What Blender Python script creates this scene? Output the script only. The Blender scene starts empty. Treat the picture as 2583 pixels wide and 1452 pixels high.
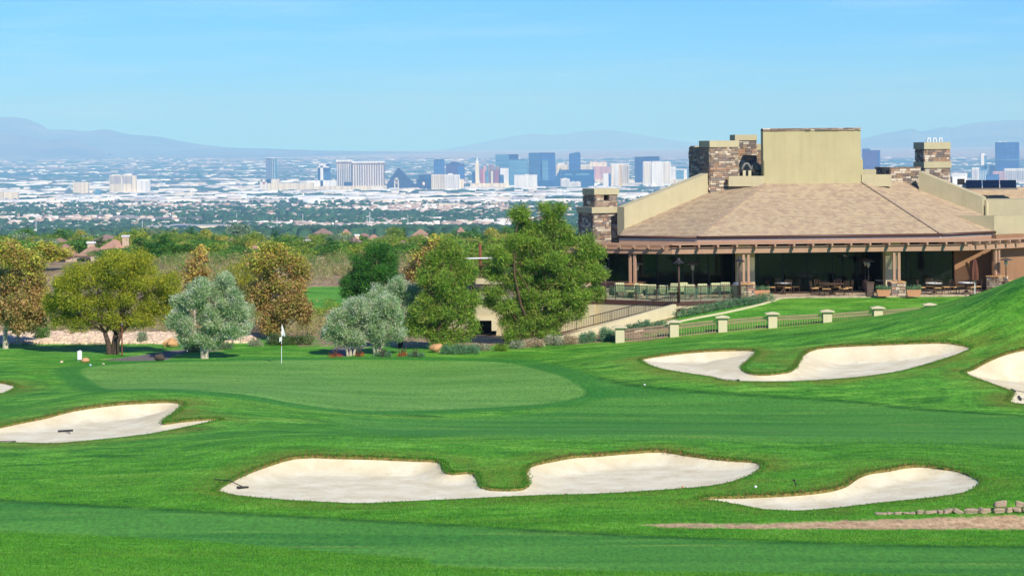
import bpy, bmesh, math, random
import numpy as np
from mathutils import Vector, Matrix, geometry

# ------------------------------------------------------------------ camera, sky, sun, exposure
FPX, CX, YH, ZC, ROLL = 6300.0, 1291.5, 370.0, 12.2, 0.009   # focal length in photo pixels, principal point, eye height, roll
SUN_AZ, SUN_EL = math.radians(27), math.radians(38)           # azimuth to the right of "behind the camera"
S = bpy.context.scene
COL = S.collection
cam = bpy.data.cameras.new('camera'); camo = bpy.data.objects.new('camera', cam); COL.objects.link(camo)
cam.sensor_width = 36.0; cam.lens = 36.0*FPX/2583.0
cam.shift_y = -(726.0-YH)/2583.0
cam.clip_start = 1.0; cam.clip_end = 200000.0
camo.matrix_world = Matrix.Translation((0, 0, ZC)) @ Matrix.Rotation(math.pi/2, 4, 'X') @ Matrix.Rotation(-ROLL, 4, 'Z')
S.camera = camo
S.view_settings.view_transform = 'Standard'; S.view_settings.look = 'None'
S.view_settings.exposure = 0.28; S.view_settings.gamma = 1.0; S.view_settings.use_curve_mapping = False
S.cycles.volume_bounces = 1; S.cycles.max_bounces = 6; S.cycles.diffuse_bounces = 3; S.cycles.transparent_max_bounces = 8
S.cycles.use_denoising = True

W = bpy.data.worlds.new('World'); S.world = W; W.use_nodes = True
wn, wl = W.node_tree.nodes, W.node_tree.links
for n in list(wn): wn.remove(n)
sky = wn.new('ShaderNodeTexSky'); sky.sky_type = 'NISHITA'; sky.sun_disc = False
sky.sun_elevation = SUN_EL; sky.sun_rotation = math.pi - SUN_AZ
sky.altitude = 900; sky.air_density = 0.8; sky.dust_density = 0.0; sky.ozone_density = 6.0
tint = wn.new('ShaderNodeMix'); tint.data_type = 'RGBA'; tint.blend_type = 'MULTIPLY'; tint.inputs[0].default_value = 1.0
tint.inputs[7].default_value = (0.165, 0.50, 0.97, 1)
wl.new(sky.outputs[0], tint.inputs[6])
# thin high cirrus streaks
tc = wn.new('ShaderNodeTexCoord'); mp = wn.new('ShaderNodeMapping'); mp.inputs['Scale'].default_value = (5, 5, 60)
nz = wn.new('ShaderNodeTexNoise'); nz.inputs['Scale'].default_value = 1.6; nz.inputs['Detail'].default_value = 7; nz.inputs['Roughness'].default_value = 0.62
rp = wn.new('ShaderNodeMapRange'); rp.inputs[1].default_value = 0.5; rp.inputs[2].default_value = 0.85; rp.inputs[3].default_value = 0.0; rp.inputs[4].default_value = 0.55
mx = wn.new('ShaderNodeMix'); mx.data_type = 'RGBA'
mx.inputs[7].default_value = (3.9, 5.6, 7.0, 1)
wl.new(tc.outputs['Generated'], mp.inputs[0]); wl.new(mp.outputs[0], nz.inputs['Vector']); wl.new(nz.outputs[0], rp.inputs[0])
wl.new(rp.outputs[0], mx.inputs[0]); wl.new(tint.outputs[2], mx.inputs[6])
bg = wn.new('ShaderNodeBackground'); bg.inputs[1].default_value = 0.14
wo = wn.new('ShaderNodeOutputWorld'); wl.new(mx.outputs[2], bg.inputs[0]); wl.new(bg.outputs[0], wo.inputs[0])

sun = bpy.data.lights.new('sun', 'SUN'); suno = bpy.data.objects.new('sun', sun); COL.objects.link(suno)
sun.energy = 4.2; sun.angle = math.radians(0.5); sun.color = (1.0, 0.95, 0.86)
sdir = Vector((math.sin(SUN_AZ)*math.cos(SUN_EL), -math.cos(SUN_AZ)*math.cos(SUN_EL), math.sin(SUN_EL)))
suno.rotation_euler = sdir.to_track_quat('Z', 'Y').to_euler(); suno.location = (0, 0, 60)

# ------------------------------------------------------------------ small helpers
rng = np.random.default_rng(7); random.seed(7)
def lin(r, g, b, k=1.0):
    f = lambda v: ((v/255+0.055)/1.055)**2.4 if v > 10.3 else v/255/12.92
    return (f(r)*k, f(g)*k, f(b)*k, 1.0)
def unroll(px, py):
    dx, du = px-CX, YH-py
    c, s = math.cos(ROLL), math.sin(ROLL)
    return dx*c+du*s, -(-dx*s+du*c)          # right, down in un-rolled pixels
def P(px, py, Y):
    a, b = unroll(px, py)
    return Vector((a*Y/FPX, Y, ZC-b*Y/FPX))
def PP(px, py, p0, n):                        # photo pixel -> point on the plane (p0, n)
    a, b = unroll(px, py); d = Vector((a/FPX, 1, -b/FPX)); o = Vector((0, 0, ZC))
    return o + d*((Vector(p0)-o).dot(n)/d.dot(n))
def PZ(px, py, Z):                            # photo pixel -> point at height Z
    a, b = unroll(px, py); return P(px, py, (ZC-Z)*FPX/b)

def tag(o, label=None, cat=None, group=None, kind=None):
    if label: o['label'] = label
    if cat: o['category'] = cat
    if group: o['group'] = group
    if kind: o['kind'] = kind
    return o
def link(o, parent=None):
    COL.objects.link(o)
    if parent is not None: o.parent = parent
    return o
def empty(name, loc=(0, 0, 0), rz=0.0, label=None, cat=None, group=None):
    o = bpy.data.objects.new(name, None); o.empty_display_size = 0.2
    link(o); o.location = loc; o.rotation_euler = (0, 0, rz)
    return tag(o, label, cat, group)
def mesh_np(name, V, F, mat, parent=None, cols=None, smooth=False, attrs=None):
    """V (n,3) array; F (m,k) int array or list of them / of lists"""
    me = bpy.data.meshes.new(name)
    if isinstance(F, np.ndarray): F = [F]
    if len(F) and isinstance(F[0], np.ndarray):
        tot = np.concatenate([np.full(len(f), f.shape[1], np.int32) for f in F])
        flat = np.concatenate([f.ravel() for f in F]).astype(np.int32)
        st = np.concatenate([[0], np.cumsum(tot)[:-1]]).astype(np.int32)
        me.vertices.add(len(V)); me.vertices.foreach_set('co', np.asarray(V, np.float32).ravel())
        me.loops.add(len(flat)); me.loops.foreach_set('vertex_index', flat)
        me.polygons.add(len(tot)); me.polygons.foreach_set('loop_start', st); me.polygons.foreach_set('loop_total', tot)
        me.update(calc_edges=True)
    else:
        me.from_pydata([tuple(v) for v in V], [], F)
    if cols is not None:
        a = me.color_attributes.new('Col', 'FLOAT_COLOR', 'POINT')
        c = np.ones((len(V), 4), np.float32); c[:, :3] = np.asarray(cols)[:, :3]
        a.data.foreach_set('color', c.ravel())
    for k, v in (attrs or {}).items():
        a = me.attributes.new(k, 'FLOAT', 'POINT'); a.data.foreach_set('value', np.asarray(v, np.float32))
    if smooth: me.polygons.foreach_set('use_smooth', np.ones(len(me.polygons), bool))
    if mat is not None: me.materials.append(mat)
    o = bpy.data.objects.new(name, me); link(o, parent)
    return o

class MB:
    """collects boxes, bars, tubes, prisms for ONE mesh"""
    def __init__(s): s.v = []; s.f = []; s.c = []; s.cur = None
    def add(s, vs, fs):
        b = len(s.v); s.v += [tuple(v) for v in vs]; s.f += [[b+i for i in f] for f in fs]
        s.c += [tuple(s.cur) if s.cur is not None else (1, 1, 1)]*len(vs); return s
    def box(s, c, d, ax=None):                 # centre, full sizes, axes
        c = Vector(c); ax = ax or (Vector((1, 0, 0)), Vector((0, 1, 0)), Vector((0, 0, 1)))
        x, y, z = [Vector(a)*(k/2) for a, k in zip(ax, d)]
        vs = [c+x*i+y*j+z*k for k in (-1, 1) for j in (-1, 1) for i in (-1, 1)]
        return s.add(vs, [[0, 2, 3, 1], [4, 5, 7, 6], [0, 1, 5, 4], [2, 6, 7, 3], [0, 4, 6, 2], [1, 3, 7, 5]])
    def bar(s, a, b, w, h, up=(0, 0, 1)):
        a, b = Vector(a), Vector(b); d = b-a; L = d.length; d.normalize()
        r = d.cross(Vector(up)); r.normalize(); u = r.cross(d)
        return s.box((a+b)/2, (w, L, h), (r, d, u))
    def tube(s, pts, rad, n=7, cap=True):
        pts = [Vector(p) for p in pts]; rings = []
        if not hasattr(rad, '__len__'): rad = [rad]*len(pts)
        b = len(s.v); V = []; up = None
        for i, p in enumerate(pts):
            d = pts[min(i+1, len(pts)-1)]-pts[max(i-1, 0)]; d.normalize()
            if up is None: up = Vector((1, 0, 0)) if abs(d.z) > .8 else Vector((0, 0, 1))
            r = d.cross(up); r.normalize(); u = r.cross(d); up = u
            V += [p+(r*math.cos(t)+u*math.sin(t))*rad[i] for t in [k*2*math.pi/n for k in range(n)]]
        F = [[i*n+k, i*n+(k+1) % n, (i+1)*n+(k+1) % n, (i+1)*n+k] for i in range(len(pts)-1) for k in range(n)]
        if cap: F += [list(range(n))[::-1], [(len(pts)-1)*n+k for k in range(n)]]
        return s.add(V, F)
    def lathe(s, prof, c=(0, 0, 0), n=14):     # prof: [(r,z)]
        c = Vector(c); V = []
        for r, z in prof: V += [c+Vector((r*math.cos(k*2*math.pi/n), r*math.sin(k*2*math.pi/n), z)) for k in range(n)]
        F = [[i*n+k, i*n+(k+1) % n, (i+1)*n+(k+1) % n, (i+1)*n+k] for i in range(len(prof)-1) for k in range(n)]
        F += [list(range(n))[::-1], [(len(prof)-1)*n+k for k in range(n)]]
        return s.add(V, F)
    def prism(s, poly, ext):                   # polygon (3D points) extruded by a vector
        p = [Vector(q) for q in poly]; e = Vector(ext); n = len(p)
        return s.add(p+[q+e for q in p], [list(range(n))[::-1], list(range(n, 2*n))]+[[i, (i+1) % n, n+(i+1) % n, n+i] for i in range(n)])
    def ball(s, c, r, n=8, m=5):
        c = Vector(c); r = Vector(r) if hasattr(r, '__len__') else Vector((r, r, r))
        V = [c+Vector((0, 0, -r.z))]
        for i in range(1, m):
            t = -math.pi/2+math.pi*i/m
            V += [c+Vector((r.x*math.cos(t)*math.cos(k*2*math.pi/n), r.y*math.cos(t)*math.sin(k*2*math.pi/n), r.z*math.sin(t))) for k in range(n)]
        V.append(c+Vector((0, 0, r.z))); L = len(V)-1
        F = [[0, 1+(k+1) % n, 1+k] for k in range(n)]
        for i in range(m-2): F += [[1+i*n+k, 1+i*n+(k+1) % n, 1+(i+1)*n+(k+1) % n, 1+(i+1)*n+k] for k in range(n)]
        F += [[1+(m-2)*n+k, 1+(m-2)*n+(k+1) % n, L] for k in range(n)]
        return s.add(V, F)
    def build(s, name, mat, parent=None, smooth=False, bevel=0.0, col=False):
        me = bpy.data.meshes.new(name); me.from_pydata(s.v, [], s.f)
        if col:
            a = me.color_attributes.new('Col', 'FLOAT_COLOR', 'POINT')
            a.data.foreach_set('color', np.array([tuple(c[:3])+(1,) for c in s.c], np.float32).ravel())
        if mat is not None: me.materials.append(mat)
        o = bpy.data.objects.new(name, me); link(o, parent)
        bm = bmesh.new(); bm.from_mesh(me); bmesh.ops.recalc_face_normals(bm, faces=bm.faces)
        if bevel: bmesh.ops.bevel(bm, geom=list(bm.edges), offset=bevel, segments=1, affect='EDGES', clamp_overlap=True)
        bm.to_mesh(me); bm.free()
        if smooth: me.polygons.foreach_set('use_smooth', np.ones(len(me.polygons), bool))
        return o
def copy_tree(o, parent=None):
    c = o.copy(); link(c, parent) if parent is not None else COL.objects.link(c)
    for ch in list(o.children): copy_tree(ch, c)
    return c

# ------------------------------------------------------------------ materials
class NT:
    def __init__(s, name):
        s.m = bpy.data.materials.new(name); s.m.use_nodes = True; s.n = s.m.node_tree.nodes; s.l = s.m.node_tree.links
        s.bsdf = s.n['Principled BSDF']; s.out = s.n['Material Output']
    def node(s, t, **kw):
        n = s.n.new(t)
        for k, v in kw.items(): setattr(n, k, v)
        return n
    def put(s, sock, v):
        if hasattr(v, 'is_output') or isinstance(v, bpy.types.NodeSocket): s.l.new(v, sock)
        else: sock.default_value = v
    def attr(s, name): n = s.node('ShaderNodeAttribute', attribute_name=name); return n
    def coord(s, which='Object'): return s.node('ShaderNodeTexCoord').outputs[which]
    def pos(s): return s.node('ShaderNodeNewGeometry').outputs['Position']
    def mapping(s, v, scale=(1, 1, 1), rot=(0, 0, 0)):
        n = s.node('ShaderNodeMapping'); s.put(n.inputs[0], v); n.inputs['Scale'].default_value = scale; n.inputs['Rotation'].default_value = rot; return n.outputs[0]
    def noise(s, v, scale, detail=3, rough=.55, dist=0.0):
        n = s.node('ShaderNodeTexNoise'); s.put(n.inputs['Vector'], v); n.inputs['Scale'].default_value = scale
        n.inputs['Detail'].default_value = detail; n.inputs['Roughness'].default_value = rough; n.inputs['Distortion'].default_value = dist; return n.outputs[0]
    def rng(s, v, a, b, c=0.0, d=1.0, smooth=False):
        n = s.node('ShaderNodeMapRange'); n.interpolation_type = 'SMOOTHSTEP' if smooth else 'LINEAR'
        s.put(n.inputs[0], v)
        for i, q in zip((1, 2, 3, 4), (a, b, c, d)): n.inputs[i].default_value = q
        return n.outputs[0]
    def mix(s, f, a, b, blend='MIX'):
        n = s.node('ShaderNodeMix', data_type='RGBA', blend_type=blend); s.put(n.inputs[0], f); s.put(n.inputs[6], a); s.put(n.inputs[7], b); return n.outputs[2]
    def math(s, op, a, b=0.0):
        n = s.node('ShaderNodeMath', operation=op); s.put(n.inputs[0], a); s.put(n.inputs[1], b); return n.outputs[0]
    def bump(s, h, strength=.3, dist=.05):
        n = s.node('ShaderNodeBump'); s.put(n.inputs['Height'], h); n.inputs['Strength'].default_value = strength; n.inputs['Distance'].default_value = dist
        s.l.new(n.outputs[0], s.bsdf.inputs['Normal'])
    def fin(s, col, rough=.8, spec=.25, metal=0.0):
        s.put(s.bsdf.inputs['Base Color'], col); s.put(s.bsdf.inputs['Roughness'], rough)
        s.bsdf.inputs['Specular IOR Level'].default_value = spec; s.bsdf.inputs['Metallic'].default_value = metal
        return s.m
def simple(name, c, rough=.7, spec=.3, var=.12, scale=3.0, metal=0.0, bump=0.0, coord='Object'):
    t = NT(name); v = t.coord(coord)
    n = t.noise(v, scale, 5, .6)
    d = tuple(x*(1-var) for x in c[:3])+(1,); e = tuple(min(1, x*(1+var)) for x in c[:3])+(1,)
    if bump: t.bump(t.noise(v, scale*14, 4), bump, .02)
    c_ = t.mix(t.rng(n, .3, .7), d, e)
    if 'stucco' in name:                        # rain streaks and patched render
        c_ = t.mix(t.rng(t.noise(t.mapping(v, (2.6, 2.6, .25)), 1.0, 4, .7), .5, .75, 0, .45), c_, tuple(x*.78 for x in c[:3])+(1,))
    return t.fin(c_, rough, spec, metal)
def colmat(name, rough=.8, spec=.2, var=.12, scale=6.0, bump=0.0, dist=.01):
    t = NT(name); v = t.coord('Object'); a = t.attr('Col').outputs[0]
    n = t.rng(t.noise(v, scale, 4, .6), .25, .75, 1-var, 1+var)
    g = t.node('ShaderNodeVectorMath', operation='SCALE'); t.put(g.inputs[0], a); t.put(g.inputs[3], n)
    if bump: t.bump(t.noise(v, scale*5, 4), bump, dist)
    return t.fin(g.outputs[0], rough, spec)
def leafmat(name, trans=.35, rough=.6, spec=.25):
    t = NT(name); a = t.attr('Col').outputs[0]
    t.fin(a, rough, spec)
    tr = t.node('ShaderNodeBsdfTranslucent'); t.put(tr.inputs[0], a)
    m = t.node('ShaderNodeMixShader'); m.inputs[0].default_value = trans
    t.l.new(t.bsdf.outputs[0], m.inputs[1]); t.l.new(tr.outputs[0], m.inputs[2]); t.l.new(m.outputs[0], t.out.inputs[0])
    return t.m
M = {}
M['leaf'] = leafmat('leaf', .42); M['needle'] = leafmat('needle', .2, .5)
M['bark_dark'] = simple('bark_dark', lin(88, 74, 62), .95, .1, .35, 6, bump=.5)
M['bark_pale'] = simple('bark_pale', lin(196, 182, 158), .9, .15, .2, 5, bump=.4)
M['bark_pine'] = simple('bark_pine', lin(98, 80, 62), .95, .1, .3, 6, bump=.5)
M['stucco'] = simple('stucco', lin(194, 182, 146), .95, .1, .05, 1.2, bump=.15)
M['stucco_pale'] = simple('stucco_pale', lin(214, 202, 164), .95, .1, .05, 1.0, bump=.15)
M['timber'] = simple('timber', lin(182, 146, 120), .8, .15, .08, 2.0)
M['brown_metal'] = simple('brown_metal', lin(86, 58, 48), .5, .4, .1, 3.0)
M['dark_metal'] = simple('dark_metal', lin(48, 44, 42), .45, .5, .1, 4.0)
M['steel'] = simple('steel', lin(190, 190, 190), .3, .5, .05, 4.0, metal=.9)
M['white'] = simple('white_paint', lin(240, 240, 238), .5, .3, .03, 2.0)
M['stone_col'] = colmat('ledge_stone', .9, .15, .2, 7.0, .5)
M['mortar'] = simple('mortar', lin(118, 106, 96), .95, .1, .2, 9.0)
M['sandstone_rock'] = simple('rock_tan', lin(205, 160, 112), .95, .1, .3, 2.2, bump=.6)
M['dark_rock'] = simple('rock_dark', lin(84, 74, 66), .95, .1, .3, 2.5, bump=.6)
M['city'] = colmat('city_surface', .85, .2, .05, .05)
M['col'] = colmat('painted', .7, .25, .06, 4.0)
# ------------------------------------------------------------------ terrain height field
CTRL = [  # (photo x, photo y, distance in metres) of points the ground passes through
 *[(x, 1452, 71.5) for x in (-300, 300, 900, 1500, 2100, 2800)],
 *[(x, 1350, 79.0) for x in (-300, 300, 900, 1500)], (2100, 1345, 79.0), (2700, 1345, 79.0),
 (2000, 1310, 81.3), (2583, 1296, 82), (2583, 1250, 83.6), (2300, 1275, 83.4),
 (1900, 1289, 83.5), (2468, 1215, 87), (2300, 1172, 90.5), (2300, 1130, 95), (1770, 1257, 86), (2583, 1150, 93.5),
 (0, 1230, 88.8), (300, 1200, 91.5), (550, 1232, 87.3), (880, 1270, 85), (1290, 1246, 86.5), (1700, 1233, 87.5), (1917, 1170, 92.5),
 (700, 1158, 93.5), (1000, 1158, 93.5), (1115, 1165, 93), (1260, 1232, 88.2), (1340, 1175, 92), (1600, 1138, 95.6),
 (700, 1112, 97), (1000, 1107, 98), (1300, 1105, 98), (1700, 1108, 98), (2000, 1116, 97.5), (2583, 1122, 97.5),
 (400, 1150, 96), (0, 1160, 96.5),
 (1000, 1085, 106), (1300, 1085, 106.5), (2000, 1085, 106.5), (2583, 1090, 106),
 (0, 1115, 102), (300, 1105, 102.5), (548, 1055, 107.5), (0, 1072, 107), (240, 1024, 111.5), (450, 1012, 113), (330, 988, 116), (600, 988, 117), (760, 1022, 114.5), (0, 1035, 114),
 (710, 917, 140.5), (300, 935, 136), (900, 1000, 122), (1290, 1030, 116.6), (1470, 985, 124), (1300, 922, 139), (250, 972, 127.5), (700, 960, 130),
 (0, 870, 153), (0, 935, 136), (0, 985, 125.5), (-300, 900, 145), (-300, 1000, 122),
 (1600, 1000, 122), (2000, 1010, 120.5), (2583, 1035, 116.5), (2800, 1040, 116),
 (2500, 985, 122), (2583, 1018, 118), (2583, 882, 131), (2437, 940, 127), (2800, 880, 131), (2800, 1000, 120),
 (1620, 907, 134), (1870, 962, 124.5), (2200, 945, 127), (2440, 873, 134), (1700, 890, 136.6), (1905, 885, 137), (2050, 880, 136), (2300, 864, 135.5), (1880, 935, 128), (1990, 933, 128.3),
 (1563, 864, 147), (1700, 849, 147.5), (1822, 837, 147.8), (1948, 827, 148), (2086, 815, 147.6), (2214, 803, 145), (2345, 785, 142), (2450, 762, 140), (2583, 726, 137), (2800, 690, 135),
 (1300, 880, 147), (1060, 893, 145), (900, 897, 144.5), (500, 905, 143.5), (280, 893, 147), (1480, 868, 147.5), (1400, 870, 148), (1200, 884, 147),
 (100, 868, 154), (600, 866, 154), (100, 840, 163.5), (600, 850, 161)]
CX3 = [P(*c) for c in CTRL]
TP = [(p.x, p.y, p.z) for p in CX3]
# points given directly (x, y, z): behind the clubhouse, outside the frame, beyond the trees
TP += [(5, 152, .69), (10, 154.5, 1.42), (14, 157, 1.95), (17, 158.3, 2.2), (20, 160, 2.26), (25, 161, 2.26), (31, 161, 2.26), (27, 155, 2.0), (36, 158, 2.25), (16, 153, 1.6), (21, 154, 1.8),
       (8, 162, .9), (12, 166, 1.8), (20, 166, 2.1), (30, 168, 2.1), (40, 168, 2.1), (60, 165, 3.0), (20, 185, 2.0), (40, 185, 2.0), (60, 185, 2.0), (20, 220, 0.5), (45, 220, .5),
       (0, 158, .2), (2, 165, .1), (-4, 165, .1), (6, 175, .2), (50, 140, 5.5), (60, 120, 4.0), (60, 95, 2.0), (60, 75, 1.0), (55, 140, 5.6),
       (-60, 75, 0.2), (-60, 100, .3), (-60, 130, .1), (-60, 160, 0), (-20, 185, .15), (-35, 185, .15), (-14, 195, .1), (-14, 215, .1), (-30, 225, .4), (0, 225, .3),
       (-25, 255, .85), (-5, 255, .85), (-50, 255, .8), (20, 255, .3), (60, 255, .0), (-60, 200, .2)]
TP = np.array(TP)
def _tps(d2): return np.where(d2 > 1e-9, d2*np.log(d2+1e-12)*0.5, 0.0)
_n = len(TP); _xy = TP[:, :2]/50.0
_K = _tps(((_xy[:, None]-_xy[None])**2).sum(-1))+np.eye(_n)*2e-4
_Pm = np.hstack([np.ones((_n, 1)), _xy])
_A = np.zeros((_n+3, _n+3)); _A[:_n, :_n] = _K; _A[:_n, _n:] = _Pm; _A[_n:, :_n] = _Pm.T
_w = np.linalg.solve(_A, np.concatenate([TP[:, 2], np.zeros(3)]))
PROF_Y = np.array([-4000, 0, 255, 300, 450, 600, 900, 1500, 3000, 4500, 14000, 20000, 30000, 40000, 70000.])
PROF_Z = np.array([9.5, 5, .4, -2, -8, -14, -24, -45, -92, -132, -222, -205, -131, -83, -60.])
def sstep(x, a, b):
    t = np.clip((x-a)/(b-a), 0, 1); return t*t*(3-2*t)
def base_z(X, Y):
    X = np.asarray(X, float); Y = np.asarray(Y, float); sh = X.shape
    x = np.clip(X.ravel(), -58, 58)/50.0; y = np.clip(Y.ravel(), 64, 258)/50.0
    z = np.empty(len(x))
    for i in range(0, len(x), 20000):
        q = np.stack([x[i:i+20000], y[i:i+20000]], -1)
        z[i:i+20000] = _tps(((q[:, None]-_xy[None])**2).sum(-1)) @ _w[:_n] + _w[_n] + q @ _w[_n+1:]
    Yr = Y.ravel(); Xr = X.ravel()
    far = np.interp(Yr, PROF_Y, PROF_Z)
    t = sstep(Yr, 235, 300)
    z = z*(1-t)+far*t
    z += 10.3*np.clip((62-Yr)/62, 0, 1.0)**1.6*(Yr > -1e9)          # the tee hill the camera stands on
    t = sstep(np.abs(Xr), 70, 400)*(Yr < 600)
    z = z*(1-t)+t*(np.interp(Yr, PROF_Y, PROF_Z)*.6)
    return z.reshape(sh)
# fast lookup grid for ray hits near the course
_gx = np.arange(-64, 64.1, .5); _gy = np.arange(60, 300.1, .5)
_G = base_z(*np.meshgrid(_gx, _gy))
def gz(x, y):
    if y < 300 and abs(x) < 64 and y > 60:
        i = (x+64)/.5; j = (y-60)/.5; a, b = int(min(i, len(_gx)-2)), int(min(j, len(_gy)-2)); u, v = i-a, j-b
        return (_G[b, a]*(1-u)+_G[b, a+1]*u)*(1-v)+(_G[b+1, a]*(1-u)+_G[b+1, a+1]*u)*v
    return float(base_z(np.array([x]), np.array([y]))[0])
def hit(px, py, y0=66.0, y1=295.0, step=.25):
    a, b = unroll(px, py); Y = y0; last = None
    while Y < y1:
        d = (ZC-b*Y/FPX)-gz(a*Y/FPX, Y)
        if d <= 0:
            if last is None: return Vector((a*Y/FPX, Y, gz(a*Y/FPX, Y)))
            t = last/(last-d); Y = Y-step*(1-t); return Vector((a*Y/FPX, Y, gz(a*Y/FPX, Y)))
        last = d; Y += step
    return None
def hitfar(px, py):
    a, b = unroll(px, py)
    Ys = np.geomspace(260, 69000, 1600)
    d = (ZC-b*Ys/FPX)-np.interp(Ys, PROF_Y, PROF_Z)
    k = np.argmax(d <= 0)
    if k == 0: return None
    Y = Ys[k-1]+(Ys[k]-Ys[k-1])*d[k-1]/(d[k-1]-d[k]); return P(px, py, Y)
def ground_at(px, Y):
    a, _ = unroll(px, 900); x = a*Y/FPX; return Vector((x, Y, gz(x, Y)))
def spline(pts, per=6, closed=True):
    p = np.array(pts, float); n = len(p); out = []
    for i in range(n if closed else n-1):
        g = (lambda k: p[k % n]) if closed else (lambda k: p[min(max(k, 0), n-1)])
        a, b, c, d = g(i-1), g(i), g(i+1), g(i+2)
        for t in np.arange(per)/per:
            out.append(.5*((2*b)+(c-a)*t+(2*a-5*b+4*c-d)*t*t+(3*b-a-3*c+d)*t**3))
    if not closed: out.append(p[-1])
    return np.array(out)
def resample(poly, step, closed=True):
    q = np.vstack([poly, poly[:1]]) if closed else poly
    L = np.concatenate([[0], np.cumsum(np.hypot(*np.diff(q, axis=0).T))])
    k = max(4, int(L[-1]/step)); s = np.linspace(0, L[-1], k, endpoint=not closed)
    return np.stack([np.interp(s, L, q[:, 0]), np.interp(s, L, q[:, 1])], -1)
def to_ground(pts, per=6, step=.22, closed=True):
    xy = np.array([(h.x, h.y) for h in (hit(*q) for q in spline(pts, per, closed)) if h is not None])
    return resample(xy, step, closed)
def inpoly(x, y, poly):
    x = np.asarray(x, float); y = np.asarray(y, float); r = np.zeros(x.shape, bool)
    px, py = poly[:, 0], poly[:, 1]; qx, qy = np.roll(px, -1), np.roll(py, -1)
    bb = (x >= px.min()) & (x <= px.max()) & (y >= py.min()) & (y <= py.max())
    xi, yi = x[bb], y[bb]; rr = np.zeros(xi.shape, bool)
    for a, b, c, d in zip(px, py, qx, qy):
        if b == d: continue
        k = ((b > yi) != (d > yi)) & (xi < (c-a)*(yi-b)/(d-b)+a); rr ^= k
    r[bb] = rr; return r
def pdist(x, y, poly, closed=True):
    """distance to a polyline"""
    out = np.full(len(x), 1e9)
    n = len(poly)
    for i in range(n if closed else n-1):
        a = poly[i]; b = poly[(i+1) % n]; d = b-a; L = (d*d).sum()+1e-12
        t = np.clip(((x-a[0])*d[0]+(y-a[1])*d[1])/L, 0, 1)
        out = np.minimum(out, (x-a[0]-t*d[0])**2+(y-a[1]-t*d[1])**2)
    return np.sqrt(out)

BUNK = [
 [(550,1233),(591,1208),(628,1190),(675,1172),(733,1154),(791,1149),(849,1151),(939,1153),(1024,1157),(1095,1160),(1113,1167),(1121,1186),(1140,1192),(1185,1190),(1203,1202),(1210,1221),(1226,1229),(1249,1232),(1307,1232),(1327,1226),(1334,1214),(1329,1192),(1342,1172),(1404,1157),(1451,1149),(1500,1146),(1584,1139),(1668,1135),(1735,1145),(1815,1155),(1878,1160),(1910,1164),(1920,1174),(1904,1191),(1866,1208),(1815,1221),(1752,1229),(1626,1238),(1500,1245),(1354,1249),(1160,1258),(1005,1265),(908,1269),(830,1266),(733,1261),(636,1253),(578,1245)],
 [(1766,1257),(1803,1252),(1878,1250),(1983,1245),(2080,1236),(2131,1223),(2164,1202),(2194,1190),(2240,1183),(2282,1175),(2324,1172),(2366,1177),(2416,1185),(2454,1200),(2471,1213),(2465,1225),(2429,1242),(2341,1255),(2215,1268),(2110,1280),(2025,1287),(1971,1286),(1920,1283),(1857,1271),(1803,1262)],
 [(0,1075),(60,1062),(120,1050),(180,1034),(240,1024),(300,1017),(360,1013),(420,1011),(452,1014),(460,1020),(444,1036),(420,1052),(409,1065),(420,1066),(460,1060),(512,1056),(553,1055),(520,1065),(440,1082),(360,1096),(240,1109),(140,1117),(60,1116),(0,1115),(-60,1112),(-90,1102),(-60,1088)],
 [(0,963),(24,967),(40,975),(24,985),(0,993),(-60,1000),(-120,992),(-120,972),(-55,961)],
 [(1617,907),(1638,900),(1677,894),(1736,887),(1814,882),(1876,881),(1903,883),(1907,889),(1891,904),(1874,919),(1871,929),(1888,939),(1923,943),(1962,940),(1993,935),(2010,923),(2018,908),(2028,892),(2047,882),(2070,876),(2125,871),(2242,866),(2320,863),(2382,862),(2417,867),(2448,876),(2417,892),(2359,911),(2281,933),(2203,946),(2125,954),(2008,961),(1911,962),(1833,959),(1798,950),(1736,941),(1658,927)],
 [(2435,941),(2456,929),(2495,908),(2534,892),(2583,880),(2660,870),(2740,880),(2760,940),(2720,1000),(2650,1020),(2583,1019),(2549,1013),(2550,1003),(2557,993),(2546,983),(2495,964)]]
BPOLY = [to_ground(b, 5, .16) for b in BUNK]
GREEN = to_ground([(205,940),(213,928),(300,918),(450,912),(700,908),(1000,907),(1250,912),(1330,925),(1420,950),(1470,980),(1470,998),(1400,1014),(1280,1025),(1100,1033),(950,1036),(850,1031),(750,1018),(640,998),(520,986),(400,980),(300,981),(262,978),(232,962)], 4, .5)
FAIR1 = to_ground([(1480,948),(1600,972),(1750,987),(1950,1000),(2150,1012),(2300,1030),(2583,1048),(2800,1060),(2800,1128),(2583,1124),(2200,1118),(1900,1112),(1500,1107),(1050,1099),(900,1084),(862,1050),(1000,1056),(1200,1053),(1400,1036),(1510,1005),(1505,972)], 3, .6)
FAIR2 = to_ground([(-300,1250),(0,1262),(500,1289),(1000,1316),(1500,1345),(2088,1370),(2583,1379),(2900,1385),(2900,1449),(2583,1450),(1237,1432),(1082,1407),(921,1397),(480,1361),(0,1337),(-300,1325)], 3, .6)
FAIR2 = np.vstack([FAIR2])
DIRT = to_ground([(1620,1325),(1720,1319),(1920,1320),(2130,1313),(2341,1307),(2583,1298),(2800,1285),(2800,1335),(2583,1333),(2341,1333),(1920,1332),(1680,1329)], 3, .4)
CARTPATH = to_ground([(262,906),(300,902),(345,896),(390,889),(440,882),(500,879),(560,884),(500,886),(460,890),(430,897),(420,906),(330,909)], 3, .3)
PATH2 = to_ground([(832,882),(850,874),(880,868),(930,864),(985,861),(985,866),(930,872),(905,880),(890,893),(870,898),(848,896),(835,890)], 3, .3)
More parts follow.
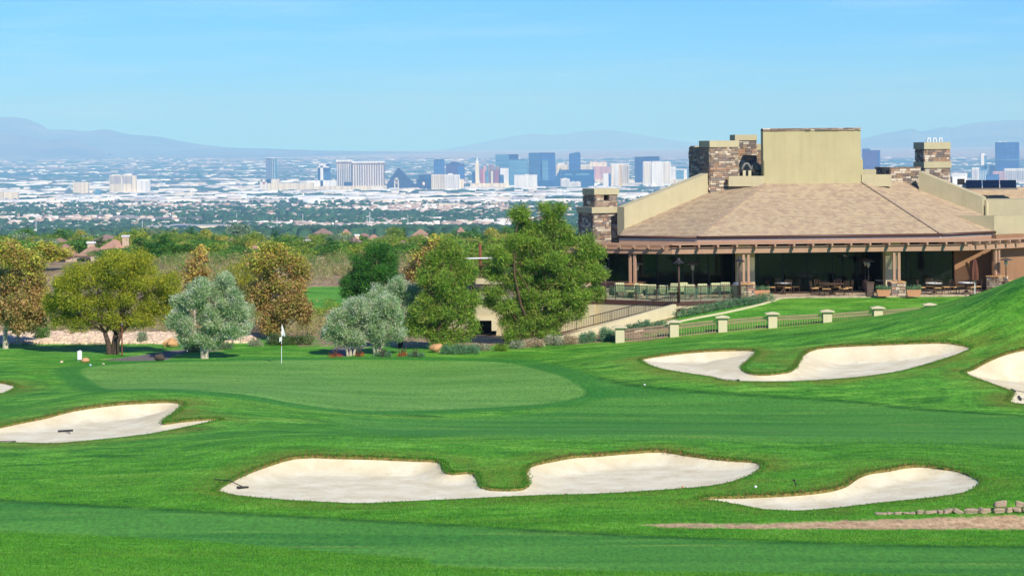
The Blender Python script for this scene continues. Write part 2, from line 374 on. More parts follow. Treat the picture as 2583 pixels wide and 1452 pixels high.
ROCKS = to_ground([(-200,870),(0,869),(300,868),(600,866),(640,862),(640,852),(600,850),(450,843),(300,838),(100,836),(-200,834)], 3, .5)
SCRUB = np.array([(-80, 161.5), (-13.5, 160.5), (-12.5, 152), (-6, 151), (3, 149.0), (5, 148.6), (8, 147.6), (9.0, 151), (10, 170), (12, 190), (-9, 188), (-18, 182), (-40, 182), (-80, 182)])
CART3 = np.array([(-19, 187), (-9.5, 190), (-8.5, 205), (-9, 219), (-18, 218)])

# ------------------------------------------------------------------ ground sheet, cut exactly along the bunker edges
pts = []
def grid(x0, x1, y0, y1, s, jit=.25):
    gx, gy = np.meshgrid(np.arange(x0, x1+1e-6, s), np.arange(y0, y1+1e-6, s))
    return np.stack([gx.ravel(), gy.ravel()], -1)+rng.uniform(-jit, jit, (gx.size, 2))*s
core = grid(-34, 46, 66, 176, .55)
mid = grid(-74, 74, 40, 262, 2.0); k = (mid[:, 0] > -35) & (mid[:, 0] < 47) & (mid[:, 1] > 65) & (mid[:, 1] < 177); mid = mid[~k]
ys = np.concatenate([-np.geomspace(4000, 20, 12), np.arange(-10, 40, 8), np.arange(40, 262, 12), np.geomspace(264, 69500, 90)])
outer = []
for y in ys:
    r = max(90, abs(y)*.45)
    xs = np.unique(np.concatenate([np.linspace(-r, r, 41), [-45000, -20000, -9000, -3000, -800, 800, 3000, 9000, 20000, 45000]]))
    if 38 < y < 263: xs = xs[np.abs(xs) > 78]
    outer += [(x, y) for x in xs]
outer = np.array(outer)
P2 = np.vstack([core, mid, outer])
keep = np.ones(len(P2), bool)
for b in BPOLY:
    near = (P2[:, 0] > b[:, 0].min()-1) & (P2[:, 0] < b[:, 0].max()+1) & (P2[:, 1] > b[:, 1].min()-1) & (P2[:, 1] < b[:, 1].max()+1)
    idx = np.where(near)[0]; keep[idx[pdist(P2[idx, 0], P2[idx, 1], b) < .16]] = False
P2 = P2[keep]; nb = len(P2); edges = []; allp = [P2]
for b in BPOLY:
    s = sum(len(a) for a in allp); n = len(b); edges += [(s+i, s+(i+1) % n) for i in range(n)]; allp.append(b)
allp = np.vstack(allp)
res = geometry.delaunay_2d_cdt([Vector((float(a), float(b))) for a, b in allp], edges, [], 0, 1e-6)
GV = np.array([(v.x, v.y) for v in res[0]]); GF = np.array([f for f in res[2] if len(f) == 3])
e1 = GV[GF[:, 1]]-GV[GF[:, 0]]; e2 = GV[GF[:, 2]]-GV[GF[:, 0]]
flip = (e1[:, 0]*e2[:, 1]-e1[:, 1]*e2[:, 0]) < 0; GF[flip] = GF[flip][:, ::-1]
GZ = base_z(GV[:, 0], GV[:, 1])
cen = GV[GF].mean(1); inb = np.full(len(GF), -1)
for i, b in enumerate(BPOLY): inb[inpoly(cen[:, 0], cen[:, 1], b)] = i
def sdist(poly, x, y, far=12.0):
    d = np.full(len(x), far)
    k = (x > poly[:, 0].min()-far) & (x < poly[:, 0].max()+far) & (y > poly[:, 1].min()-far) & (y < poly[:, 1].max()+far)
    i = np.where(k)[0]; d[i] = np.minimum(far, pdist(x[i], y[i], poly)); ins = inpoly(x[i], y[i], poly); d[i[ins]] *= -1
    return d
vx, vy = GV[:, 0], GV[:, 1]
A_green = sdist(GREEN, vx, vy); A_fair = np.minimum(sdist(FAIR1, vx, vy), sdist(FAIR2, vx, vy)); A_dirt = sdist(DIRT, vx, vy)
A_path = np.minimum(sdist(CARTPATH, vx, vy), sdist(PATH2, vx, vy)); A_rock = sdist(ROCKS, vx, vy, 6)
A_bunk = np.full(len(vx), 12.0); A_lip = np.zeros(len(vx))
for b in BPOLY: A_bunk = np.minimum(A_bunk, np.abs(sdist(b, vx, vy)))
# scrub / desert soil: beyond the mown course
A_scrub = sdist(SCRUB, vx, vy, 8)
des = np.where(vy > 182, -8.0, A_scrub)
patch = sdist(CART3, vx, vy, 8); des = np.where(vy > 182, np.maximum(des, -patch), des)
A_scrub = des
A_lip = A_bunk
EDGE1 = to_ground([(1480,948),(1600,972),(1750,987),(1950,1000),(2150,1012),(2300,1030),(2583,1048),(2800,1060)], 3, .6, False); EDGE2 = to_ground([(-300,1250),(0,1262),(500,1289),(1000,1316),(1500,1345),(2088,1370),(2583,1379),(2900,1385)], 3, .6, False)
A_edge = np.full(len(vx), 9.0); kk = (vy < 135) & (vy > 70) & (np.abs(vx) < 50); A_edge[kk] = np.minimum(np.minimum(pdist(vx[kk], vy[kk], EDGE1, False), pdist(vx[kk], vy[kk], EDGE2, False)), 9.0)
GZ = GZ - .05*sstep(-A_path, -.2, .25)          # path sits a little in the turf
# --- mowing-pattern coordinate: distance from bunkers and green, so mower lines curl round them
A_flow = np.minimum(A_bunk, np.abs(A_green)+2.5)

t = NT('turf'); pos = t.pos()
def sh(c): return t.attr(c).outputs[2]
nf = t.noise(pos, 22.0, 3, .7); nm = t.noise(pos, 2.2, 4, .6); nl = t.noise(pos, .16, 3, .55)
# streaks left by mowers: along contour of the features, and along the fairway
cm = t.node('ShaderNodeCombineXYZ'); t.put(cm.inputs[0], t.math('MULTIPLY', sh('flow'), 2.4)); t.put(cm.inputs[1], t.math('MULTIPLY', nl, 5.0))
streak = t.noise(cm.outputs[0], 1.0, 3, .6)
wide = t.noise(t.mapping(pos, (.05, .42, .0), (0, 0, -.08)), 1.0, 4, .6, .6)
strokes = t.noise(t.mapping(pos, (.3, 1.7, 1.0), (0, 0, .12)), 1.0, 5, .72, 1.8)
rough = t.mix(t.rng(streak, .36, .64), lin(62, 128, 30), lin(90, 156, 48))
rough = t.mix(t.rng(strokes, .42, .68, 0, .75), rough, lin(102, 168, 58))
rough = t.mix(t.rng(strokes, .47, .34, 0, .8), rough, lin(46, 110, 30))
ln = t.noise(t.mapping(pos, (.11, .42, 0), (0, 0, .25)), 1.0, 2, .5, 1.2)
lines = t.math('MULTIPLY', t.rng(t.math('ABSOLUTE', t.math('SUBTRACT', ln, .5)), .0, .022, 1, 0), t.rng(nl, .42, .6))
rough = t.mix(t.math('MULTIPLY', lines, .6), rough, lin(40, 98, 28))
ln2 = t.noise(t.mapping(pos, (.5, 3.4, 0), (0, 0, .2)), 1.0, 3, .7, 1.0)
rough = t.mix(t.rng(ln2, .44, .3, 0, .6), rough, lin(48, 112, 32))
rough = t.mix(t.rng(wide, .52, .7, 0, .55), rough, lin(134, 160, 66))
sw = t.noise(t.mapping(pos, (.16, .38, 0), (0, 0, .3)), 1.0, 3, .6, 2.5)
rough = t.mix(t.rng(sw, .46, .32, 0, .8), rough, lin(44, 104, 34)); rough = t.mix(t.rng(sw, .53, .68, 0, .75), rough, lin(124, 180, 70))
dry = t.noise(pos, .45, 4, .65, .5)
lipd = t.math('MULTIPLY', t.rng(sh('bunk'), 0.1, 2.2, 1, 0, True), t.rng(dry, .36, .58))
rough = t.mix(t.math('MULTIPLY', lipd, .75), rough, lin(112, 116, 44))
fair = t.mix(t.rng(wide, .38, .6), lin(62, 124, 46), lin(84, 144, 56))
fair = t.mix(t.rng(t.noise(t.mapping(pos, (.09, .9, 0), (0, 0, -.03)), 1.0, 4, .6), .58, .72, 0, .6), fair, lin(140, 164, 76))
green = t.mix(t.rng(t.noise(t.mapping(pos, (.16, .6, 0)), 1.0, 4, .55, .4), .34, .66), lin(90, 142, 60), lin(112, 158, 76))
collar = t.mix(t.rng(wide, .3, .7), lin(54, 120, 44), lin(72, 136, 52))
c = t.mix(t.rng(t.math('ADD', sh('fair'), t.rng(nm, .2, .8, -.35, .35)), .6, -.5), rough, fair)
edge = t.rng(sh('edge'), .55, .12)   # shade at the longer-grass edge, painted as a dark line along the fairway
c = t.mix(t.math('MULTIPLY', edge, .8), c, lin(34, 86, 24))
c = t.mix(t.rng(t.math('ADD', sh('green'), t.rng(nm, .2, .8, -.35, .35)), 1.7, 1.1), c, collar)
c = t.mix(t.rng(t.math('ADD', sh('green'), t.rng(nm, .2, .8, -.12, .12)), .12, -.15), c, green)
soil = t.mix(t.rng(nm, .35, .65), lin(178, 148, 116), lin(210, 182, 148))
soil = t.mix(t.rng(nf, .5, .75, 0, .6), soil, lin(160, 132, 106))
nd = t.math('ADD', sh('dirt'), t.rng(nm, .2, .8, -.35, .4))
c = t.mix(t.rng(nd, .25, -.1), c, soil)
des = t.mix(t.rng(t.noise(pos, .5, 5, .7), .35, .65), lin(132, 112, 88), lin(178, 156, 128))
des = t.mix(t.rng(nf, .5, .7, 0, .5), des, lin(100, 88, 66))
ns = t.math('ADD', sh('scrub'), t.rng(nm, .2, .8, -.5, .5))
c = t.mix(t.rng(ns, .2, -.1), c, des)
asp = t.mix(t.rng(nf, .3, .7), lin(104, 98, 98), lin(126, 120, 120))
c = t.mix(t.rng(sh('path'), .03, -.03), c, asp)
kerbm = t.math('MULTIPLY', t.rng(sh('path'), .02, .06), t.rng(sh('path'), .3, .24))
c = t.mix(t.math('MULTIPLY', kerbm, t.rng(nl, .4, .6, 0, .8)), c, lin(196, 178, 132))
# far valley floor
yy = t.node('ShaderNodeSeparateXYZ'); t.put(yy.inputs[0], pos)
fl = t.mix(t.rng(t.noise(t.mapping(pos, (.0012, .0007, 0)), 1.0, 5, .7), .38, .62), lin(150, 136, 118), lin(108, 108, 92))
fl = t.mix(t.rng(t.noise(t.mapping(pos, (.004, .0022, 0)), 1.0, 4, .7), .56, .64, 0, .8), fl, lin(196, 186, 170))
fl = t.mix(t.rng(yy.outputs[1], 21000, 30000), fl, lin(186, 160, 138))
c = t.mix(t.rng(yy.outputs[1], 1200, 3000), c, fl)
g1 = t.math('MULTIPLY', t.rng(nf, .3, .7, .72, 1.22), t.rng(t.noise(t.mapping(pos, (8, 2.4, 8)), 1.0, 3, .75), .3, .7, .66, 1.32))
c = t.mix(t.rng(yy.outputs[1], 900, 600), c, t.mix(1.0, c, (1.13, 1.09, .98, 1), 'MULTIPLY'))
sc_ = t.node('ShaderNodeVectorMath', operation='SCALE'); t.put(sc_.inputs[0], c); t.put(sc_.inputs[3], g1)
M['turf'] = t.fin(sc_.outputs[0], .75, .12)
hb = t.math('ADD', t.noise(pos, 30.0, 3, .75), t.math('MULTIPLY', t.noise(pos, 5.0, 3, .6), 1.3))
bs = t.math('MULTIPLY', t.rng(sh('green'), -.1, .2, .08, 1.0), t.rng(sh('fair'), -.2, .2, .45, 1.0))
t.bump(t.math('MULTIPLY', hb, bs), .5, .05)

gm = inb < 0; used = np.unique(GF[gm]); mapi = np.full(len(GV), -1); mapi[used] = np.arange(len(used))
V3 = np.column_stack([GV, GZ])
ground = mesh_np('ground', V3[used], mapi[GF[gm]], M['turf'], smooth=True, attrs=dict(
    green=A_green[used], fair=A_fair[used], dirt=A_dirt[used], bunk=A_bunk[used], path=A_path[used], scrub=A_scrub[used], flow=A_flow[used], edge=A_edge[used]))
tag(ground, 'green golf turf running out to desert and the wide city valley floor', kind='structure')

# ------------------------------------------------------------------ bunkers: sand below a turf lip
t = NT('sand'); pos = t.pos()
s = t.mix(t.rng(t.noise(pos, .9, 4, .6), .3, .7), lin(222, 208, 172), lin(246, 238, 210))
s = t.mix(t.rng(t.noise(t.mapping(pos, (5, 2.5, 5)), 1.0, 5, .75), .54, .72, 0, .45), s, lin(200, 178, 142))
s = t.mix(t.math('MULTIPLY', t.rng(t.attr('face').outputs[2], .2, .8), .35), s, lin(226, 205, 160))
M['sand'] = t.fin(s, .9, .1)
hb = t.math('ADD', t.noise(t.mapping(pos, (1.2, 16, 2), (0, 0, .1)), 1.0, 3, .6, .6), t.math('MULTIPLY', t.noise(pos, 20.0, 3, .75), 1.4))
t.bump(hb, .5, .05)
t = NT('turf_lip'); pos = t.pos()
M['lip'] = t.fin(t.mix(t.rng(t.noise(pos, 9.0, 4, .7), .35, .65), lin(104, 108, 48), lin(160, 138, 84)), .95, .05)
t.bump(t.noise(pos, 40.0, 3), .6, .05)
BLAB = ['large wide sand bunker with a grass tongue, in the foreground below the green', 'smaller tapering sand bunker above the dirt path and low stone wall',
        'sand bunker with a rake beside the left front of the green', 'sliver of a sand bunker cut off by the left edge of the photo',
        'white two-lobed sand bunker on the slope below the baluster fence', 'sand bunker cut off by the right edge of the photo']
LIPEDGE = []
def bunker_edge(i):
    b = BPOLY[i]; n = len(b); tn = np.roll(b, -1, 0)-np.roll(b, 1, 0); tn /= np.hypot(*tn.T)[:, None]
    area = .5*np.sum(b[:, 0]*np.roll(b[:, 1], -1)-np.roll(b[:, 0], -1)*b[:, 1])
    nrm = np.stack([tn[:, 1], -tn[:, 0]], -1)*(1 if area > 0 else -1)          # outward
    back = np.clip(nrm[:, 1]*1.15+.25*np.abs(nrm[:, 0]), 0, 1)                # 1 where the far edge faces the camera
    ker = np.hanning(27); ker /= ker.sum(); back = np.convolve(np.concatenate([back[-13:], back, back[:13]]), ker, 'valid')
    ph = rng.uniform(0, 6, 3); s_ = np.arange(n)*.16
    h = .03+back*(.055+.03*np.sin(s_*1.3+ph[0])+.025*np.sin(s_*3.1+ph[1])+.02*np.sin(s_*7.7+ph[2]))
    return b, nrm, back, h
def bunker_floor(i):
    b, nrm, back, h = LIPEDGE[i]; k = nrm[:, 1] < -.35
    z = base_z(b[k, 0], b[k, 1]); return np.polyfit(b[k, 0], z, 2)
FLOORS = []
def sand_height(i, x, y, zb, d, lip, bk):
    """flat raked floor at the level of the near edge, steep face up to the far lip"""
    zf = np.polyval(FLOORS[i], x)-.12
    up = zb-lip-d*(.12+.42*bk)
    hi = np.maximum(zf, up); return hi+.05*np.exp(-np.abs(up-zf)*9)*(d > .3)*1.0 if False else np.minimum(hi, zb-lip-.012*np.minimum(d, 1.0))
from mathutils.kdtree import KDTree
for i, b in enumerate(BPOLY):
    bb, nrm, back, lip = bunker_edge(i); LIPEDGE.append((bb, nrm, back, lip)); FLOORS.append(bunker_floor(i))
    kd = KDTree(len(bb))
    for q, p in enumerate(bb): kd.insert((p[0], p[1], 0), q)
    kd.balance()
    fm = inb == i; us = np.unique(GF[fm]); mp_ = np.full(len(GV), -1); mp_[us] = np.arange(len(us))
    # a finer sand grid inside: the sheet's own triangles, sunk below the turf
    z = []; fa = []
    for q in us:
        co, ix, dd = kd.find((GV[q, 0], GV[q, 1], 0))
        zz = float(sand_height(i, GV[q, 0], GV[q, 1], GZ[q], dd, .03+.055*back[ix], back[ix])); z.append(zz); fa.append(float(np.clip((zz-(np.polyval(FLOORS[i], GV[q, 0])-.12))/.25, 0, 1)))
    V = np.column_stack([GV[us], np.array(z)])
    r = empty('bunker', (0, 0, 0)); tag(r, BLAB[i], 'bunker', kind='structure'); del r['category']
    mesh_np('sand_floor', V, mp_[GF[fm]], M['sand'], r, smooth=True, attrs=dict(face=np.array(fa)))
    zt = base_z(bb[:, 0], bb[:, 1]); n = len(bb); ov = bb-nrm*.02
    LV = np.vstack([np.column_stack([ov, zt+.012]), np.column_stack([bb, zt-lip-.2]), np.column_stack([bb+nrm*.05, zt+.008])])
    k0 = np.arange(n); k1 = (k0+1) % n
    mesh_np('turf_edge', LV, [np.stack([k0, k1, n+k1, n+k0], -1), np.stack([2*n+k0, 2*n+k1, k1, k0], -1)], M['lip'], r)
# dry and green grass blades hanging over the bunker edges
bv, bf, bc = [], [], []
for bb, nrm, back, lip in LIPEDGE:
    m = len(bb)*26; ix = rng.integers(0, len(bb), m); p = bb[ix]+rng.normal(0, .07, (m, 2))+nrm[ix]*rng.uniform(-.03, .22, (m, 1))
    if p[:, 0].max() < -40: continue
    z = base_z(p[:, 0], p[:, 1]); hgt = rng.uniform(.03, .11, m)*(.45+.75*back[ix]); ang = rng.uniform(0, math.pi, m); w = rng.uniform(.012, .03, m)
    lean = rng.normal(0, .35, (m, 2))*hgt[:, None]-nrm[ix]*hgt[:, None]*.35
    dx, dy = np.cos(ang)*w, np.sin(ang)*w
    a = np.column_stack([p[:, 0]-dx, p[:, 1]-dy, z-.01]); c_ = np.column_stack([p[:, 0]+dx, p[:, 1]+dy, z-.01]); e = np.column_stack([p+lean, z+hgt])
    s0 = sum(len(q) for q in bv); bv.append(np.stack([a, c_, e], 1).reshape(-1, 3)); bf.append(np.arange(3*m).reshape(m, 3)+s0)
    brown = rng.uniform(0, 1, m) < (.06+.5*back[ix]*np.clip(.3+.8*np.sin(ix*.045), 0, 1))
    col = np.where(brown[:, None], np.array(lin(164, 132, 82)[:3])*rng.uniform(.7, 1.2, (m, 1)), np.array(lin(86, 148, 48)[:3])*rng.uniform(.7, 1.25, (m, 1)))
    bc.append(np.repeat(col, 3, 0))
tag(mesh_np('grass_fringe', np.vstack(bv), np.vstack(bf), M['leaf'], cols=np.vstack(bc)), 'dry and green grass blades hanging over the bunker edges', kind='stuff')

m = 420000; q = np.column_stack([rng.uniform(-22, 22, m), 70.5+30*(1-np.sqrt(rng.uniform(0, 1, m)))]); q = q[np.abs(q[:, 0]) < q[:, 1]*.215]
ok = np.ones(len(q), bool)
for b in BPOLY: ok &= ~inpoly(q[:, 0], q[:, 1], b)
q = q[ok]; fd = np.minimum(sdist(FAIR2, q[:, 0], q[:, 1]), sdist(DIRT, q[:, 0], q[:, 1])); q = q[fd > .1][:190000]; m = len(q)
z = base_z(q[:, 0], q[:, 1]); hgt = rng.uniform(.025, .065, m); ang = rng.uniform(0, math.pi, m); w = rng.uniform(.008, .016, m); lean = rng.normal(0, .5, (m, 2))*hgt[:, None]
a = np.column_stack([q[:, 0]-np.cos(ang)*w, q[:, 1]-np.sin(ang)*w, z-.005]); b_ = np.column_stack([q[:, 0]+np.cos(ang)*w, q[:, 1]+np.sin(ang)*w, z-.005]); c_ = np.column_stack([q+lean, z+hgt])
col = np.array(lin(100, 168, 54)[:3])*rng.uniform(.62, 1.42, (m, 1))*np.column_stack([rng.uniform(.85, 1.3, m), np.ones(m), rng.uniform(.7, 1.1, m)])
tag(mesh_np('grass', np.stack([a, b_, c_], 1).reshape(-1, 3), np.arange(3*m).reshape(m, 3), M['leaf'], cols=np.repeat(col, 3, 0)), 'longer rough grass in the near foreground', kind='stuff')
# ------------------------------------------------------------------ mountains round the valley
t = NT('mountain_rock'); pos = t.pos()
mc = t.mix(t.rng(t.noise(t.mapping(pos, (.0006, .0006, .002)), 1.0, 6, .65), .35, .65), lin(104, 96, 96), lin(146, 134, 128))
M['mountain'] = t.fin(mc, .95, .05)
def mountain(name, label, crest, Yc, Yb, pyb, seed, amp=1.0):
    r = np.random.default_rng(seed); cr = spline(crest, 8, False); n = len(cr); m = 26
    V = []; ph = r.uniform(0, 6.28, 8)
    for i, (px, py) in enumerate(cr):
        top = P(px, py, Yc); bot = P(px, pyb, Yb)
        bot.z = min(bot.z, float(np.interp(Yb, PROF_Y, PROF_Z))-4)
        back = Vector((top.x*1.06, Yc*1.08, bot.z))
        for j in range(m):
            u = j/(m-1)
            s_ = (u**1.35)
            gul = sum(math.sin(px*f+ph[k]+u*4*math.sin(ph[k]*3)) for k, f in enumerate((.07, .13, .031, .19)))/4
            p = bot.lerp(top, u); p.z = bot.z+(top.z-bot.z)*s_*(1+.16*amp*gul*(1-u)*u*4)
            p.y += gul*amp*350*(1-u)*u*4
            V.append(p)
        V.append(back)
    k = m+1
    F = [[i*k+j, (i+1)*k+j, (i+1)*k+j+1, i*k+j+1] for i in range(n-1) for j in range(k-1)]
    o = mesh_np(name, np.array(V), np.array(F), M['mountain'], smooth=True)
    return tag(o, label, kind='structure')
mountain('mountain', 'hazy mountain range above the left of the city', [(-500, 318), (-250, 305), (-100, 300), (0, 296), (60, 299), (110, 318), (125, 327), (170, 327), (215, 331), (270, 327), (320, 338), (400, 345), (440, 353), (520, 366), (620, 375), (700, 380)], 47000, 40000, 384, 1)
mountain('mountain', 'lower pale foothill ridge in front of the left mountain', [(-500, 350), (-200, 338), (0, 338), (60, 344), (110, 356), (150, 352), (190, 354), (240, 372), (275, 387)], 38000, 34000, 388, 2)
mountain('mountain', 'faint distant ridge behind the middle of the skyline', [(1080, 384), (1180, 366), (1250, 352), (1300, 343), (1350, 337), (1400, 340), (1480, 331), (1540, 329), (1600, 338), (1680, 350), (1760, 362), (1900, 376)], 66000, 60000, 380, 3)
mountain('mountain', 'hazy jagged ridge above the right of the clubhouse', [(1780, 380), (1900, 366), (2060, 358), (2170, 350), (2230, 336), (2260, 332), (2300, 324), (2325, 331), (2380, 320), (2400, 322), (2440, 313), (2480, 308), (2540, 304), (2583, 303), (2700, 298), (2850, 292), (3100, 305)], 56000, 47000, 374, 4)
mountain('mountain', 'low mesa line closing the valley behind the hotels', [(-300, 386), (200, 384), (500, 374), (640, 374), (760, 378), (900, 381), (1160, 384), (1500, 384), (1900, 380), (2300, 376), (2900, 368)], 44000, 33000, 392, 5, .3)

# ------------------------------------------------------------------ city: hotel towers
def fp(px, Y): a, _ = unroll(px, 450); return a*Y/FPX
def zfar(Y): return float(np.interp(Y, PROF_Y, PROF_Z))
def zpx(px, py, Y): return P(px, py, Y).z
def facade(name, c1, c2, vert=True, k=.12, rough=.5, spec=.5):
    t = NT(name); v = t.coord('Object')
    n = t.noise(t.mapping(v, (.09, .09, .004) if vert else (.004, .004, .16)), 1.0, 2, .5)
    n2 = t.noise(t.mapping(v, (.02, .02, .012)), 1.0, 2, .5)
    c = t.mix(t.rng(n, .42, .58), c1, c2); c = t.mix(t.rng(n2, .4, .7, 0, k), c, tuple(min(1, q*1.5) for q in c1[:3])+(1,))
    return t.fin(c, rough, spec)
FM = dict(white=facade('facade_white', lin(238, 234, 226), lin(214, 212, 210), True, .1), cream=facade('facade_cream', lin(236, 222, 190), lin(208, 192, 164)),
          tan=facade('facade_tan', lin(150, 122, 96), lin(118, 96, 80)), gold=facade('facade_gold', lin(228, 200, 140), lin(198, 166, 112)),
          blue=facade('glass_blue', lin(40, 82, 140), lin(28, 62, 118), False), navy=facade('glass_navy', lin(16, 36, 88), lin(10, 24, 66), False), black=facade('glass_black', lin(10, 16, 52), lin(8, 12, 40), False),
          teal=facade('glass_teal', lin(94, 140, 160), lin(66, 112, 138), False), steel=facade('glass_steel', lin(44, 86, 122), lin(28, 62, 98), False), emerald=facade('glass_emerald', lin(14, 78, 122), lin(8, 58, 104), False),
          purple=facade('glass_purple', lin(72, 40, 96), lin(48, 26, 74), False), pink=facade('facade_pink', lin(206, 158, 146), lin(176, 130, 122)), red=facade('facade_brick', lin(168, 92, 84), lin(138, 74, 72)),
          grey=facade('facade_grey', lin(170, 168, 168), lin(140, 140, 146)), roof=facade('facade_roof', lin(196, 190, 184), lin(166, 160, 154)))
def slab(mb, px0, px1, py0, Y, depth, pyb=None, yaw=0.0, dz=0.0, dy=0.0):
    x0, x1 = fp(px0, Y), fp(px1, Y); zt = zpx((px0+px1)/2, py0, Y); zb = zfar(Y)-3 if pyb is None else zpx((px0+px1)/2, pyb, Y)
    c = Vector(((x0+x1)/2, Y+depth/2+dy, (zt+zb)/2)); ca, sa = math.cos(yaw), math.sin(yaw)
    mb.box(c, ((x1-x0)/max(.4, math.cos(yaw)), depth, zt-zb), (Vector((ca, sa, 0)), Vector((-sa, ca, 0)), Vector((0, 0, 1)))); return mb
def tower(name, label, Y, bodies, caps=(), fins=None, extra=()):
    """bodies / caps / extra: (part name, px0, px1, top, bottom or None, material, depth[, dy])"""
    px = sum((b[1]+b[2])/2 for b in bodies)/len(bodies)
    e = empty(name, (fp(px, Y), Y, zfar(Y)), 0, label, 'building')
    inv = Matrix.Translation(-Vector(e.location))
    for lst in (bodies, caps, extra):
        for b in lst:
            mb = MB(); slab(mb, b[1], b[2], b[3], Y, b[6], b[4], dy=(b[7] if len(b) > 7 else 0.0)); o = mb.build(b[0], FM[b[5]], e); o.matrix_parent_inverse = inv
    if fins:
        for (px0, px1, top, bot, n, w, mat) in fins:
            mb = MB()
            for i in range(n):
                q = px0+(px1-px0)*(i+.5)/n
                slab(mb, q-w/2, q+w/2, top, Y, 3.0, bot, dy=-2.5)
            o = mb.build('window_fins', FM[mat], e); o['kind'] = 'stuff'; o.matrix_parent_inverse = inv
    return e
T = tower
T('hotel_tower', 'slim pair of dark and pale glass towers standing alone, second building from the left', 14500, [('tower', 671, 684, 399, None, 'steel', 40), ('tower', 684, 696, 400, None, 'teal', 50, 8)], [('roof_cap', 672, 695.5, 397.5, 399.4, 'white', 46)], extra=[('podium', 655, 704, 452, None, 'cream', 60)], fins=[(671.5, 695, 401, 452, 5, .8, 'white')])
T('hotel_tower', 'white T-shaped tower with dark blue glass behind, beside the striped hotel', 14500, [('tower', 801, 832, 414, None, 'steel', 40, 30), ('tower', 808, 815, 418, None, 'white', 20)], [('roof_cap', 801, 831, 420, 423, 'white', 30), ('crown', 804, 822, 413, 420, 'white', 30)], extra=[('podium', 772, 850, 455, None, 'white', 60)])
T('hotel_tower', 'big curved hotel with white and tan vertical stripes and white cornice', 13600, [('wing', 848, 887, 408, None, 'tan', 40, 30), ('wing', 888, 970, 411, None, 'tan', 40)], [('cornice', 847, 888.5, 403, 408.5, 'white', 46, 26), ('cornice', 887, 970.5, 406.5, 411.5, 'white', 46, -3)], fins=[(849, 887, 413, 471, 8, 2.0, 'white'), (889, 969, 416, 473, 13, 2.6, 'white')], extra=[('low_wing', 660, 790, 462, None, 'cream', 70), ('glass_arch', 868, 886, 459, 471, 'navy', 8, -6), ('low_wing', 790, 975, 469, None, 'cream', 30, -8)])
e = empty('pyramid_hotel', (fp(1010, 13800), 13800, zfar(13800)), 0, 'dark blue glass pyramid with a pale obelisk gate in front', 'building')
mb = MB(); Yp = 13800; q = Matrix.Translation(-Vector(e.location))
ap = P(1005, 422, Yp+90); l, r_ = fp(964, Yp), fp(1057, Yp); zb = zfar(Yp)-3
mb.add([(l, Yp, zb), (r_, Yp, zb), (r_, Yp+185, zb), (l, Yp+185, zb), ap], [[0, 1, 4], [1, 2, 4], [2, 3, 4], [3, 0, 4], [3, 2, 1, 0]]); mb.build('pyramid', FM['black'], e).matrix_parent_inverse = q
for a, b, c_, d in ((994, 997, 448, None), (1003, 1006, 448, None), (994, 1006, 448, 454), (995.5, 1004.5, 459, 463)):
    mb = MB(); slab(mb, a, b, c_, Yp-80, 10, d); mb.build('gate_beam', FM['cream'], e).matrix_parent_inverse = q
mb = MB(); mb.ball((fp(1068, Yp-60), Yp-60, zpx(1068, 464, Yp-60)), (9, 9, 12)); mb.build('dome', FM['cream'], e, True).matrix_parent_inverse = q
T('hotel_tower', 'stepped dark navy glass block just right of the pyramid', 13900, [('block', 1056, 1087, 441, None, 'black', 50, 20), ('block', 1050, 1093, 451, None, 'navy', 50, 25), ('block', 1044, 1098, 463, None, 'black', 60, 30)], [('sign', 1072, 1082, 443, 449, 'steel', 2, 16)])
T('hotel_tower', 'pale white slab hotel in front of the blue and purple towers', 13700, [('slab', 1088, 1123, 440, None, 'cream', 30), ('slab', 1123, 1160, 440.5, None, 'white', 30), ('slab', 1155, 1170, 452, None, 'cream', 36, 10)], [('roof_sign', 1130, 1142, 437.5, 440.5, 'white', 6, 10)], fins=[(1089, 1122, 443, 474, 7, .8, 'grey'), (1124, 1159, 443, 474, 8, .6, 'grey')])
T('hotel_tower', 'slender blue glass tower left of the purple one', 15600, [('tower', 1094, 1121, 404, None, 'blue', 40)], [('crown', 1097, 1120, 402, 404.5, 'steel', 30)], fins=[(1094, 1121, 406, 440, 3, .7, 'teal')])
T('hotel_tower', 'curved dark purple tower with a blue glass flank', 15900, [('tower', 1125, 1172, 413, None, 'purple', 45), ('flank', 1154, 1171, 419, None, 'blue', 30, -10)], [('crown', 1134, 1160, 410, 413.5, 'navy', 30), ('crown', 1139, 1152, 408, 410.5, 'purple', 20)], extra=[('podium', 1120, 1180, 448, None, 'grey', 60)])
T('skyline_hotel', 'cluster of slim tan and brick skyscraper-shaped towers with a white spire', 14000, [('tower', 1199, 1209, 411, None, 'cream', 14), ('tower', 1190, 1200, 434, None, 'emerald', 14, 12), ('tower', 1211, 1219, 426, None, 'red', 14, 4), ('tower', 1219, 1227, 418, None, 'pink', 14, 10), ('tower', 1226, 1232, 430, None, 'teal', 14), ('tower', 1231, 1247, 416, None, 'tan', 14, 6), ('tower', 1238, 1243, 432, None, 'cream', 10, -8), ('tower', 1247, 1258, 428, None, 'red', 14), ('tower', 1251, 1261, 419, None, 'tan', 14, 16), ('tower', 1262, 1283, 424, None, 'white', 20), ('tower', 1261, 1271, 441, None, 'steel', 10, -8)], [('setback', 1200.5, 1207.5, 405, 411.5, 'white', 10, 2), ('spire', 1202.6, 1205.4, 398, 405.5, 'white', 5, 4), ('spire', 1254, 1257, 406, 419.5, 'teal', 5, 20)], extra=[('podium', 1186, 1284, 462, None, 'cream', 30, -20)])
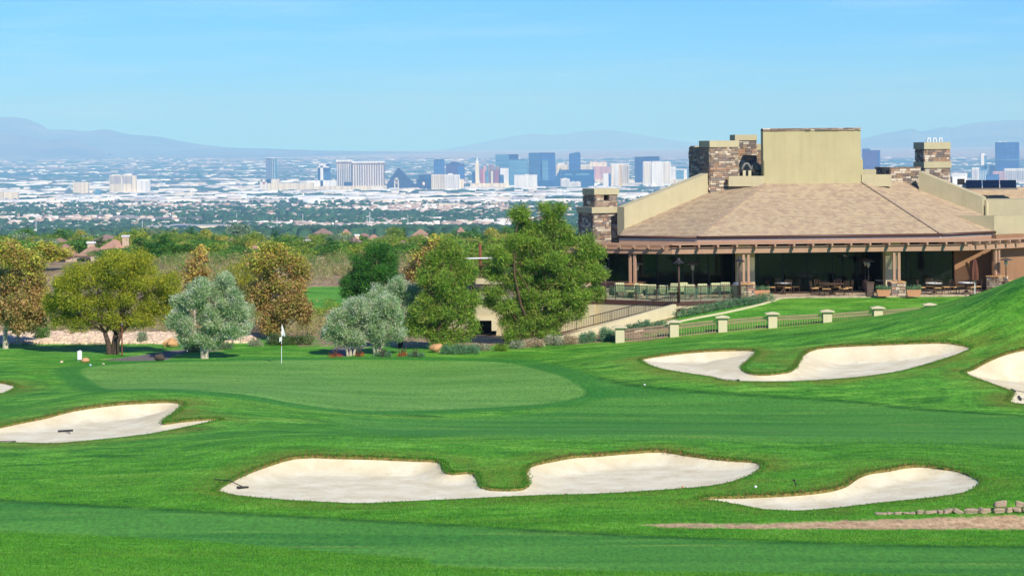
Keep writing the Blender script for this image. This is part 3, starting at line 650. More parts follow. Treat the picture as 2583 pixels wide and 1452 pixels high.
T('hotel_tower', 'pale teal glass tower pair behind the spired cluster', 15000, [('tower', 1250, 1284, 389, None, 'teal', 50), ('tower', 1283, 1308, 389, None, 'steel', 40, 10)], [('dark_top', 1283, 1308, 389.1, 403, 'navy', 46, 6)], fins=[(1250, 1283, 392, 455, 4, .6, 'blue')])
T('hotel_tower', 'blue-green glass slab between the teal pair and the tall dark one', 14700, [('tower', 1285, 1331, 403, None, 'teal', 40), ('tower', 1308, 1332, 405, None, 'steel', 30, 14)], [('crown', 1297, 1320, 401.5, 403.5, 'blue', 20)])
T('hotel_tower', 'tall curved dark blue tower with a paler inset, right of the white box', 14900, [('tower', 1334, 1361, 387, None, 'steel', 50), ('tower', 1361, 1401, 386.5, None, 'blue', 40, 12)], [('crown', 1335, 1400, 385.4, 387.5, 'navy', 40, 8)], extra=[('inset', 1368, 1383, 404, None, 'teal', 6, -4)])
T('white_hall', 'plain bright white box hall in front of the blue towers', 13500, [('hall', 1297, 1355, 442, None, 'white', 60)], [('roof_parapet', 1296.6, 1355.4, 441, 442.3, 'white', 62, -1), ('roof_box', 1325, 1331, 439, 441.2, 'white', 20, 10)])
e = T('hotel_tower', 'broad emerald green hotel with a sloping wing and pale roof sign', 13900, [('main_wing', 1415, 1499, 429, None, 'emerald', 45), ('low_wing', 1356, 1400, 455, None, 'emerald', 40)], [('sign_panel', 1424, 1443, 437, 442, 'teal', 2, -3), ('sign_panel', 1453, 1487, 437, 442, 'teal', 2, -3), ('roof_band', 1414.6, 1499.4, 428, 430.2, 'steel', 47, -1)])
mb = MB(); yb = 13905; z_ = zfar(13900)-3
mb.prism([P(1398, 456, yb), P(1414, 423, yb), Vector((fp(1414.5, yb), yb, z_)), Vector((fp(1398, yb), yb, z_))], (0, 40, 0)); mb.build('sloped_wing', FM['emerald'], e).matrix_parent_inverse = Matrix.Translation(-Vector(e.location))
T('white_hall', 'small white hotel annex in front of the emerald hotel', 13500, [('block', 1414, 1437, 451, None, 'white', 30), ('block', 1437, 1465, 459, None, 'white', 30)], [('roof_box', 1421, 1431, 449, 451.3, 'white', 12, 6), ('gable', 1443, 1449, 457, 459.3, 'white', 10), ('gable', 1454, 1460, 457, 459.3, 'white', 10)], fins=[(1415, 1436, 454, 474, 5, .8, 'grey'), (1438, 1464, 461, 474, 7, .8, 'grey')])
e = T('hotel_tower', 'slanted-top dark blue tower rising behind the emerald hotel', 15200, [('tower', 1436, 1465, 391, None, 'blue', 40)])
mb = MB(); yb = 15200; mb.prism([P(1436, 391.2, yb), P(1465, 391.2, yb), P(1462, 383.5, yb), P(1455, 383.5, yb), P(1436, 388, yb)], (0, 40, 0)); mb.build('slanted_crown', FM['steel'], e).matrix_parent_inverse = Matrix.Translation(-Vector(e.location))
T('hotel_tower', 'cream palazzo-style hotel between the tall dark tower and slanted tower', 15500, [('block', 1403, 1434, 415, None, 'cream', 40), ('block', 1408, 1424, 411, None, 'white', 30, 6)], [('cupola', 1431, 1434, 407, 415.3, 'cream', 8)], fins=[(1404, 1433, 418, 430, 6, 1.2, 'gold')])
T('hotel_tower', 'pale pink roofed hotel right of the slanted tower', 15600, [('block', 1465, 1500, 415, None, 'cream', 40), ('block', 1498, 1540, 420, None, 'pink', 40, -10), ('block', 1488, 1532, 409, None, 'cream', 30, 20)], [('gable', 1490, 1496, 407, 409.2, 'pink', 14, 22), ('gable', 1500, 1508, 406.5, 409.2, 'pink', 14, 22), ('gable', 1518, 1528, 407, 409.2, 'pink', 14, 22)], extra=[('podium', 1500, 1600, 452, None, 'cream', 40, -30)], fins=[(1466, 1499, 419, 440, 6, 1, 'grey'), (1499, 1539, 424, 450, 7, 1, 'tan')])
T('hotel_tower', 'cream and gold hotel with white corner piers', 14300, [('tower', 1541, 1587, 414, None, 'cream', 36), ('bay', 1551, 1561, 416, None, 'white', 6, -4), ('bay', 1561, 1568, 416, None, 'gold', 6, -5)], [('parapet', 1540, 1588, 412, 415, 'white', 38, -1)], fins=[(1542, 1586, 418, 462, 8, 1.6, 'white'), (1566, 1586, 418, 462, 4, 1.4, 'tan')])
T('hotel_tower', 'small white slab in front of the pink roofed hotel', 14000, [('slab', 1521, 1535, 438, None, 'white', 24), ('slab', 1534, 1541, 438, None, 'blue', 20, 4)], [('parapet', 1520.7, 1535.3, 437, 438.3, 'white', 25, -.5)])
T('hotel_tower', 'dark navy slab tower behind the white wavy hotel', 14900, [('tower', 1602, 1637, 397, None, 'navy', 40), ('tower', 1630, 1664, 394.5, None, 'navy', 40, 12)], [('crown', 1601.6, 1640, 395.5, 397.3, 'black', 42, -1)])
T('hotel_tower', 'white wavy-fronted hotel with fine vertical ribs', 14100, [('bay', 1622, 1644, 409, None, 'white', 34), ('bay', 1644, 1670, 409, None, 'white', 34, -6), ('bay', 1670, 1692, 409, None, 'white', 34)], [('scalloped_top', 1623, 1643, 407, 409.3, 'white', 30), ('scalloped_top', 1646, 1668, 406.5, 409.3, 'white', 30, -6), ('scalloped_top', 1671, 1690, 407, 409.3, 'white', 30)], fins=[(1623, 1643, 411, 461, 6, 1.2, 'cream'), (1645, 1669, 411, 461, 7, 1.2, 'grey'), (1671, 1691, 411, 461, 6, 1.2, 'cream')])
T('hotel_tower', 'low white frame buildings at the clubhouse end of the skyline', 14600, [('block', 1692, 1705, 420, None, 'white', 30), ('block', 1705, 1724, 429, None, 'teal', 30), ('block', 1725, 1733, 427, None, 'white', 20), ('block', 1733, 1765, 432, None, 'teal', 30)], [('canopy', 1692, 1729, 426, 429, 'white', 34, -2)], extra=[('podium', 1690, 1790, 452, None, 'cream', 50, -20)])
T('hotel_tower', 'violet blue tower between the stucco block and the right chimney', 14800, [('tower', 2178, 2221, 379, None, 'purple', 40), ('tower', 2178, 2196, 375, None, 'blue', 36, 3)], [('edge_pier', 2216, 2220, 381, None, 'blue', 6, -5)])
T('hotel_tower', 'tall bright blue glass tower at the right edge of the skyline', 14400, [('tower', 2515, 2572, 361, None, 'blue', 50)], [('roof_cap', 2515, 2571, 358.6, 361.4, 'steel', 44, 3), ('glass_band', 2514.8, 2572.2, 402, 404.5, 'teal', 52, -1), ('roof_box', 2520, 2528, 356.5, 358.8, 'white', 12, 8), ('roof_box', 2534, 2541, 356.5, 358.8, 'white', 12, 8)], fins=[(2515, 2572, 363, 440, 4, .5, 'steel')])
T('hotel_tower', 'thin white condominium tower left of the bright blue tower', 14600, [('tower', 2475, 2488, 389, None, 'white', 30), ('tower', 2484, 2489, 392, None, 'teal', 26, -4)], [('crown', 2476, 2485, 387, 389.2, 'white', 20, 3)])
T('hotel_tower', 'white mid-rise block with rows of balconies left of the thin tower', 14200, [('block', 2452, 2470, 424, None, 'white', 30), ('block', 2470, 2492, 427, None, 'teal', 30), ('block', 2500, 2512, 417, None, 'navy', 30, 20)], [('parapet', 2451.6, 2470.4, 422.8, 424.3, 'white', 31, -.5)], fins=[(2453, 2469, 427, 455, 5, .9, 'grey'), (2471, 2491, 430, 455, 5, 1.0, 'white')])
T('hotel_tower', 'long pale low hotel at the foot of the bright blue tower', 13900, [('block', 2505, 2535, 432, None, 'pink', 30), ('block', 2535, 2600, 425, None, 'white', 40, 8), ('block', 2400, 2440, 437, None, 'white', 30), ('block', 2490, 2520, 440, None, 'blue', 26, -6)], fins=[(2506, 2534, 435, 455, 7, .9, 'grey'), (2536, 2599, 428, 455, 14, 1.0, 'grey')])
T('hotel_tower', 'cream hotel of two ribbed wings standing alone on the left plain', 12800, [('wing', 276, 306, 442, None, 'cream', 30), ('wing', 310, 334, 441, None, 'cream', 30), ('wing', 334, 344, 443, None, 'cream', 24, -8)], [('roof_crown', 283, 301, 440, 442.3, 'white', 20, 4), ('roof_crown', 313, 330, 439.5, 441.3, 'white', 20, 4)], fins=[(277, 305, 444, 463, 9, 1.5, 'grey'), (311, 333, 444, 463, 8, 1.4, 'grey')], extra=[('link', 305, 311, 447, None, 'white', 20, 5), ('podium', 345, 378, 456, None, 'white', 30), ('podium', 188, 226, 459, None, 'cream', 40, -50)])
T('apartment_block', 'cream row of ribbed apartment blocks at the left edge of the valley', 9800, [('block', -6, 8, 485, None, 'cream', 24), ('block', 9, 20, 484, None, 'cream', 24), ('block', 20.5, 32, 485, None, 'cream', 24), ('block', 33, 45, 484, None, 'cream', 24)], [('roof_box', 12, 17, 482.8, 484.2, 'white', 8), ('roof_box', 36, 41, 482.8, 484.2, 'white', 8)])
T('sign_tower', 'white square sign tower at the left end of the casino strip', 13500, [('leg', 658, 662, 453, None, 'white', 10), ('leg', 669, 673, 453, None, 'white', 10), ('head', 658, 673, 452, 459, 'white', 10)], [('screen', 662.5, 668.5, 458, 464, 'red', 6, 2)])
T('dome_hall', 'pale blue tent hall among white warehouses on the left plain', 11200, [('hall', 238, 252, 480, None, 'teal', 30), ('hall', 241, 249, 476.5, 480.2, 'teal', 20, 4)])

# ------------------------------------------------------------------ city: low-rise fabric
def box_cloud(X, Y, Z, w, d, h, col, roofcol=None):
    n = len(X); o = np.array([(-.5, -.5), (.5, -.5), (.5, .5), (-.5, .5)])
    V = np.zeros((n, 8, 3)); V[:, :4, 0] = X[:, None]+w[:, None]*o[:, 0]; V[:, :4, 1] = Y[:, None]+d[:, None]*o[:, 1]; V[:, 4:] = V[:, :4]
    V[:, :4, 2] = (Z-3)[:, None]; V[:, 4:, 2] = (Z+h)[:, None]
    F = np.array([[0, 1, 5, 4], [1, 2, 6, 5], [2, 3, 7, 6], [3, 0, 4, 7], [4, 5, 6, 7]])
    F = (F[None]+np.arange(n)[:, None, None]*8).reshape(-1, 4)
    return V.reshape(-1, 3), F, np.repeat(col, 8, 0)
def pixel_scatter(n, px0, px1, py0, py1, seed):
    r = np.random.default_rng(seed); px = r.uniform(px0, px1, n); py = r.uniform(py0, py1, n)
    # unproject to the sloping valley floor
    Ys = np.geomspace(2500, 42000, 3000); rows = 370+(ZC-np.interp(Ys, PROF_Y, PROF_Z))*FPX/Ys
    o = np.argsort(rows); a = np.array([unroll(x, y) for x, y in zip(px, py)])
    Y = np.interp(a[:, 1]+370, rows[o], Ys[o]); X = a[:, 0]*Y/FPX
    return X, Y, np.interp(Y, PROF_Y, PROF_Z), r
WH = np.array([lin(248, 246, 242)[:3], lin(238, 232, 222)[:3], lin(226, 214, 198)[:3], lin(200, 194, 190)[:3], lin(230, 236, 240)[:3]])
def city_layer(n, px, py, w, h, pal, seed, name, label, dens=None, dd=1.0):
    X, Y, Z, r = pixel_scatter(n, *px, *py, seed)
    if dens is not None:
        f = np.sin(X/310+seed)*np.sin(Y/430+seed*2)+.5*np.sin(X/97)*np.sin(Y/170); k = f > dens; X, Y, Z = X[k], Y[k], Z[k]
    m = len(X); ww = r.uniform(*w, m)*np.exp(r.normal(0, .35, m)); hh = r.uniform(*h, m); c = pal[r.integers(0, len(pal), m)]*r.uniform(.82, 1.05, (m, 1))
    V, F, C = box_cloud(X, Y, Z, ww, ww*r.uniform(.5, 1.0, m)*dd, hh, c)
    return tag(mesh_np(name, V, F, M['city'], cols=np.clip(C, 0, .92)), label, kind='stuff')
ROOFS = np.array([lin(190, 164, 146)[:3], lin(204, 184, 166)[:3], lin(220, 208, 192)[:3], lin(240, 236, 228)[:3], lin(172, 152, 138)[:3], lin(236, 230, 220)[:3]])
city_layer(2600, (-250, 2800), (398, 447), (18, 60), (5, 9), WH, 11, 'far_suburb', 'specks of far white roofs beyond the hotels', -.05)
city_layer(2300, (-250, 2800), (452, 512), (35, 120), (6, 13), WH, 12, 'warehouse_district', 'dense mass of small white warehouses round the airport', -.12)
city_layer(8500, (-250, 2800), (501, 592), (8, 17), (4, 7), ROOFS, 13, 'far_houses', 'mass of tiny tan and cream houses filling the valley', -.35)
def tree_cloud(n, px, py, rad, seed, name, label, dens=None, col=lin(58, 90, 52)):
    X, Y, Z, r = pixel_scatter(n, *px, *py, seed)
    if dens is not None:
        f = np.sin(X/260+seed)*np.sin(Y/370+seed)+.6*np.sin(X/88+1)*np.sin(Y/150); k = f < dens; X, Y, Z = X[k], Y[k], Z[k]
    m = len(X); n_ = 6; R = r.uniform(*rad, m); H = r.uniform(5, 11, m)
    ang = np.arange(n_)*2*math.pi/n_
    V = np.zeros((m, 2*n_+1, 3))
    for j, (rr, zz) in enumerate(((1.0, .25), (.8, .75))):
        q = R[:, None]*rr*r.uniform(.65, 1.25, (m, n_))
        V[:, j*n_:(j+1)*n_, 0] = X[:, None]+q*np.cos(ang); V[:, j*n_:(j+1)*n_, 1] = Y[:, None]+q*np.sin(ang); V[:, j*n_:(j+1)*n_, 2] = (Z+H*zz)[:, None]*1
    V[:, 2*n_] = np.stack([X, Y, Z+H], -1)
    V[:, :n_, 2] = (Z-1)[:, None]
    k = np.arange(n_); k1 = (k+1) % n_
    Q = np.stack([k, k1, n_+k1, n_+k], -1); Tt = np.stack([n_+k, n_+k1, np.full(n_, 2*n_)], -1); off = np.arange(m)[:, None, None]*(2*n_+1)
    C = np.array(col[:3])*r.uniform(.6, 1.35, (m, 1))
    return tag(mesh_np(name, V.reshape(-1, 3), [(Q[None]+off).reshape(-1, 4), (Tt[None]+off).reshape(-1, 3)], M['city'], cols=np.repeat(C, 2*n_+1, 0)), label, kind='stuff')
tree_cloud(15000, (-250, 2800), (500, 600), (5, 11), 21, 'valley_trees', 'dark street trees merging into one mass across the valley', .35)
tree_cloud(8000, (-250, 2800), (444, 505), (12, 40), 22, 'valley_trees', 'dark tree belts between the white warehouses', .02)
tree_cloud(4200, (-250, 2800), (399, 450), (25, 90), 23, 'valley_trees', 'blue-green trees beyond the hotels', .2)
# the largest low-rise buildings one by one
def proto_wh(name, w, d, h, c, rc):
    e = []
    mb = MB(); mb.cur = c; mb.box((0, 0, h/2-2), (w, d, h+4)); mb.cur = rc; mb.box((0, 0, h+.4), (w*1.006, d*1.006, .8))
    return mb
whm = []
for k_, (w, d, h) in enumerate(((90, 60, 10), (150, 70, 11), (60, 50, 12), (210, 60, 9), (46, 40, 15))):
    o = proto_wh('warehouse', w, d, h, WH[k_ % 3], WH[(k_+1) % 5]).build('warehouse', M['city'], col=True); whm.append(o.data); bpy.data.objects.remove(o)
r = np.random.default_rng(5)
for i in range(130):
    px = r.uniform(-100, 2700)
    if 1760 < px < 2400: continue
    py = r.uniform(466, 512); p = hitfar(px, py)
    o = bpy.data.objects.new('warehouse', whm[r.integers(0, 5)]); link(o); o.location = p; o.scale = (r.uniform(.7, 1.4), 1, r.uniform(.7, 1.3)); o.rotation_euler.z = r.normal(0, .06)
    tag(o, 'flat white warehouse '+('at the left edge of the valley' if px < 250 else 'below the lone cream hotel' if px < 600 else 'below the slim glass pair' if px < 820 else 'below the striped hotel' if px < 1080 else 'below the spired tower cluster' if px < 1290 else 'below the emerald hotel' if px < 1500 else 'left of the clubhouse roof' if px < 1760 else 'beyond the right chimney')+(', in the far rows' if py < 488 else ', in the near rows'), 'warehouse', 'white warehouses on the valley plain')
def hip(mb, w, d, h, rh, c, rc, ov=.6):
    mb.cur = c; mb.box((0, 0, h/2-1), (w, d, h+2)); mb.cur = rc; a, b = w/2+ov, d/2+ov; k = max(0, a-b)
    mb.add([(-a, -b, h), (a, -b, h), (a, b, h), (-a, b, h), (-k, 0, h+rh), (k, 0, h+rh)] if a > b else [(-a, -b, h), (a, -b, h), (a, b, h), (-a, b, h), (0, -(b-a), h+rh), (0, b-a, h+rh)],
           [[0, 1, 5, 4], [1, 2, 5], [2, 3, 4, 5], [3, 0, 4], [3, 2, 1, 0]] if a > b else [[0, 1, 4], [1, 2, 5, 4], [2, 3, 5], [3, 0, 4, 5], [3, 2, 1, 0]])
    return mb
hm = []
for k_, (w, d) in enumerate(((16, 12), (20, 13), (13, 11), (24, 14))):
    o = hip(MB(), w, d, 4.5, 3, lin(236, 220, 198)[:3], ROOFS[k_ % 3], .8).build('valley_house', M['city'], col=True); hm.append(o.data); bpy.data.objects.remove(o)
for i in range(220):
    px = r.uniform(-60, 1500); py = r.uniform(538, 588); p = hitfar(px, py)
    o = bpy.data.objects.new('valley_house', hm[r.integers(0, 4)]); link(o); o.location = p; s_ = r.uniform(.55, 1.0); o.scale = (s_, s_, s_); o.rotation_euler.z = r.choice((0, .3, 1.4))
    tag(o, 'one of the small hip-roofed valley houses '+('above the leftmost sycamores' if px < 150 else 'above the big mesquite' if px < 460 else 'above the golden sycamore' if px < 800 else 'above the dark pine' if px < 1040 else 'left of the tall pine top' if px < 1300 else 'behind the tall pine')+(', farther rows' if py < 562 else ', nearer rows'), 'house', 'valley houses beyond the tree belt')
# long white sheds, school hall and dark-roofed centre in the nearer valley
for a, b, pt, pb, m_, lab in ((372, 426, 571, 586, 'white', 'white flat-roofed hall just above the trees near the left'), (428, 470, 567, 584, 'steel', 'long building with blue glass front above the trees near the left'), (470, 560, 568, 584, 'cream', 'long cream low building above the trees near the left'),
                            (505, 660, 503, 511, 'white', 'very long white shed across the left plain'), (1235, 1300, 508, 517, 'cream', 'cream four-storey block left of the tall pine'), (1106, 1165, 512, 518, 'cream', 'cream low block farther left of the tall pine'),
                            (866, 1010, 494, 500, 'white', 'long white shed below the striped hotel'), (940, 1005, 489, 495, 'navy', 'dark-fronted long shed below the pyramid'), (785, 855, 556, 561, 'navy', 'long dark solar canopy over a car park'), (835, 905, 558.5, 564, 'grey', 'second dark solar canopy at the car park')):
    p = hitfar((a+b)/2, pb); Y = p.y
    e = T('low_hall', lab, Y, [('hall', a, b, pt+1, None, m_, 50)], [('roof_edge', a-.4, b+.4, pt, pt+1.1, 'roof', 51, -.5)])
# transmission poles
pole = MB(); pole.tube([(0, 0, -2), (0, 0, 34)], [.9, .45], 8).bar((-3.5, 0, 31), (3.5, 0, 31), .35, .35).bar((-3, 0, 26), (3, 0, 26), .35, .35)
pm = pole.build('transmission_pole', M['white']); pd = pm.data; bpy.data.objects.remove(pm)
for kq, (px, pb, pt) in enumerate(((91, 590, 557), (124, 558, 537), (277, 557, 537), (359, 589, 556), (418, 574, 558), (435, 557, 537), (597, 560, 538), (699, 578, 549), (741, 585, 573), (764, 566, 539), (933, 571, 534), (926, 576, 551), (1029, 568, 541), (1106, 552, 540), (1228, 576, 545), (1283, 560, 545), (83, 454, 442), (205, 453, 442))):
    p = hitfar(px, pb); o = bpy.data.objects.new('transmission_pole', pd); link(o); o.location = p
    o.scale = [(pb-pt)*p.y/FPX/34]*3
    tag(o, 'white transmission pole '+('above the leftmost sycamore, tall', 'above the leftmost sycamore, far small', 'far small, above the pink peaked roof', 'tall, right of the pink peaked roof', 'beside the white flat hall', 'far small, above the white flat hall', 'above the dark trees left of the golden sycamore', 'tall, above the golden sycamore', 'short, right of the golden sycamore', 'far, above the hip-roofed berm house', 'slim, above the dark pine', 'stout, left of the slim one above the dark pine', 'above the two solar canopies, rightmost of the row', 'far small, left of the cream four-storey block', 'just left of the tall pine', 'hidden beside the tall pine top', 'tiny, on the far left plain', 'tiny, left of the lone cream hotel')[kq], 'pole', 'transmission poles in the valley')

# ------------------------------------------------------------------ the air
hz = MB(); hz.box((0, 33000, 520), (92500, 75500, 1700))
ho = hz.build('haze', None); tag(ho, 'blue desert haze filling the valley air', kind='stuff')
hmn = bpy.data.materials.new('haze'); hmn.use_nodes = True; nn = hmn.node_tree.nodes
for n in list(nn): nn.remove(n)
pv = nn.new('ShaderNodeVolumePrincipled'); pv.inputs['Color'].default_value = (0.27, 0.58, 1.0, 1); pv.inputs['Absorption Color'].default_value = (0.6, 0.86, 1, 1); pv.inputs['Density'].default_value = 5.4e-5; pv.inputs['Anisotropy'].default_value = -0.18
oo = nn.new('ShaderNodeOutputMaterial'); hmn.node_tree.links.new(pv.outputs[0], oo.inputs['Volume'])
ho.data.materials.append(hmn)
# ------------------------------------------------------------------ vegetation
def leaf_cloud(cen, out, n_per, spread, size, aspect, pal, r, orient=0.0, tvar=.25, flat=False):
    """leaf-sized rhombs round the cluster centres. out: outward direction per cluster"""
    m = len(cen); k = m*n_per; ci = np.repeat(np.arange(m), n_per)
    p = cen[ci]+r.normal(0, 1, (k, 3))*spread
    d = r.normal(0, 1, (k, 3)); d /= np.linalg.norm(d, axis=1)[:, None]
    d = d*(1-orient)+out[ci]*orient+np.array([0, 0, .25*orient]); d /= np.linalg.norm(d, axis=1)[:, None]
    q = r.normal(0, 1, (k, 3)); q -= d*(q*d).sum(1)[:, None]; q /= np.linalg.norm(q, axis=1)[:, None]
    L = size*r.uniform(.6, 1.4, k); w = L*aspect*r.uniform(.7, 1.3, k)
    a = p-d*L[:, None]/2; b = p+q*w[:, None]/2; c = p+d*L[:, None]/2; e = p-q*w[:, None]/2
    V = np.stack([a, b, c, e], 1).reshape(-1, 3); F = np.arange(4*k).reshape(k, 4)
    pal = np.array([x[:3] for x in pal])
    base = pal[r.integers(0, len(pal), m)]*r.uniform(1-tvar, 1+tvar, (m, 1))*2.05
    c = np.minimum(base[ci]*r.uniform(.84, 1.16, (k, 1)), .75)
    return V, F, np.repeat(c, 4, 0)
def lobes_to_clusters(lobes, dens, r, inner=.45):
    C, O = [], []
    for c, rad in lobes:
        c = np.array(c); rad = np.array(rad); n = max(6, int(dens*(rad.prod())**(2/3)*4*math.pi/3))
        d = r.normal(0, 1, (n, 3)); d /= np.linalg.norm(d, axis=1)[:, None]
        q = inner+(1-inner)*r.uniform(0, 1, n)**.6
        C.append(c+d*rad*(q*r.uniform(.85, 1.12, n))[:, None]); O.append(d)
    return np.vstack(C), np.vstack(O)
PAL = dict(
 mesquite=[lin(136, 136, 36), lin(116, 124, 36), lin(150, 146, 48), lin(102, 114, 36)],
 olive=[lin(124, 146, 104), lin(152, 170, 124), lin(100, 126, 84), lin(172, 184, 144)],
 pine=[lin(80, 108, 34), lin(108, 132, 44), lin(68, 94, 32), lin(120, 124, 56), lin(92, 120, 38)],
 darkpine=[lin(44, 88, 30), lin(60, 104, 32), lin(36, 74, 28)],
 sycamore=[lin(158, 126, 66), lin(142, 104, 58), lin(164, 142, 66), lin(122, 124, 56), lin(170, 148, 70)],
 brownsyc=[lin(144, 116, 72), lin(152, 126, 82), lin(130, 106, 66), lin(132, 124, 64), lin(112, 116, 58)],
 yellowsyc=[lin(146, 146, 56), lin(124, 134, 54), lin(166, 154, 64), lin(150, 128, 62), lin(108, 124, 52)],
 green=[lin(70, 106, 40), lin(86, 120, 44), lin(58, 92, 36)], ygreen=[lin(112, 128, 44), lin(94, 116, 42), lin(130, 136, 50)],
 greyg=[lin(98, 116, 86), lin(116, 132, 100), lin(84, 104, 78)], sage=[lin(132, 136, 112), lin(116, 124, 98), lin(150, 146, 122)],
 scrub=[lin(142, 128, 88), lin(122, 118, 72), lin(158, 142, 104), lin(108, 118, 62)], dry=[lin(158, 138, 112), lin(140, 120, 96), lin(172, 152, 124)],
 juniper=[lin(84, 116, 84), lin(100, 130, 92), lin(72, 102, 74)], hedge=[lin(70, 86, 44), lin(86, 100, 52), lin(60, 76, 40)], red=[lin(214, 66, 36), lin(196, 50, 34), lin(228, 92, 48)])
def limb(mb, a, b, r0, r1, r, bend=.12, n=5, sides=6):
    a, b = Vector(a), Vector(b); L = (b-a).length; w = Vector(r.normal(0, 1, 3)); w = w*(bend*L/ max(.01, w.length))
    mb.tube([a.lerp(b, t)+w*(4*t*(1-t)) for t in np.linspace(0, 1, n)], [r0+(r1-r0)*t for t in np.linspace(0, 1, n)], sides)
def tree(name, label, base, lobes, pal, kind='leaf', bark='bark_dark', stems=((0, 0),), tr=.16, dens=26, n_per=16, spread=.16, size=.11, aspect=.45, orient=0.0, seed=1, group=None, split=None, palf=None, inner=.45, cat='tree', sat=4):
    """lobes: world-space (centre, radii). parts: trunk (stems + limbs), crown"""
    r = np.random.default_rng(seed); base = Vector(base)
    e = empty(name, base, 0, label, cat, group)
    if sat:
        more = []
        for c, rd in lobes:
            c = Vector(c); rd = np.array(rd); more.append((c, tuple(rd*.74)))
            for _ in range(sat):
                d_ = r.normal(0, 1, 3); d_ /= np.linalg.norm(d_); more.append((c+Vector(d_*rd*.72), tuple(rd*r.uniform(.26, .46)*np.array([1.15, 1.15, .85]))))
        lobes = more
    C, O = lobes_to_clusters([((Vector(c)-base), rd) for c, rd in lobes], dens, r, inner)
    if palf is None: V, F, K = leaf_cloud(C, O, n_per, spread, size, aspect, PAL[pal], r, orient)
    else:
        V, F, K = [], [], []
        which = palf(C, r)
        for w in set(which):
            k = np.array([q == w for q in which]); v, f, c = leaf_cloud(C[k], O[k], n_per, spread, size, aspect, PAL[w], r, orient)
            F.append(f+sum(len(x) for x in V)); V.append(v); K.append(c)
        V, F, K = np.vstack(V), np.vstack(F), np.vstack(K)
    mesh_np('crown', V, F, M['needle' if kind == 'needle' else 'leaf'], e, cols=K)
    mb = MB(); lb = [Vector(c)-base for c, rd in lobes[::(sat+1) if sat else 1]]; zmin = min((l.z-rd[2]) for l, (c, rd) in zip(lb, lobes[::(sat+1) if sat else 1]))
    for si, (sx, sy) in enumerate(stems):
        fk = Vector((sx*.6, sy*.6, max(.5, zmin*(split or .8)+.15)))
        mb.tube([Vector((sx*.22, sy*.22, -.25)), Vector((sx*.26, sy*.26, .12)), fk*.5+Vector((sx*.05, 0, .1)), fk], [tr*1.5, tr*1.1, tr*.9, tr*.75], 8)
        mine = [q for i, q in enumerate(lb) if i % len(stems) == si] or lb[:1]
        for q in mine:
            limb(mb, fk, q, tr*.5, tr*.1, r)
            for _ in range(4):
                w = Vector(C[r.integers(0, len(C))])
                if (w-q).length < 3.0: limb(mb, q.lerp(fk, r.uniform(0, .5)), w, tr*.2, tr*.05, r, sides=5)
    mb.build('trunk', M[bark], e, True)
    return e
def PL(lst, Y, dscale=1.0, seed=0):
    """lobes given in photo pixels (x, y, rx, ry[, dy metres])"""
    r = np.random.default_rng(seed+3); out = []
    for q in lst:
        dy = q[4] if len(q) > 4 else r.uniform(-.6, .6)*q[2]*Y/FPX
        Yq = Y+dy; s = Y/FPX; out.append((P(q[0], q[1], Yq), (q[2]*s, (q[2]+q[3])/2*s*dscale, q[3]*s)))
    return out
def by_height(lo, hi, zsplit, soft):
    def f(C, r): return [lo if z+r.normal(0, soft) < zsplit else hi for z in C[:, 2]]
    return f
# --- the big spreading mesquite
Y = hit(283, 893).y
tree('mesquite_tree', 'broad yellow-olive mesquite with dark forked trunk beside the lamp post', hit(283, 893),
     PL([(165, 740, 48, 55), (215, 700, 55, 50), (150, 790, 45, 38), (225, 780, 60, 45), (290, 680, 62, 50), (300, 745, 62, 50), (365, 700, 52, 48), (350, 650, 34, 30), (395, 755, 50, 42), (430, 720, 32, 42), (425, 790, 38, 36), (350, 800, 48, 30), (285, 810, 40, 26), (200, 815, 40, 24), (130, 760, 26, 30)], Y),
     'mesquite', stems=((-.7, 0), (.35, .3), (.9, -.2)), tr=.17, dens=70, n_per=22, spread=.14, size=.11, aspect=.36, seed=11, inner=.62)
# --- olives
Y = hit(516, 904).y
tree('olive_tree', 'silvery green olive tree with pale twin trunk beside the cart path', hit(514, 904),
     PL([(452, 800, 30, 42), (500, 745, 40, 46), (560, 735, 36, 44), (530, 800, 48, 42), (590, 770, 34, 46), (470, 845, 32, 26), (535, 850, 44, 24), (595, 825, 34, 32), (450, 765, 16, 22), (565, 710, 18, 18), (505, 715, 18, 18)], Y),
     'olive', bark='bark_pale', stems=((-.25, 0), (.55, .1)), tr=.12, dens=95, n_per=22, spread=.11, size=.16, aspect=.2, orient=.62, inner=.58, sat=6, seed=12)
Y = hit(600, 866).y
tree('olive_tree', 'second silvery olive half hidden behind the first, many thin stems', hit(603, 866),
     PL([(600, 790, 30, 40), (625, 800, 22, 36), (590, 825, 30, 22), (560, 790, 24, 36)], Y), 'olive', bark='bark_pale', stems=((-.5, 0), (0, .2), (.5, 0)), tr=.06, dens=46, n_per=18, spread=.13, size=.12, aspect=.22, orient=.4, seed=13)
Y = hit(888, 895).y
tree('olive_tree', 'pale multi-stemmed olive in front of the blue path', hit(884, 896),
     PL([(850, 810, 32, 36), (890, 785, 36, 38), (925, 800, 34, 40), (865, 845, 34, 26), (830, 838, 20, 24), (905, 848, 36, 26), (950, 830, 22, 34)], Y), 'olive', bark='bark_pale', stems=((-.7, 0), (0, 0), (.8, .1)), tr=.075, dens=95, n_per=22, spread=.11, size=.16, aspect=.2, orient=.62, inner=.58, sat=6, seed=14)
Y = hit(955, 893).y
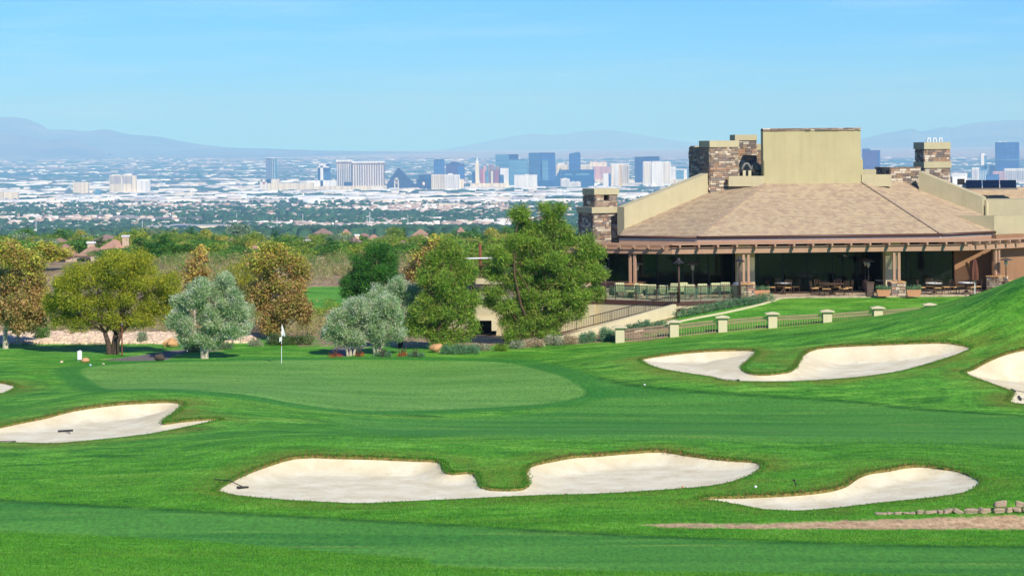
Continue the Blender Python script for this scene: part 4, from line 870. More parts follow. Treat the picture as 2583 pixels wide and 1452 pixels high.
tree('olive_tree', 'pale olive joined to its neighbour, right of the blue path', hit(950, 893),
     PL([(945, 790, 30, 38), (975, 770, 30, 40), (990, 810, 30, 34), (960, 850, 34, 26), (1000, 840, 22, 28)], Y), 'olive', bark='bark_pale', stems=((-.5, 0), (.2, 0), (.7, .1)), tr=.075, dens=95, n_per=22, spread=.11, size=.16, aspect=.2, orient=.62, inner=.58, sat=6, seed=15)
Y = hit(1010, 884).y+2.5
tree('olive_tree', 'taller grey-green olive behind the front pair, dark slim trunk', ground_at(1010, Y),
     PL([(960, 750, 34, 36), (1000, 730, 36, 32), (1030, 745, 30, 36), (985, 790, 34, 36), (1025, 800, 30, 40)], Y), 'olive', bark='bark_dark', stems=((-.2, 0), (.3, 0)), tr=.08, dens=85, n_per=22, spread=.11, size=.13, aspect=.24, orient=.5, inner=.62, seed=16)
# --- autumn sycamores
Y = 150.5
tree('sycamore_tree', 'brown and yellow sycamore with white trunk at the left edge', ground_at(14, Y),
     PL([(20, 640, 46, 40), (70, 660, 42, 44), (20, 710, 50, 44), (85, 720, 38, 44), (45, 770, 55, 36), (95, 780, 34, 36), (10, 780, 36, 40), (50, 815, 46, 22)], Y), None, bark='bark_pale', stems=((0, 0),), tr=.17, dens=52, n_per=18, spread=.17, size=.125, inner=.5, aspect=.7, seed=21, palf=by_height('brownsyc', 'yellowsyc', 5.2, 1.3))
Y = 153.5
tree('sycamore_tree', 'slender young sycamore just right of the leftmost one', ground_at(46, Y),
     PL([(60, 690, 34, 36), (100, 745, 30, 40), (70, 780, 36, 32), (30, 740, 30, 40)], Y), None, bark='bark_pale', stems=((0, 0),), tr=.09, dens=52, n_per=18, spread=.17, size=.125, inner=.5, aspect=.7, seed=22, palf=by_height('brownsyc', 'sycamore', 3.6, 1.0))
Y = 158.0
tree('sycamore_tree', 'golden and rust sycamore behind the flag', ground_at(705, Y),
     PL([(650, 665, 40, 40), (700, 645, 44, 38), (745, 675, 36, 42), (690, 715, 50, 40), (745, 740, 36, 40), (710, 780, 48, 36), (690, 815, 42, 24), (760, 790, 28, 34), (650, 740, 36, 40)], Y), None, bark='bark_pale', stems=((0, 0), (.4, 0)), tr=.13, dens=52, n_per=18, spread=.17, size=.125, inner=.5, aspect=.7, seed=23, palf=by_height('brownsyc', 'yellowsyc', 4.7, 1.2))
Y = 164.0
tree('mesquite_tree', 'pale yellow-green mesquite behind the silvery olives', ground_at(610, Y),
     PL([(600, 700, 44, 40), (640, 720, 40, 46), (590, 750, 46, 40), (650, 770, 34, 40), (620, 675, 30, 24), (560, 720, 28, 36)], Y), 'mesquite', stems=((-.4, 0), (.4, 0)), tr=.12, dens=24, n_per=18, spread=.18, size=.12, aspect=.34, seed=24)
Y = 172.0
tree('sycamore_tree', 'rust brown sycamore peeking out behind the big mesquite', ground_at(492, Y),
     PL([(480, 690, 30, 36), (505, 680, 24, 34), (490, 725, 34, 36), (500, 650, 16, 22)], Y), None, bark='bark_pale', tr=.1, dens=18, n_per=14, spread=.22, size=.19, aspect=.7, seed=25, palf=by_height('brownsyc', 'sycamore', 4.5, 1.5))
Y = 178.0
tree('sycamore_tree', 'orange-yellow sycamore between the two dark pines', ground_at(1085, Y),
     PL([(1065, 650, 26, 34), (1095, 620, 26, 30), (1040, 680, 18, 24), (1100, 665, 24, 34), (1070, 700, 26, 34)], Y), None, bark='bark_pale', tr=.11, dens=18, n_per=14, spread=.22, size=.19, aspect=.7, seed=26, palf=by_height('brownsyc', 'yellowsyc', 5, 1.5))
# --- pines
def pine_lobes(px0, px1, seed, rows): return rows
Y = 176.0
tree('pine_tree', 'dark rounded pine left of the pale olives', ground_at(932, Y),
     PL([(950, 640, 36, 26), (915, 660, 30, 24), (980, 665, 30, 24), (905, 690, 36, 22), (950, 690, 38, 24), (985, 700, 26, 22), (885, 715, 34, 20), (930, 722, 36, 22), (905, 745, 28, 16), (870, 738, 18, 12), (960, 735, 30, 20)], Y), 'darkpine', 'needle', 'bark_pine', tr=.16, dens=75, n_per=18, spread=.14, size=.2, aspect=.15, orient=.5, inner=.62, seed=31)
Y = hit(1062, 888).y
tree('pine_tree', 'bushy green pine right of the olives, leaning over the boulder', ground_at(1095, Y+2),
     PL([(1130, 625, 26, 32), (1100, 660, 34, 30), (1150, 655, 30, 32), (1075, 700, 30, 28), (1120, 705, 40, 32), (1170, 695, 30, 32), (1090, 745, 42, 30), (1150, 745, 44, 32), (1185, 760, 26, 26), (1070, 790, 40, 28), (1125, 790, 46, 30), (1175, 800, 28, 24), (1050, 830, 38, 26), (1100, 835, 44, 26), (1150, 845, 34, 24), (1190, 830, 20, 18), (1120, 870, 30, 14)], Y+2), 'pine', 'needle', 'bark_pine', tr=.2, dens=80, n_per=18, spread=.14, size=.22, aspect=.13, orient=.5, inner=.62, seed=32)
Y = 150.5
BIGP = [(1310, 540, 28, 26), (1395, 530, 36, 26), (1330, 580, 40, 32), (1400, 575, 40, 34), (1300, 610, 34, 26), (1360, 620, 48, 34), (1430, 600, 26, 30), (1270, 650, 40, 26), (1330, 665, 48, 32), (1400, 655, 44, 34), (1475, 615, 30, 26), (1500, 640, 24, 26), (1470, 665, 36, 30), (1245, 690, 30, 20), (1300, 710, 44, 30), (1370, 710, 46, 32), (1440, 710, 42, 32), (1500, 690, 26, 26), (1330, 755, 48, 32), (1400, 755, 46, 32), (1460, 755, 38, 28), (1500, 740, 22, 24), (1250, 740, 30, 18), (1280, 775, 36, 24), (1240, 765, 22, 16), (1340, 800, 46, 30), (1400, 800, 44, 28), (1290, 815, 38, 24), (1450, 790, 32, 22), (1330, 840, 42, 22), (1380, 838, 36, 20), (1290, 850, 26, 16)]
tree('pine_tree', 'tall bushy pine in front of the clubhouse corner', ground_at(1345, Y), PL(BIGP, Y), 'pine', 'needle', 'bark_pine', stems=((0, 0), (.6, .2)), tr=.24, dens=80, n_per=18, spread=.14, size=.22, aspect=.13, orient=.5, inner=.62, seed=33)

# --- shrubs
def shrub(label, px, py, wpx, hpx, pal, seed, name='shrub', group=None, Yo=None, dens=190, size=.08, n_per=16, at=None):
    b = hit(px, py) if at is None else at
    s = b.y/FPX; r = np.random.default_rng(seed); k = max(2, int(wpx/max(8, hpx))+1); lob = []
    for i in range(k):
        x = b.x+((i+.5)/k-.5)*wpx*s*.9; h = hpx*s*r.uniform(.8, 1.1)
        lob.append((Vector((x, b.y+r.normal(0, .15), gz(x, b.y)+h*.42)), (wpx*s/k*.62, min(wpx, hpx*1.4)*s*.5, h*.55)))
    return tree(name, label, b, lob, pal, 'leaf', 'bark_dark', ((-.2, 0), (.2, 0)), .025, dens, n_per, .07, size, .35, .35, seed, group, cat='shrub', sat=0)
def hedge(name, label, pts, h, w, pal, seed, dens=90):
    """clipped or rounded mass of foliage along a world polyline"""
    r = np.random.default_rng(seed); lob = []
    for (a, b) in zip(pts[:-1], pts[1:]):
        a, b = Vector(a), Vector(b); n = max(1, int((b-a).length/(w*.6)))
        for i in range(n):
            q = a.lerp(b, (i+.5)/n); hh = h*r.uniform(.85, 1.1); lob.append((Vector((q.x, q.y, q.z+hh*.45)), (w*.62, w*.6, hh*.58)))
    return tree(name, label, pts[0], lob, pal, 'leaf', 'bark_dark', ((0, 0),), .03, dens, 12, .07, .07, .45, .3, seed, cat='hedge' if name == 'hedge' else 'shrub', sat=0)
hd = [ground_at(x, 152.6) for x in (684, 735, 786)]
hedge('hedge', 'clipped olive green hedge behind the flag', hd, .68, .8, 'hedge', 41, 150)
for i, (x, y, w, h, p, lab) in enumerate((
    (645, 872, 34, 18, 'sage', 'low grey shrub at the foot of the hidden olive'), (690, 866, 34, 16, 'greyg', 'small rounded shrub left of the clipped hedge'),
    (490, 886, 46, 24, 'scrub', 'dry brown bush between the cart path and the olive'), (560, 880, 60, 14, 'greyg', 'flat grey-green groundcover behind the olive trunk'),
    (107, 858, 34, 44, 'green', 'little dark sapling in front of the pale rock strip'), (360, 866, 18, 34, 'greyg', 'thin sapling among the pale rocks'),
    (965, 900, 50, 12, 'juniper', 'low green cushion under the pale olives'), (1048, 900, 44, 12, 'juniper', 'low green cushion below the bushy pine'),
    (1160, 892, 100, 24, 'juniper', 'spreading grey-green juniper right of the tan boulder'), (1215, 884, 46, 18, 'sage', 'pale end of the juniper bed in front of the tall pine'),
    (1265, 884, 32, 20, 'pine', 'bright green tuft under the tall pine'), (1305, 878, 36, 20, 'sage', 'grey shrub right of the bright tuft'), (1345, 874, 60, 20, 'dry', 'dry straw-coloured shrub below the ramp railing'),
    (1400, 870, 44, 26, 'sage', 'sage bush at the low end of the ramp wall'), (1440, 868, 36, 24, 'dry', 'second dry shrub at the ramp wall'), (1482, 864, 44, 30, 'juniper', 'round grey-green bush by the ramp wall'), (1532, 858, 42, 34, 'juniper', 'round bush beside the first fence pillar'),
    (1595, 826, 36, 22, 'juniper', 'bush behind the first fence panel'), (1625, 818, 40, 26, 'juniper', 'taller bush behind the first fence panel'), (1665, 812, 30, 18, 'juniper', 'small bush behind the second fence pillar'))):
    shrub(lab, x, y, w, h, p, 50+i, at=(hit(x, y) if x < 1560 else ground_at(x, 151.5)))
for i, (x, y) in enumerate(((845, 900), (905, 899), (1020, 896), (1010, 899))):
    shrub(('red flower patch below the blue path', 'red flower patch between the olive trunks', 'red flowers under the bushy pine', 'smaller red flowers beside the bushy pine patch')[i], x, y, (34, 26, 18, 14)[i], 7, 'red', 80+i, 'flower_bed', size=.06, dens=160)
# desert scrub behind the course: many bushes, a few built one by one, the rest one mass
def scrub_mass(name, label, n, x0, x1, y0, y1, pal, seed, hr=(.4, 1.1), avoid=None):
    r = np.random.default_rng(seed); C, O = [], []
    for i in range(n):
        x, y = r.uniform(x0, x1), r.uniform(y0, y1)
        if avoid is not None and inpoly(np.array([x]), np.array([y]), avoid)[0]: continue
        h = r.uniform(*hr); z = gz(x, y); k = int(10+h*16); d = r.normal(0, 1, (k, 3)); d /= np.linalg.norm(d, axis=1)[:, None]; d[:, 2] = np.abs(d[:, 2])
        C.append(np.array([x, y, z+h*.1])+d*np.array([h*.75, h*.75, h*.8])*r.uniform(.5, 1, (k, 1))); O.append(d)
    V, F, K = leaf_cloud(np.vstack(C), np.vstack(O), 9, .11, .13, .3, PAL[pal], r, .5, .35)
    return tag(mesh_np(name, V, F, M['leaf'], cols=K), label, kind='stuff')
scrub_mass('desert_scrub', 'dry brown desert scrub behind the pale rock strip', 330, -46, -7, 161.5, 181, 'scrub', 61)
scrub_mass('desert_scrub', 'tan and grey brush on the berm beyond the far fairway', 420, -40, 12, 219, 258, 'scrub', 62, (.6, 1.5))
scrub_mass('desert_scrub', 'yellow-brown brush below the distant fairway patch', 90, -17, -7, 174, 192, 'ygreen', 63, (.4, .9))
scrub_mass('desert_scrub', 'green bushes scattered over the berm beyond the far fairway', 130, -42, 2, 224, 258, 'green', 65, (.9, 2.2))
scrub_mass('desert_scrub', 'green brush closing the far edge of the course', 160, 8, 40, 190, 255, 'ygreen', 64, (.8, 2.0))
# pale cobble strip: rounded stones
r = np.random.default_rng(71); ST = []
def rock_mesh(name, seed, rad=(1, 1, .75), n=9, m=6, rough=.22, mat='sandstone_rock', boxy=1.0):
    q = np.random.default_rng(seed); mb = MB(); mb.ball((0, 0, 0), (1, 1, 1), n, m)
    V = np.array(mb.v); d = V/np.linalg.norm(V, axis=1)[:, None]
    d = np.sign(d)*np.abs(d)**boxy
    f = 1+rough*sum(np.sin(d@q.normal(0, 2.2, 3)+q.uniform(0, 6)) for _ in range(4))/2
    me = bpy.data.meshes.new(name); me.from_pydata([tuple(x) for x in d*f[:, None]*np.array(rad)], [], mb.f); me.materials.append(M[mat]); return me
k = 0; sv, sf, sc = [], [], []; mb = MB(); mb.ball((0, 0, 0), 1, 6, 4); bv0 = np.array(mb.v); quad = [f for f in mb.f if len(f) == 4]; tri = [f for f in mb.f if len(f) == 3]
big = []
for i in range(9000):
    x, y = r.uniform(-38, -15.5), r.uniform(153.5, 163.5)
    if not inpoly(np.array([x]), np.array([y]), ROCKS)[0]: continue
    s_ = r.uniform(.07, .2); col = np.array(lin(226, 202, 174)[:3])*r.uniform(.62, 1.12)*np.array([1, r.uniform(.93, 1.02), r.uniform(.88, 1.02)])
    if s_ > .178 and len(big) < 290: big.append((x, y, s_)); continue
    sv.append(np.array([x, y, gz(x, y)+s_*.35])+bv0*np.array([s_*r.uniform(.8, 1.4), s_, s_*.75])*r.uniform(.85, 1.15, (len(bv0), 1))); sc.append(np.tile(col, (len(bv0), 1)))
n0 = len(bv0); off = np.arange(len(sv))[:, None, None]*n0
cs = empty('cobble_strip', (-27, 158, gz(-27, 158)), 0, 'strip of pale pink cobbles behind the mesquite and lawn', 'rocks'); inv = Matrix.Translation(-Vector(cs.location))
o = mesh_np('small_cobbles', np.vstack(sv), [(np.array(quad)[None]+off).reshape(-1, 4), (np.array(tri)[None]+off).reshape(-1, 3)], M['stone_col'], cs, cols=np.vstack(sc)); o['kind'] = 'stuff'; o.matrix_parent_inverse = inv
M['cobble'] = simple('cobble', lin(222, 196, 168), .95, .1, .2, 2.0, bump=.3)
cm_ = [rock_mesh('cobble', 700+i, (1.15, 1, .75), 7, 5, .2, 'cobble') for i in range(4)]
for i, (x, y, s_) in enumerate(big):
    o = bpy.data.objects.new('cobble', cm_[i % 4]); link(o, cs); o.matrix_parent_inverse = inv; o.location = (x, y, gz(x, y)+s_*.4); o.scale = (s_*1.3, s_*1.2, s_*1.2); o.rotation_euler.z = r.uniform(0, 6)
def boulder(label, px, py, w, h, mat, seed, sink=.25, rad=None):
    p = hit(px, py); s_ = p.y/FPX; o = bpy.data.objects.new('boulder', rock_mesh('boulder', seed, (1, .8, 1), 14, 9, .2, mat)); link(o)
    o.location = p+Vector((0, 0, h*s_*.5-.02)); o.scale = (w*s_/2, w*s_/2, h*s_/2*1.25); tag(o, label, 'boulder'); return o
boulder('small orange-tan rock beside the white sign', 215, 914, 24, 11, 'sandstone_rock', 1)
boulder('dark rounded rock at the near edge of the cart path', 402, 909, 25, 17, 'dark_rock', 2)
boulder('tan boulder at the far end of the cart path', 431, 874, 34, 20, 'sandstone_rock', 3)
boulder('tan wedge boulder left of the spreading juniper', 1100, 888, 34, 22, 'sandstone_rock', 4)
boulder('black rounded rock at the foot of the first fence pillar', 1542, 859, 22, 12, 'dark_rock', 5)
boulder('flat pale pebble left of the white sign', 155, 914, 9, 5, 'cobble', 6)
boulder('low pale rock half sunk in the lawn above the path', 818, 858, 14, 7, 'cobble', 7)
boulder('small rock by the green edge near the cart path kerb', 261, 918, 7, 3, 'cobble', 8)

# ------------------------------------------------------------------ suburb behind the course: tree belt and houses
HL = [(130, 205, 615, 642, 470, 'large grey-roofed house left of the chimney house', None), (215, 250, 620, 640, 455, 'house with a tall white-capped chimney above the big mesquite', 228), (246, 294, 591, 604, 620, 'house with a peaked pink roof above the mesquite', None), (262, 318, 604, 630, 520, 'brown-roofed house right of the chimney house', 317), (133, 170, 600, 612, 640, 'dark-roofed house at the upper left of the belt', None),
      (487, 525, 633, 650, 400, 'small thatch-coloured roof in the brush right of the mesquite', 519), (548, 596, 617, 634, 480, 'pink-roofed house left of the golden sycamore', None), (625, 668, 618, 634, 490, 'pink-roofed house partly behind the golden sycamore', None), (575, 600, 598, 612, 640, 'small roof above the pink-roofed pair', None),
      (772, 816, 613, 628, 520, 'hip-roofed house above the grey desert berm', 773), (880, 905, 598, 608, 640, 'small gabled house in the middle of the belt', 901), (930, 956, 591, 604, 660, 'pink roof in the middle of the belt', None), (1000, 1034, 606, 620, 560, 'grey-roofed house above the dark pine', None), (1046, 1076, 578, 592, 800, 'house near the skyline of the belt', None), (790, 840, 576, 588, 860, 'orange-roofed house at the top of the belt', None), (862, 884, 578, 590, 860, 'cream gable at the top of the belt', None), (905, 930, 588, 594, 760, 'flat tan roof in the belt', None), (1152, 1172, 573, 583, 860, 'white gable left of the tall pine top', None)]
def proto_tree(seed, pal, H, Wd, kind='round', n=420, needle=False):
    r = np.random.default_rng(seed); lob = []
    if kind == 'cone':
        for i in range(9): t_ = i/8; lob.append(((r.normal(0, .08*Wd), r.normal(0, .08*Wd), H*(.25+.7*t_)), (Wd*.5*(1.08-t_), Wd*.5*(1.08-t_), H*.1)))
    else:
        for i in range(9):
            a = r.uniform(0, 6.28); q = r.uniform(0, .32)*Wd; lob.append(((q*math.cos(a), q*math.sin(a), H*r.uniform(.42, .84)), (Wd*r.uniform(.16, .3), Wd*r.uniform(.16, .3), H*r.uniform(.12, .2))))
    C, O = lobes_to_clusters(lob, n/(9*4.2*(Wd*.23)**2), r, .5)
    V, F, K = leaf_cloud(C, O, 10, .3, .42 if not needle else .5, .5 if not needle else .3, PAL[pal], r, .3, .3)
    mb = MB(); mb.tube([(0, 0, -.5), (0, 0, H*.5)], [Wd*.03, Wd*.015], 6)
    for c, rd in lob: mb.tube([(0, 0, H*.3), c], [Wd*.012, Wd*.004], 5)
    e = empty('belt_tree'); mesh_np('crown', V, F, M['leaf'], e, cols=K); mb.build('trunk', M['bark_dark'], e); return e
KIND = [('pine_tree', 'darkpine', 10, 6.5, 'cone', True, 'dark green pine in the suburban tree belt below the city'), ('pine_tree', 'pine', 9, 8, 'round', True, 'bright green pine in the suburban tree belt'),
        ('shade_tree', 'green', 8, 8, 'round', False, 'leafy green tree in the suburban tree belt'), ('shade_tree', 'ygreen', 7, 8, 'round', False, 'yellow-green tree in the suburban tree belt'),
        ('shade_tree', 'greyg', 6, 7, 'round', False, 'grey-green tree in the suburban tree belt'), ('sycamore_tree', 'yellowsyc', 7, 6, 'round', False, 'golden autumn tree in the suburban tree belt'), ('shade_tree', 'green', 10, 6.5, 'round', False, 'tall leafy tree in the suburban tree belt')]
protos = [[proto_tree(100+10*i+j, k_[1], k_[2], k_[3], k_[4], needle=k_[5]) for j in range(2)] for i, k_ in enumerate(KIND)]
used_p = set()
def belt(px, py_top, Y, ki, scale=None):
    for (a, b, c_, d_, Yh, lab, ch) in HL:
        if a-9 < px < b+9 and Y < Yh and py_top < d_-2: py_top = d_-r.uniform(1, 6)
    p = P(px, py_top, Y); z = float(np.interp(Y, PROF_Y, PROF_Z)) if Y > 300 else gz(p.x, Y)
    if p.z-z < 2.0: return
    j = r.integers(0, 2); src = protos[ki][j]; H = KIND[ki][2]*.98
    s_ = (p.z-z)/H if scale is None else scale
    key = (ki, j)
    o = src if key not in used_p else copy_tree(src); used_p.add(key)
    o.name = KIND[ki][0]; o.location = (p.x, Y, z); w_ = max(.75, s_)*r.uniform(1.0, 1.45); o.scale = (w_*r.uniform(.9, 1.2), w_*r.uniform(.9, 1.2), s_); o.rotation_euler.z = r.uniform(0, 6.28)
    z_ = 'at the left end of the belt' if px < 130 else 'above the big mesquite' if px < 460 else 'above the golden sycamore' if px < 800 else 'above the dark pine' if px < 1060 else 'beside the tall pine'
    tag(o, KIND[ki][6].split(' in ')[0]+' of the suburban belt '+z_.replace(' of the belt', '')+(', far row' if Y > 560 else ', middle row' if Y > 400 else ', near row'), 'tree', 'trees of the suburban belt')
r = np.random.default_rng(91)
W_ = [0, 1, 2, 2, 3, 3, 4, 5, 6, 2, 1]
# skyline trees of the belt (top row), then nearer rows that fill down to the brush
tops = [(10, 590), (45, 585), (65, 572), (100, 592), (150, 576), (195, 582), (240, 588), (290, 594), (335, 590), (395, 575), (440, 580), (475, 574), (520, 580), (560, 586), (610, 562), (650, 584), (690, 580), (735, 588), (790, 592), (830, 584), (870, 588), (905, 590), (945, 580), (985, 570), (1015, 574), (1060, 590), (1090, 582), (1130, 590), (1165, 578), (1200, 572), (1240, 576), (1275, 570), (1450, 585), (1480, 590)]
for px, py in tops: belt(px+r.normal(0, 4), py, r.uniform(640, 900), W_[r.integers(0, len(W_))])
for row, (py, Y0, Y1, n) in enumerate(((592, 560, 720, 58), (602, 470, 620, 58), (614, 400, 520, 52), (627, 340, 430, 42), (642, 285, 340, 30))):
    for i in range(n):
        px = -60+1560*(i+r.uniform(.1, .9))/n
        if row >= 2 and (px > 740 and px < 850): continue
        belt(px, py+r.normal(0, 6), r.uniform(Y0, Y1), W_[r.integers(0, len(W_))])
for px, py, Y, ki in ((420, 590, 330, 0), (360, 600, 340, 0), (395, 615, 310, 0), (600, 605, 320, 0), (960, 596, 330, 1), (1230, 600, 215, 1), (1190, 625, 210, 1), (1150, 612, 230, 2), (1040, 632, 240, 3), (1015, 640, 235, 2), (20, 600, 230, 2), (110, 610, 240, 5), (1270, 600, 235, 3), (1170, 650, 205, 1), (1225, 650, 205, 1), (170, 622, 330, 2), (250, 618, 335, 3), (290, 606, 340, 2), (345, 628, 300, 6), (380, 632, 290, 3), (455, 628, 290, 2), (535, 612, 330, 3), (585, 626, 300, 2), (615, 612, 320, 6), (660, 636, 290, 2), (700, 604, 340, 2), (745, 622, 330, 3), (60, 618, 250, 3), (100, 626, 262, 2), (150, 634, 270, 3), (205, 640, 275, 2), (262, 636, 268, 2), (325, 612, 280, 2), (440, 606, 270, 6), (470, 612, 262, 0), (520, 618, 270, 2), (560, 632, 265, 3), (640, 628, 270, 2), (680, 618, 275, 3), (725, 612, 270, 2), (762, 628, 266, 2), (300, 630, 262, 3), (230, 648, 262, 4), (500, 640, 262, 3), (420, 640, 262, 2), (1010, 610, 300, 2), (900, 612, 300, 3), (850, 616, 310, 2), (935, 620, 290, 3), (1080, 600, 300, 2), (830, 640, 262, 4), (790, 640, 262, 4), (860, 636, 264, 4)): belt(px, py, Y, ki)
HCOL = [lin(214, 190, 160), lin(226, 204, 176), lin(196, 168, 140)]; RCOL = [lin(164, 130, 112), lin(176, 140, 118), lin(150, 126, 114), lin(186, 144, 122)]
M['house_wall'] = [simple('house_wall', c, .9, .1, .05) for c in HCOL]; M['house_roof'] = [simple('roof_tile', c, .85, .1, .14, 1.2) for c in RCOL]
def house(px0, px1, py_ridge, py_eave, Y, k, label, chim=None, deep=9.0):
    s_ = Y/FPX; c = P((px0+px1)/2, py_eave, Y); w = (px1-px0)*s_; rh = (py_eave-py_ridge)*s_; z0 = min(float(np.interp(Y, PROF_Y, PROF_Z)), c.z-2.6)
    e = empty('house', (c.x, Y, z0), r.normal(0, .15), label, 'house'); h = c.z-z0; d = deep
    mb = MB(); mb.box((0, 0, h/2-.5), (w*.9, d*.88, h+1)); mb.build('wall', M['house_wall'][k % 3], e)
    a, b = w/2, d/2; kk = max(0.3, a-b*.9)
    mb = MB(); mb.add([(-a, -b, h), (a, -b, h), (a, b, h), (-a, b, h), (-kk, 0, h+rh), (kk, 0, h+rh), (-a, -b, h-.2), (a, -b, h-.2), (a, b, h-.2), (-a, b, h-.2)], [[0, 1, 5, 4], [1, 2, 5], [2, 3, 4, 5], [3, 0, 4], [9, 8, 7, 6], [0, 6, 7, 1], [1, 7, 8, 2], [2, 8, 9, 3], [3, 9, 6, 0]])
    ro = mb.build('roof', M['house_roof'][k % 4], e)
    for q in (-.28, .12): mb = MB(); mb.box((q*w, -d*.44-.02, h*.5), (1.6, .06, 1.3)); mb.build('window', M['dark_metal'], e)
    if chim is not None:
        x = (chim-(px0+px1)/2)*s_; mb = MB(); mb.box((x, .5, h+rh*.7), (1.1, .9, rh+.4)); q = mb.build('chimney', M['house_wall'][0], ro); mb = MB(); mb.box((x, .5, h+rh*1.2+.3), (1.4, 1.2, .35)); mb.build('chimney_cap', M['white'], q) if False else mb.build('chimney_cap', M['white'], ro)
for i, (a, b, c_, d_, Y, lab, ch) in enumerate(HL): house(a, b, c_, d_, Y, i, lab, ch)
# ------------------------------------------------------------------ clubhouse
ZP = 2.36; PSI = math.radians(4.5)
U = Vector((math.cos(PSI), math.sin(PSI), 0)); VV = Vector((-math.sin(PSI), math.cos(PSI), 0)); UP = Vector((0, 0, 1))
O0 = P(2258, 748, 162.0); O0.z = ZP
def pv(px, py, v): return PP(px, py, O0+VV*v, VV)
def dirs(deg): a = math.radians(deg); return Vector((math.cos(a), math.sin(a), 0)), Vector((-math.sin(a), math.cos(a), 0))
LD, LB = dirs(-28); RD, RB = dirs(41)
def flat(v, z): return Vector((v.x, v.y, z))
def on_line(px, p0, d):                        # point of the horizontal line p0 + s d that projects to photo column px (at its height)
    s0, s1 = -40.0, 40.0; p0, d = Vector(p0), Vector(d)
    def col(s):
        q = p0+d*s; a, b = q.x*FPX/q.y, (ZC-q.z)*FPX/q.y
        return CX+a*math.cos(ROLL)+b*math.sin(ROLL)   # roll back
    f0 = col(s0)-px
    for _ in range(60):
        m = (s0+s1)/2; f = col(m)-px
        if (f > 0) == (f0 > 0): s0, f0 = m, f
        else: s1 = m
    return p0+d*((s0+s1)/2)
club = empty('clubhouse', O0, 0, 'tan clubhouse with broad tiled hip roof, stone chimneys and tall stucco block', 'building')
INV = Matrix.Translation(-O0)
def part(mb, name, mat, parent=club, **k):
    o = mb.build(name, M[mat] if isinstance(mat, str) else mat, parent, **k)
    if parent is club: o.matrix_parent_inverse = INV
    return o
def sub(mb, name, mat, parent, **k):
    o = mb.build(name, M[mat], parent, **k); return o
# roof material: tile courses with per-tile tone
t = NT('roof_shingle'); ta, tt = t.attr('ta').outputs[2], t.attr('tt').outputs[2]
row = t.math('FLOOR', t.math('DIVIDE', tt, .26)); cx = t.math('FLOOR', t.math('ADD', t.math('DIVIDE', ta, .3), t.math('MULTIPLY', row, .5)))
cv = t.node('ShaderNodeCombineXYZ'); t.put(cv.inputs[0], cx); t.put(cv.inputs[1], row)
wn_ = t.node('ShaderNodeTexWhiteNoise'); t.put(wn_.inputs['Vector'], cv.outputs[0])
cl = t.node('ShaderNodeCombineXYZ'); t.put(cl.inputs[0], t.math('MULTIPLY', ta, .9)); t.put(cl.inputs[1], t.math('MULTIPLY', tt, 1.1))
blot = t.noise(cl.outputs[0], 1.0, 3, .6)
v_ = t.math('ADD', t.math('MULTIPLY', wn_.outputs[0], .6), t.rng(blot, .3, .7, 0, .3))
rc_ = t.mix(t.rng(v_, .25, .85), lin(202, 182, 150), lin(178, 154, 132)); rc_ = t.mix(t.rng(v_, .86, .98, 0, .6), rc_, lin(156, 126, 112))
fx = t.math('FRACT', t.math('ADD', t.math('DIVIDE', ta, .3), t.math('MULTIPLY', row, .5)))
rc_ = t.mix(t.rng(fx, .1, .04, 0, .35), rc_, lin(110, 86, 70))
M['shingle'] = t.fin(rc_, .9, .1)
def clip(poly, fn):                            # keep fn >= 0
    out = []
    for i, a in enumerate(poly):
        b = poly[(i+1) % len(poly)]; fa, fb = fn(a), fn(b)
        if fa >= 0: out.append(a)
        if (fa > 0) != (fb > 0) and abs(fa-fb) > 1e-12: out.append(a+(b-a)*(fa/(fa-fb)))
    return out
def roof_facet(poly, eave_p, eave_d, name, course=.26):
    n = (poly[1]-poly[0]).cross(poly[2]-poly[0]); n.normalize(); n = n if n.z > 0 else -n
    up = n.cross(eave_d); up.normalize(); up = up if up.z > 0 else -up
    T_ = lambda p: (p-eave_p).dot(up)
    t1 = max(T_(p) for p in poly); V, F, A, TT = [], [], [], []
    def addp(q, lo, hi, ct):
        b = len(V)
        for p in q:
            w = (hi-T_(p))/course; V.append(p+n*(.045*w)); A.append((p-eave_p).dot(eave_d)); TT.append(ct)
        F.append(list(range(b, b+len(q))))
    i = 0
    while i*course < t1:
        lo, hi = i*course, (i+1)*course
        q = clip(poly, lambda p: T_(p)-lo+ (1e-6 if i else .4)); q = clip(q, lambda p: hi-T_(p))
        if len(q) > 2:
            addp(q, lo, hi, (i+.5)*course)
            e = [p for p in q if abs(T_(p)-lo) < 1e-4]
            if len(e) == 2:                    # the little riser under each course
                b = len(V)
                for p, h in ((e[0], .045), (e[1], .045), (e[1], -.01), (e[0], -.01)): V.append(p+n*h); A.append((p-eave_p).dot(eave_d)); TT.append((i+.5)*course)
                F.append([b, b+1, b+2, b+3])
        i += 1
    o = mesh_np(name, V, F, M['shingle'], club, attrs=dict(ta=A, tt=TT)); o.matrix_parent_inverse = INV
    return o, n
ZE = 6.22
eo = O0+VV*1.2; eo = flat(eo, ZE)
HLl = on_line(1759, eo, U); HRl = on_line(2373, eo, U)
HLt, HRt = pv(1931, 462.5, 9.7), pv(2173, 460, 9.7); HRt.z = HLt.z
EL = on_line(1562, HLl, LD); ER = on_line(2508, HRl, RD)
nL = (HLl-EL).cross(HLt-EL); nL.normalize(); nR = (ER-HRl).cross(HRt-HRl); nR.normalize()
onL = lambda x, y: PP(x, y, EL, nL); onR = lambda x, y: PP(x, y, HRl, nR)
roof_facet([HLl, HRl, HRt, HLt], HLl, U, 'roof_slope')
roof_facet([EL, HLl, HLt, onL(1838, 462.5), onL(1785, 486), onL(1575, 577)], HLl, LD, 'roof_slope')
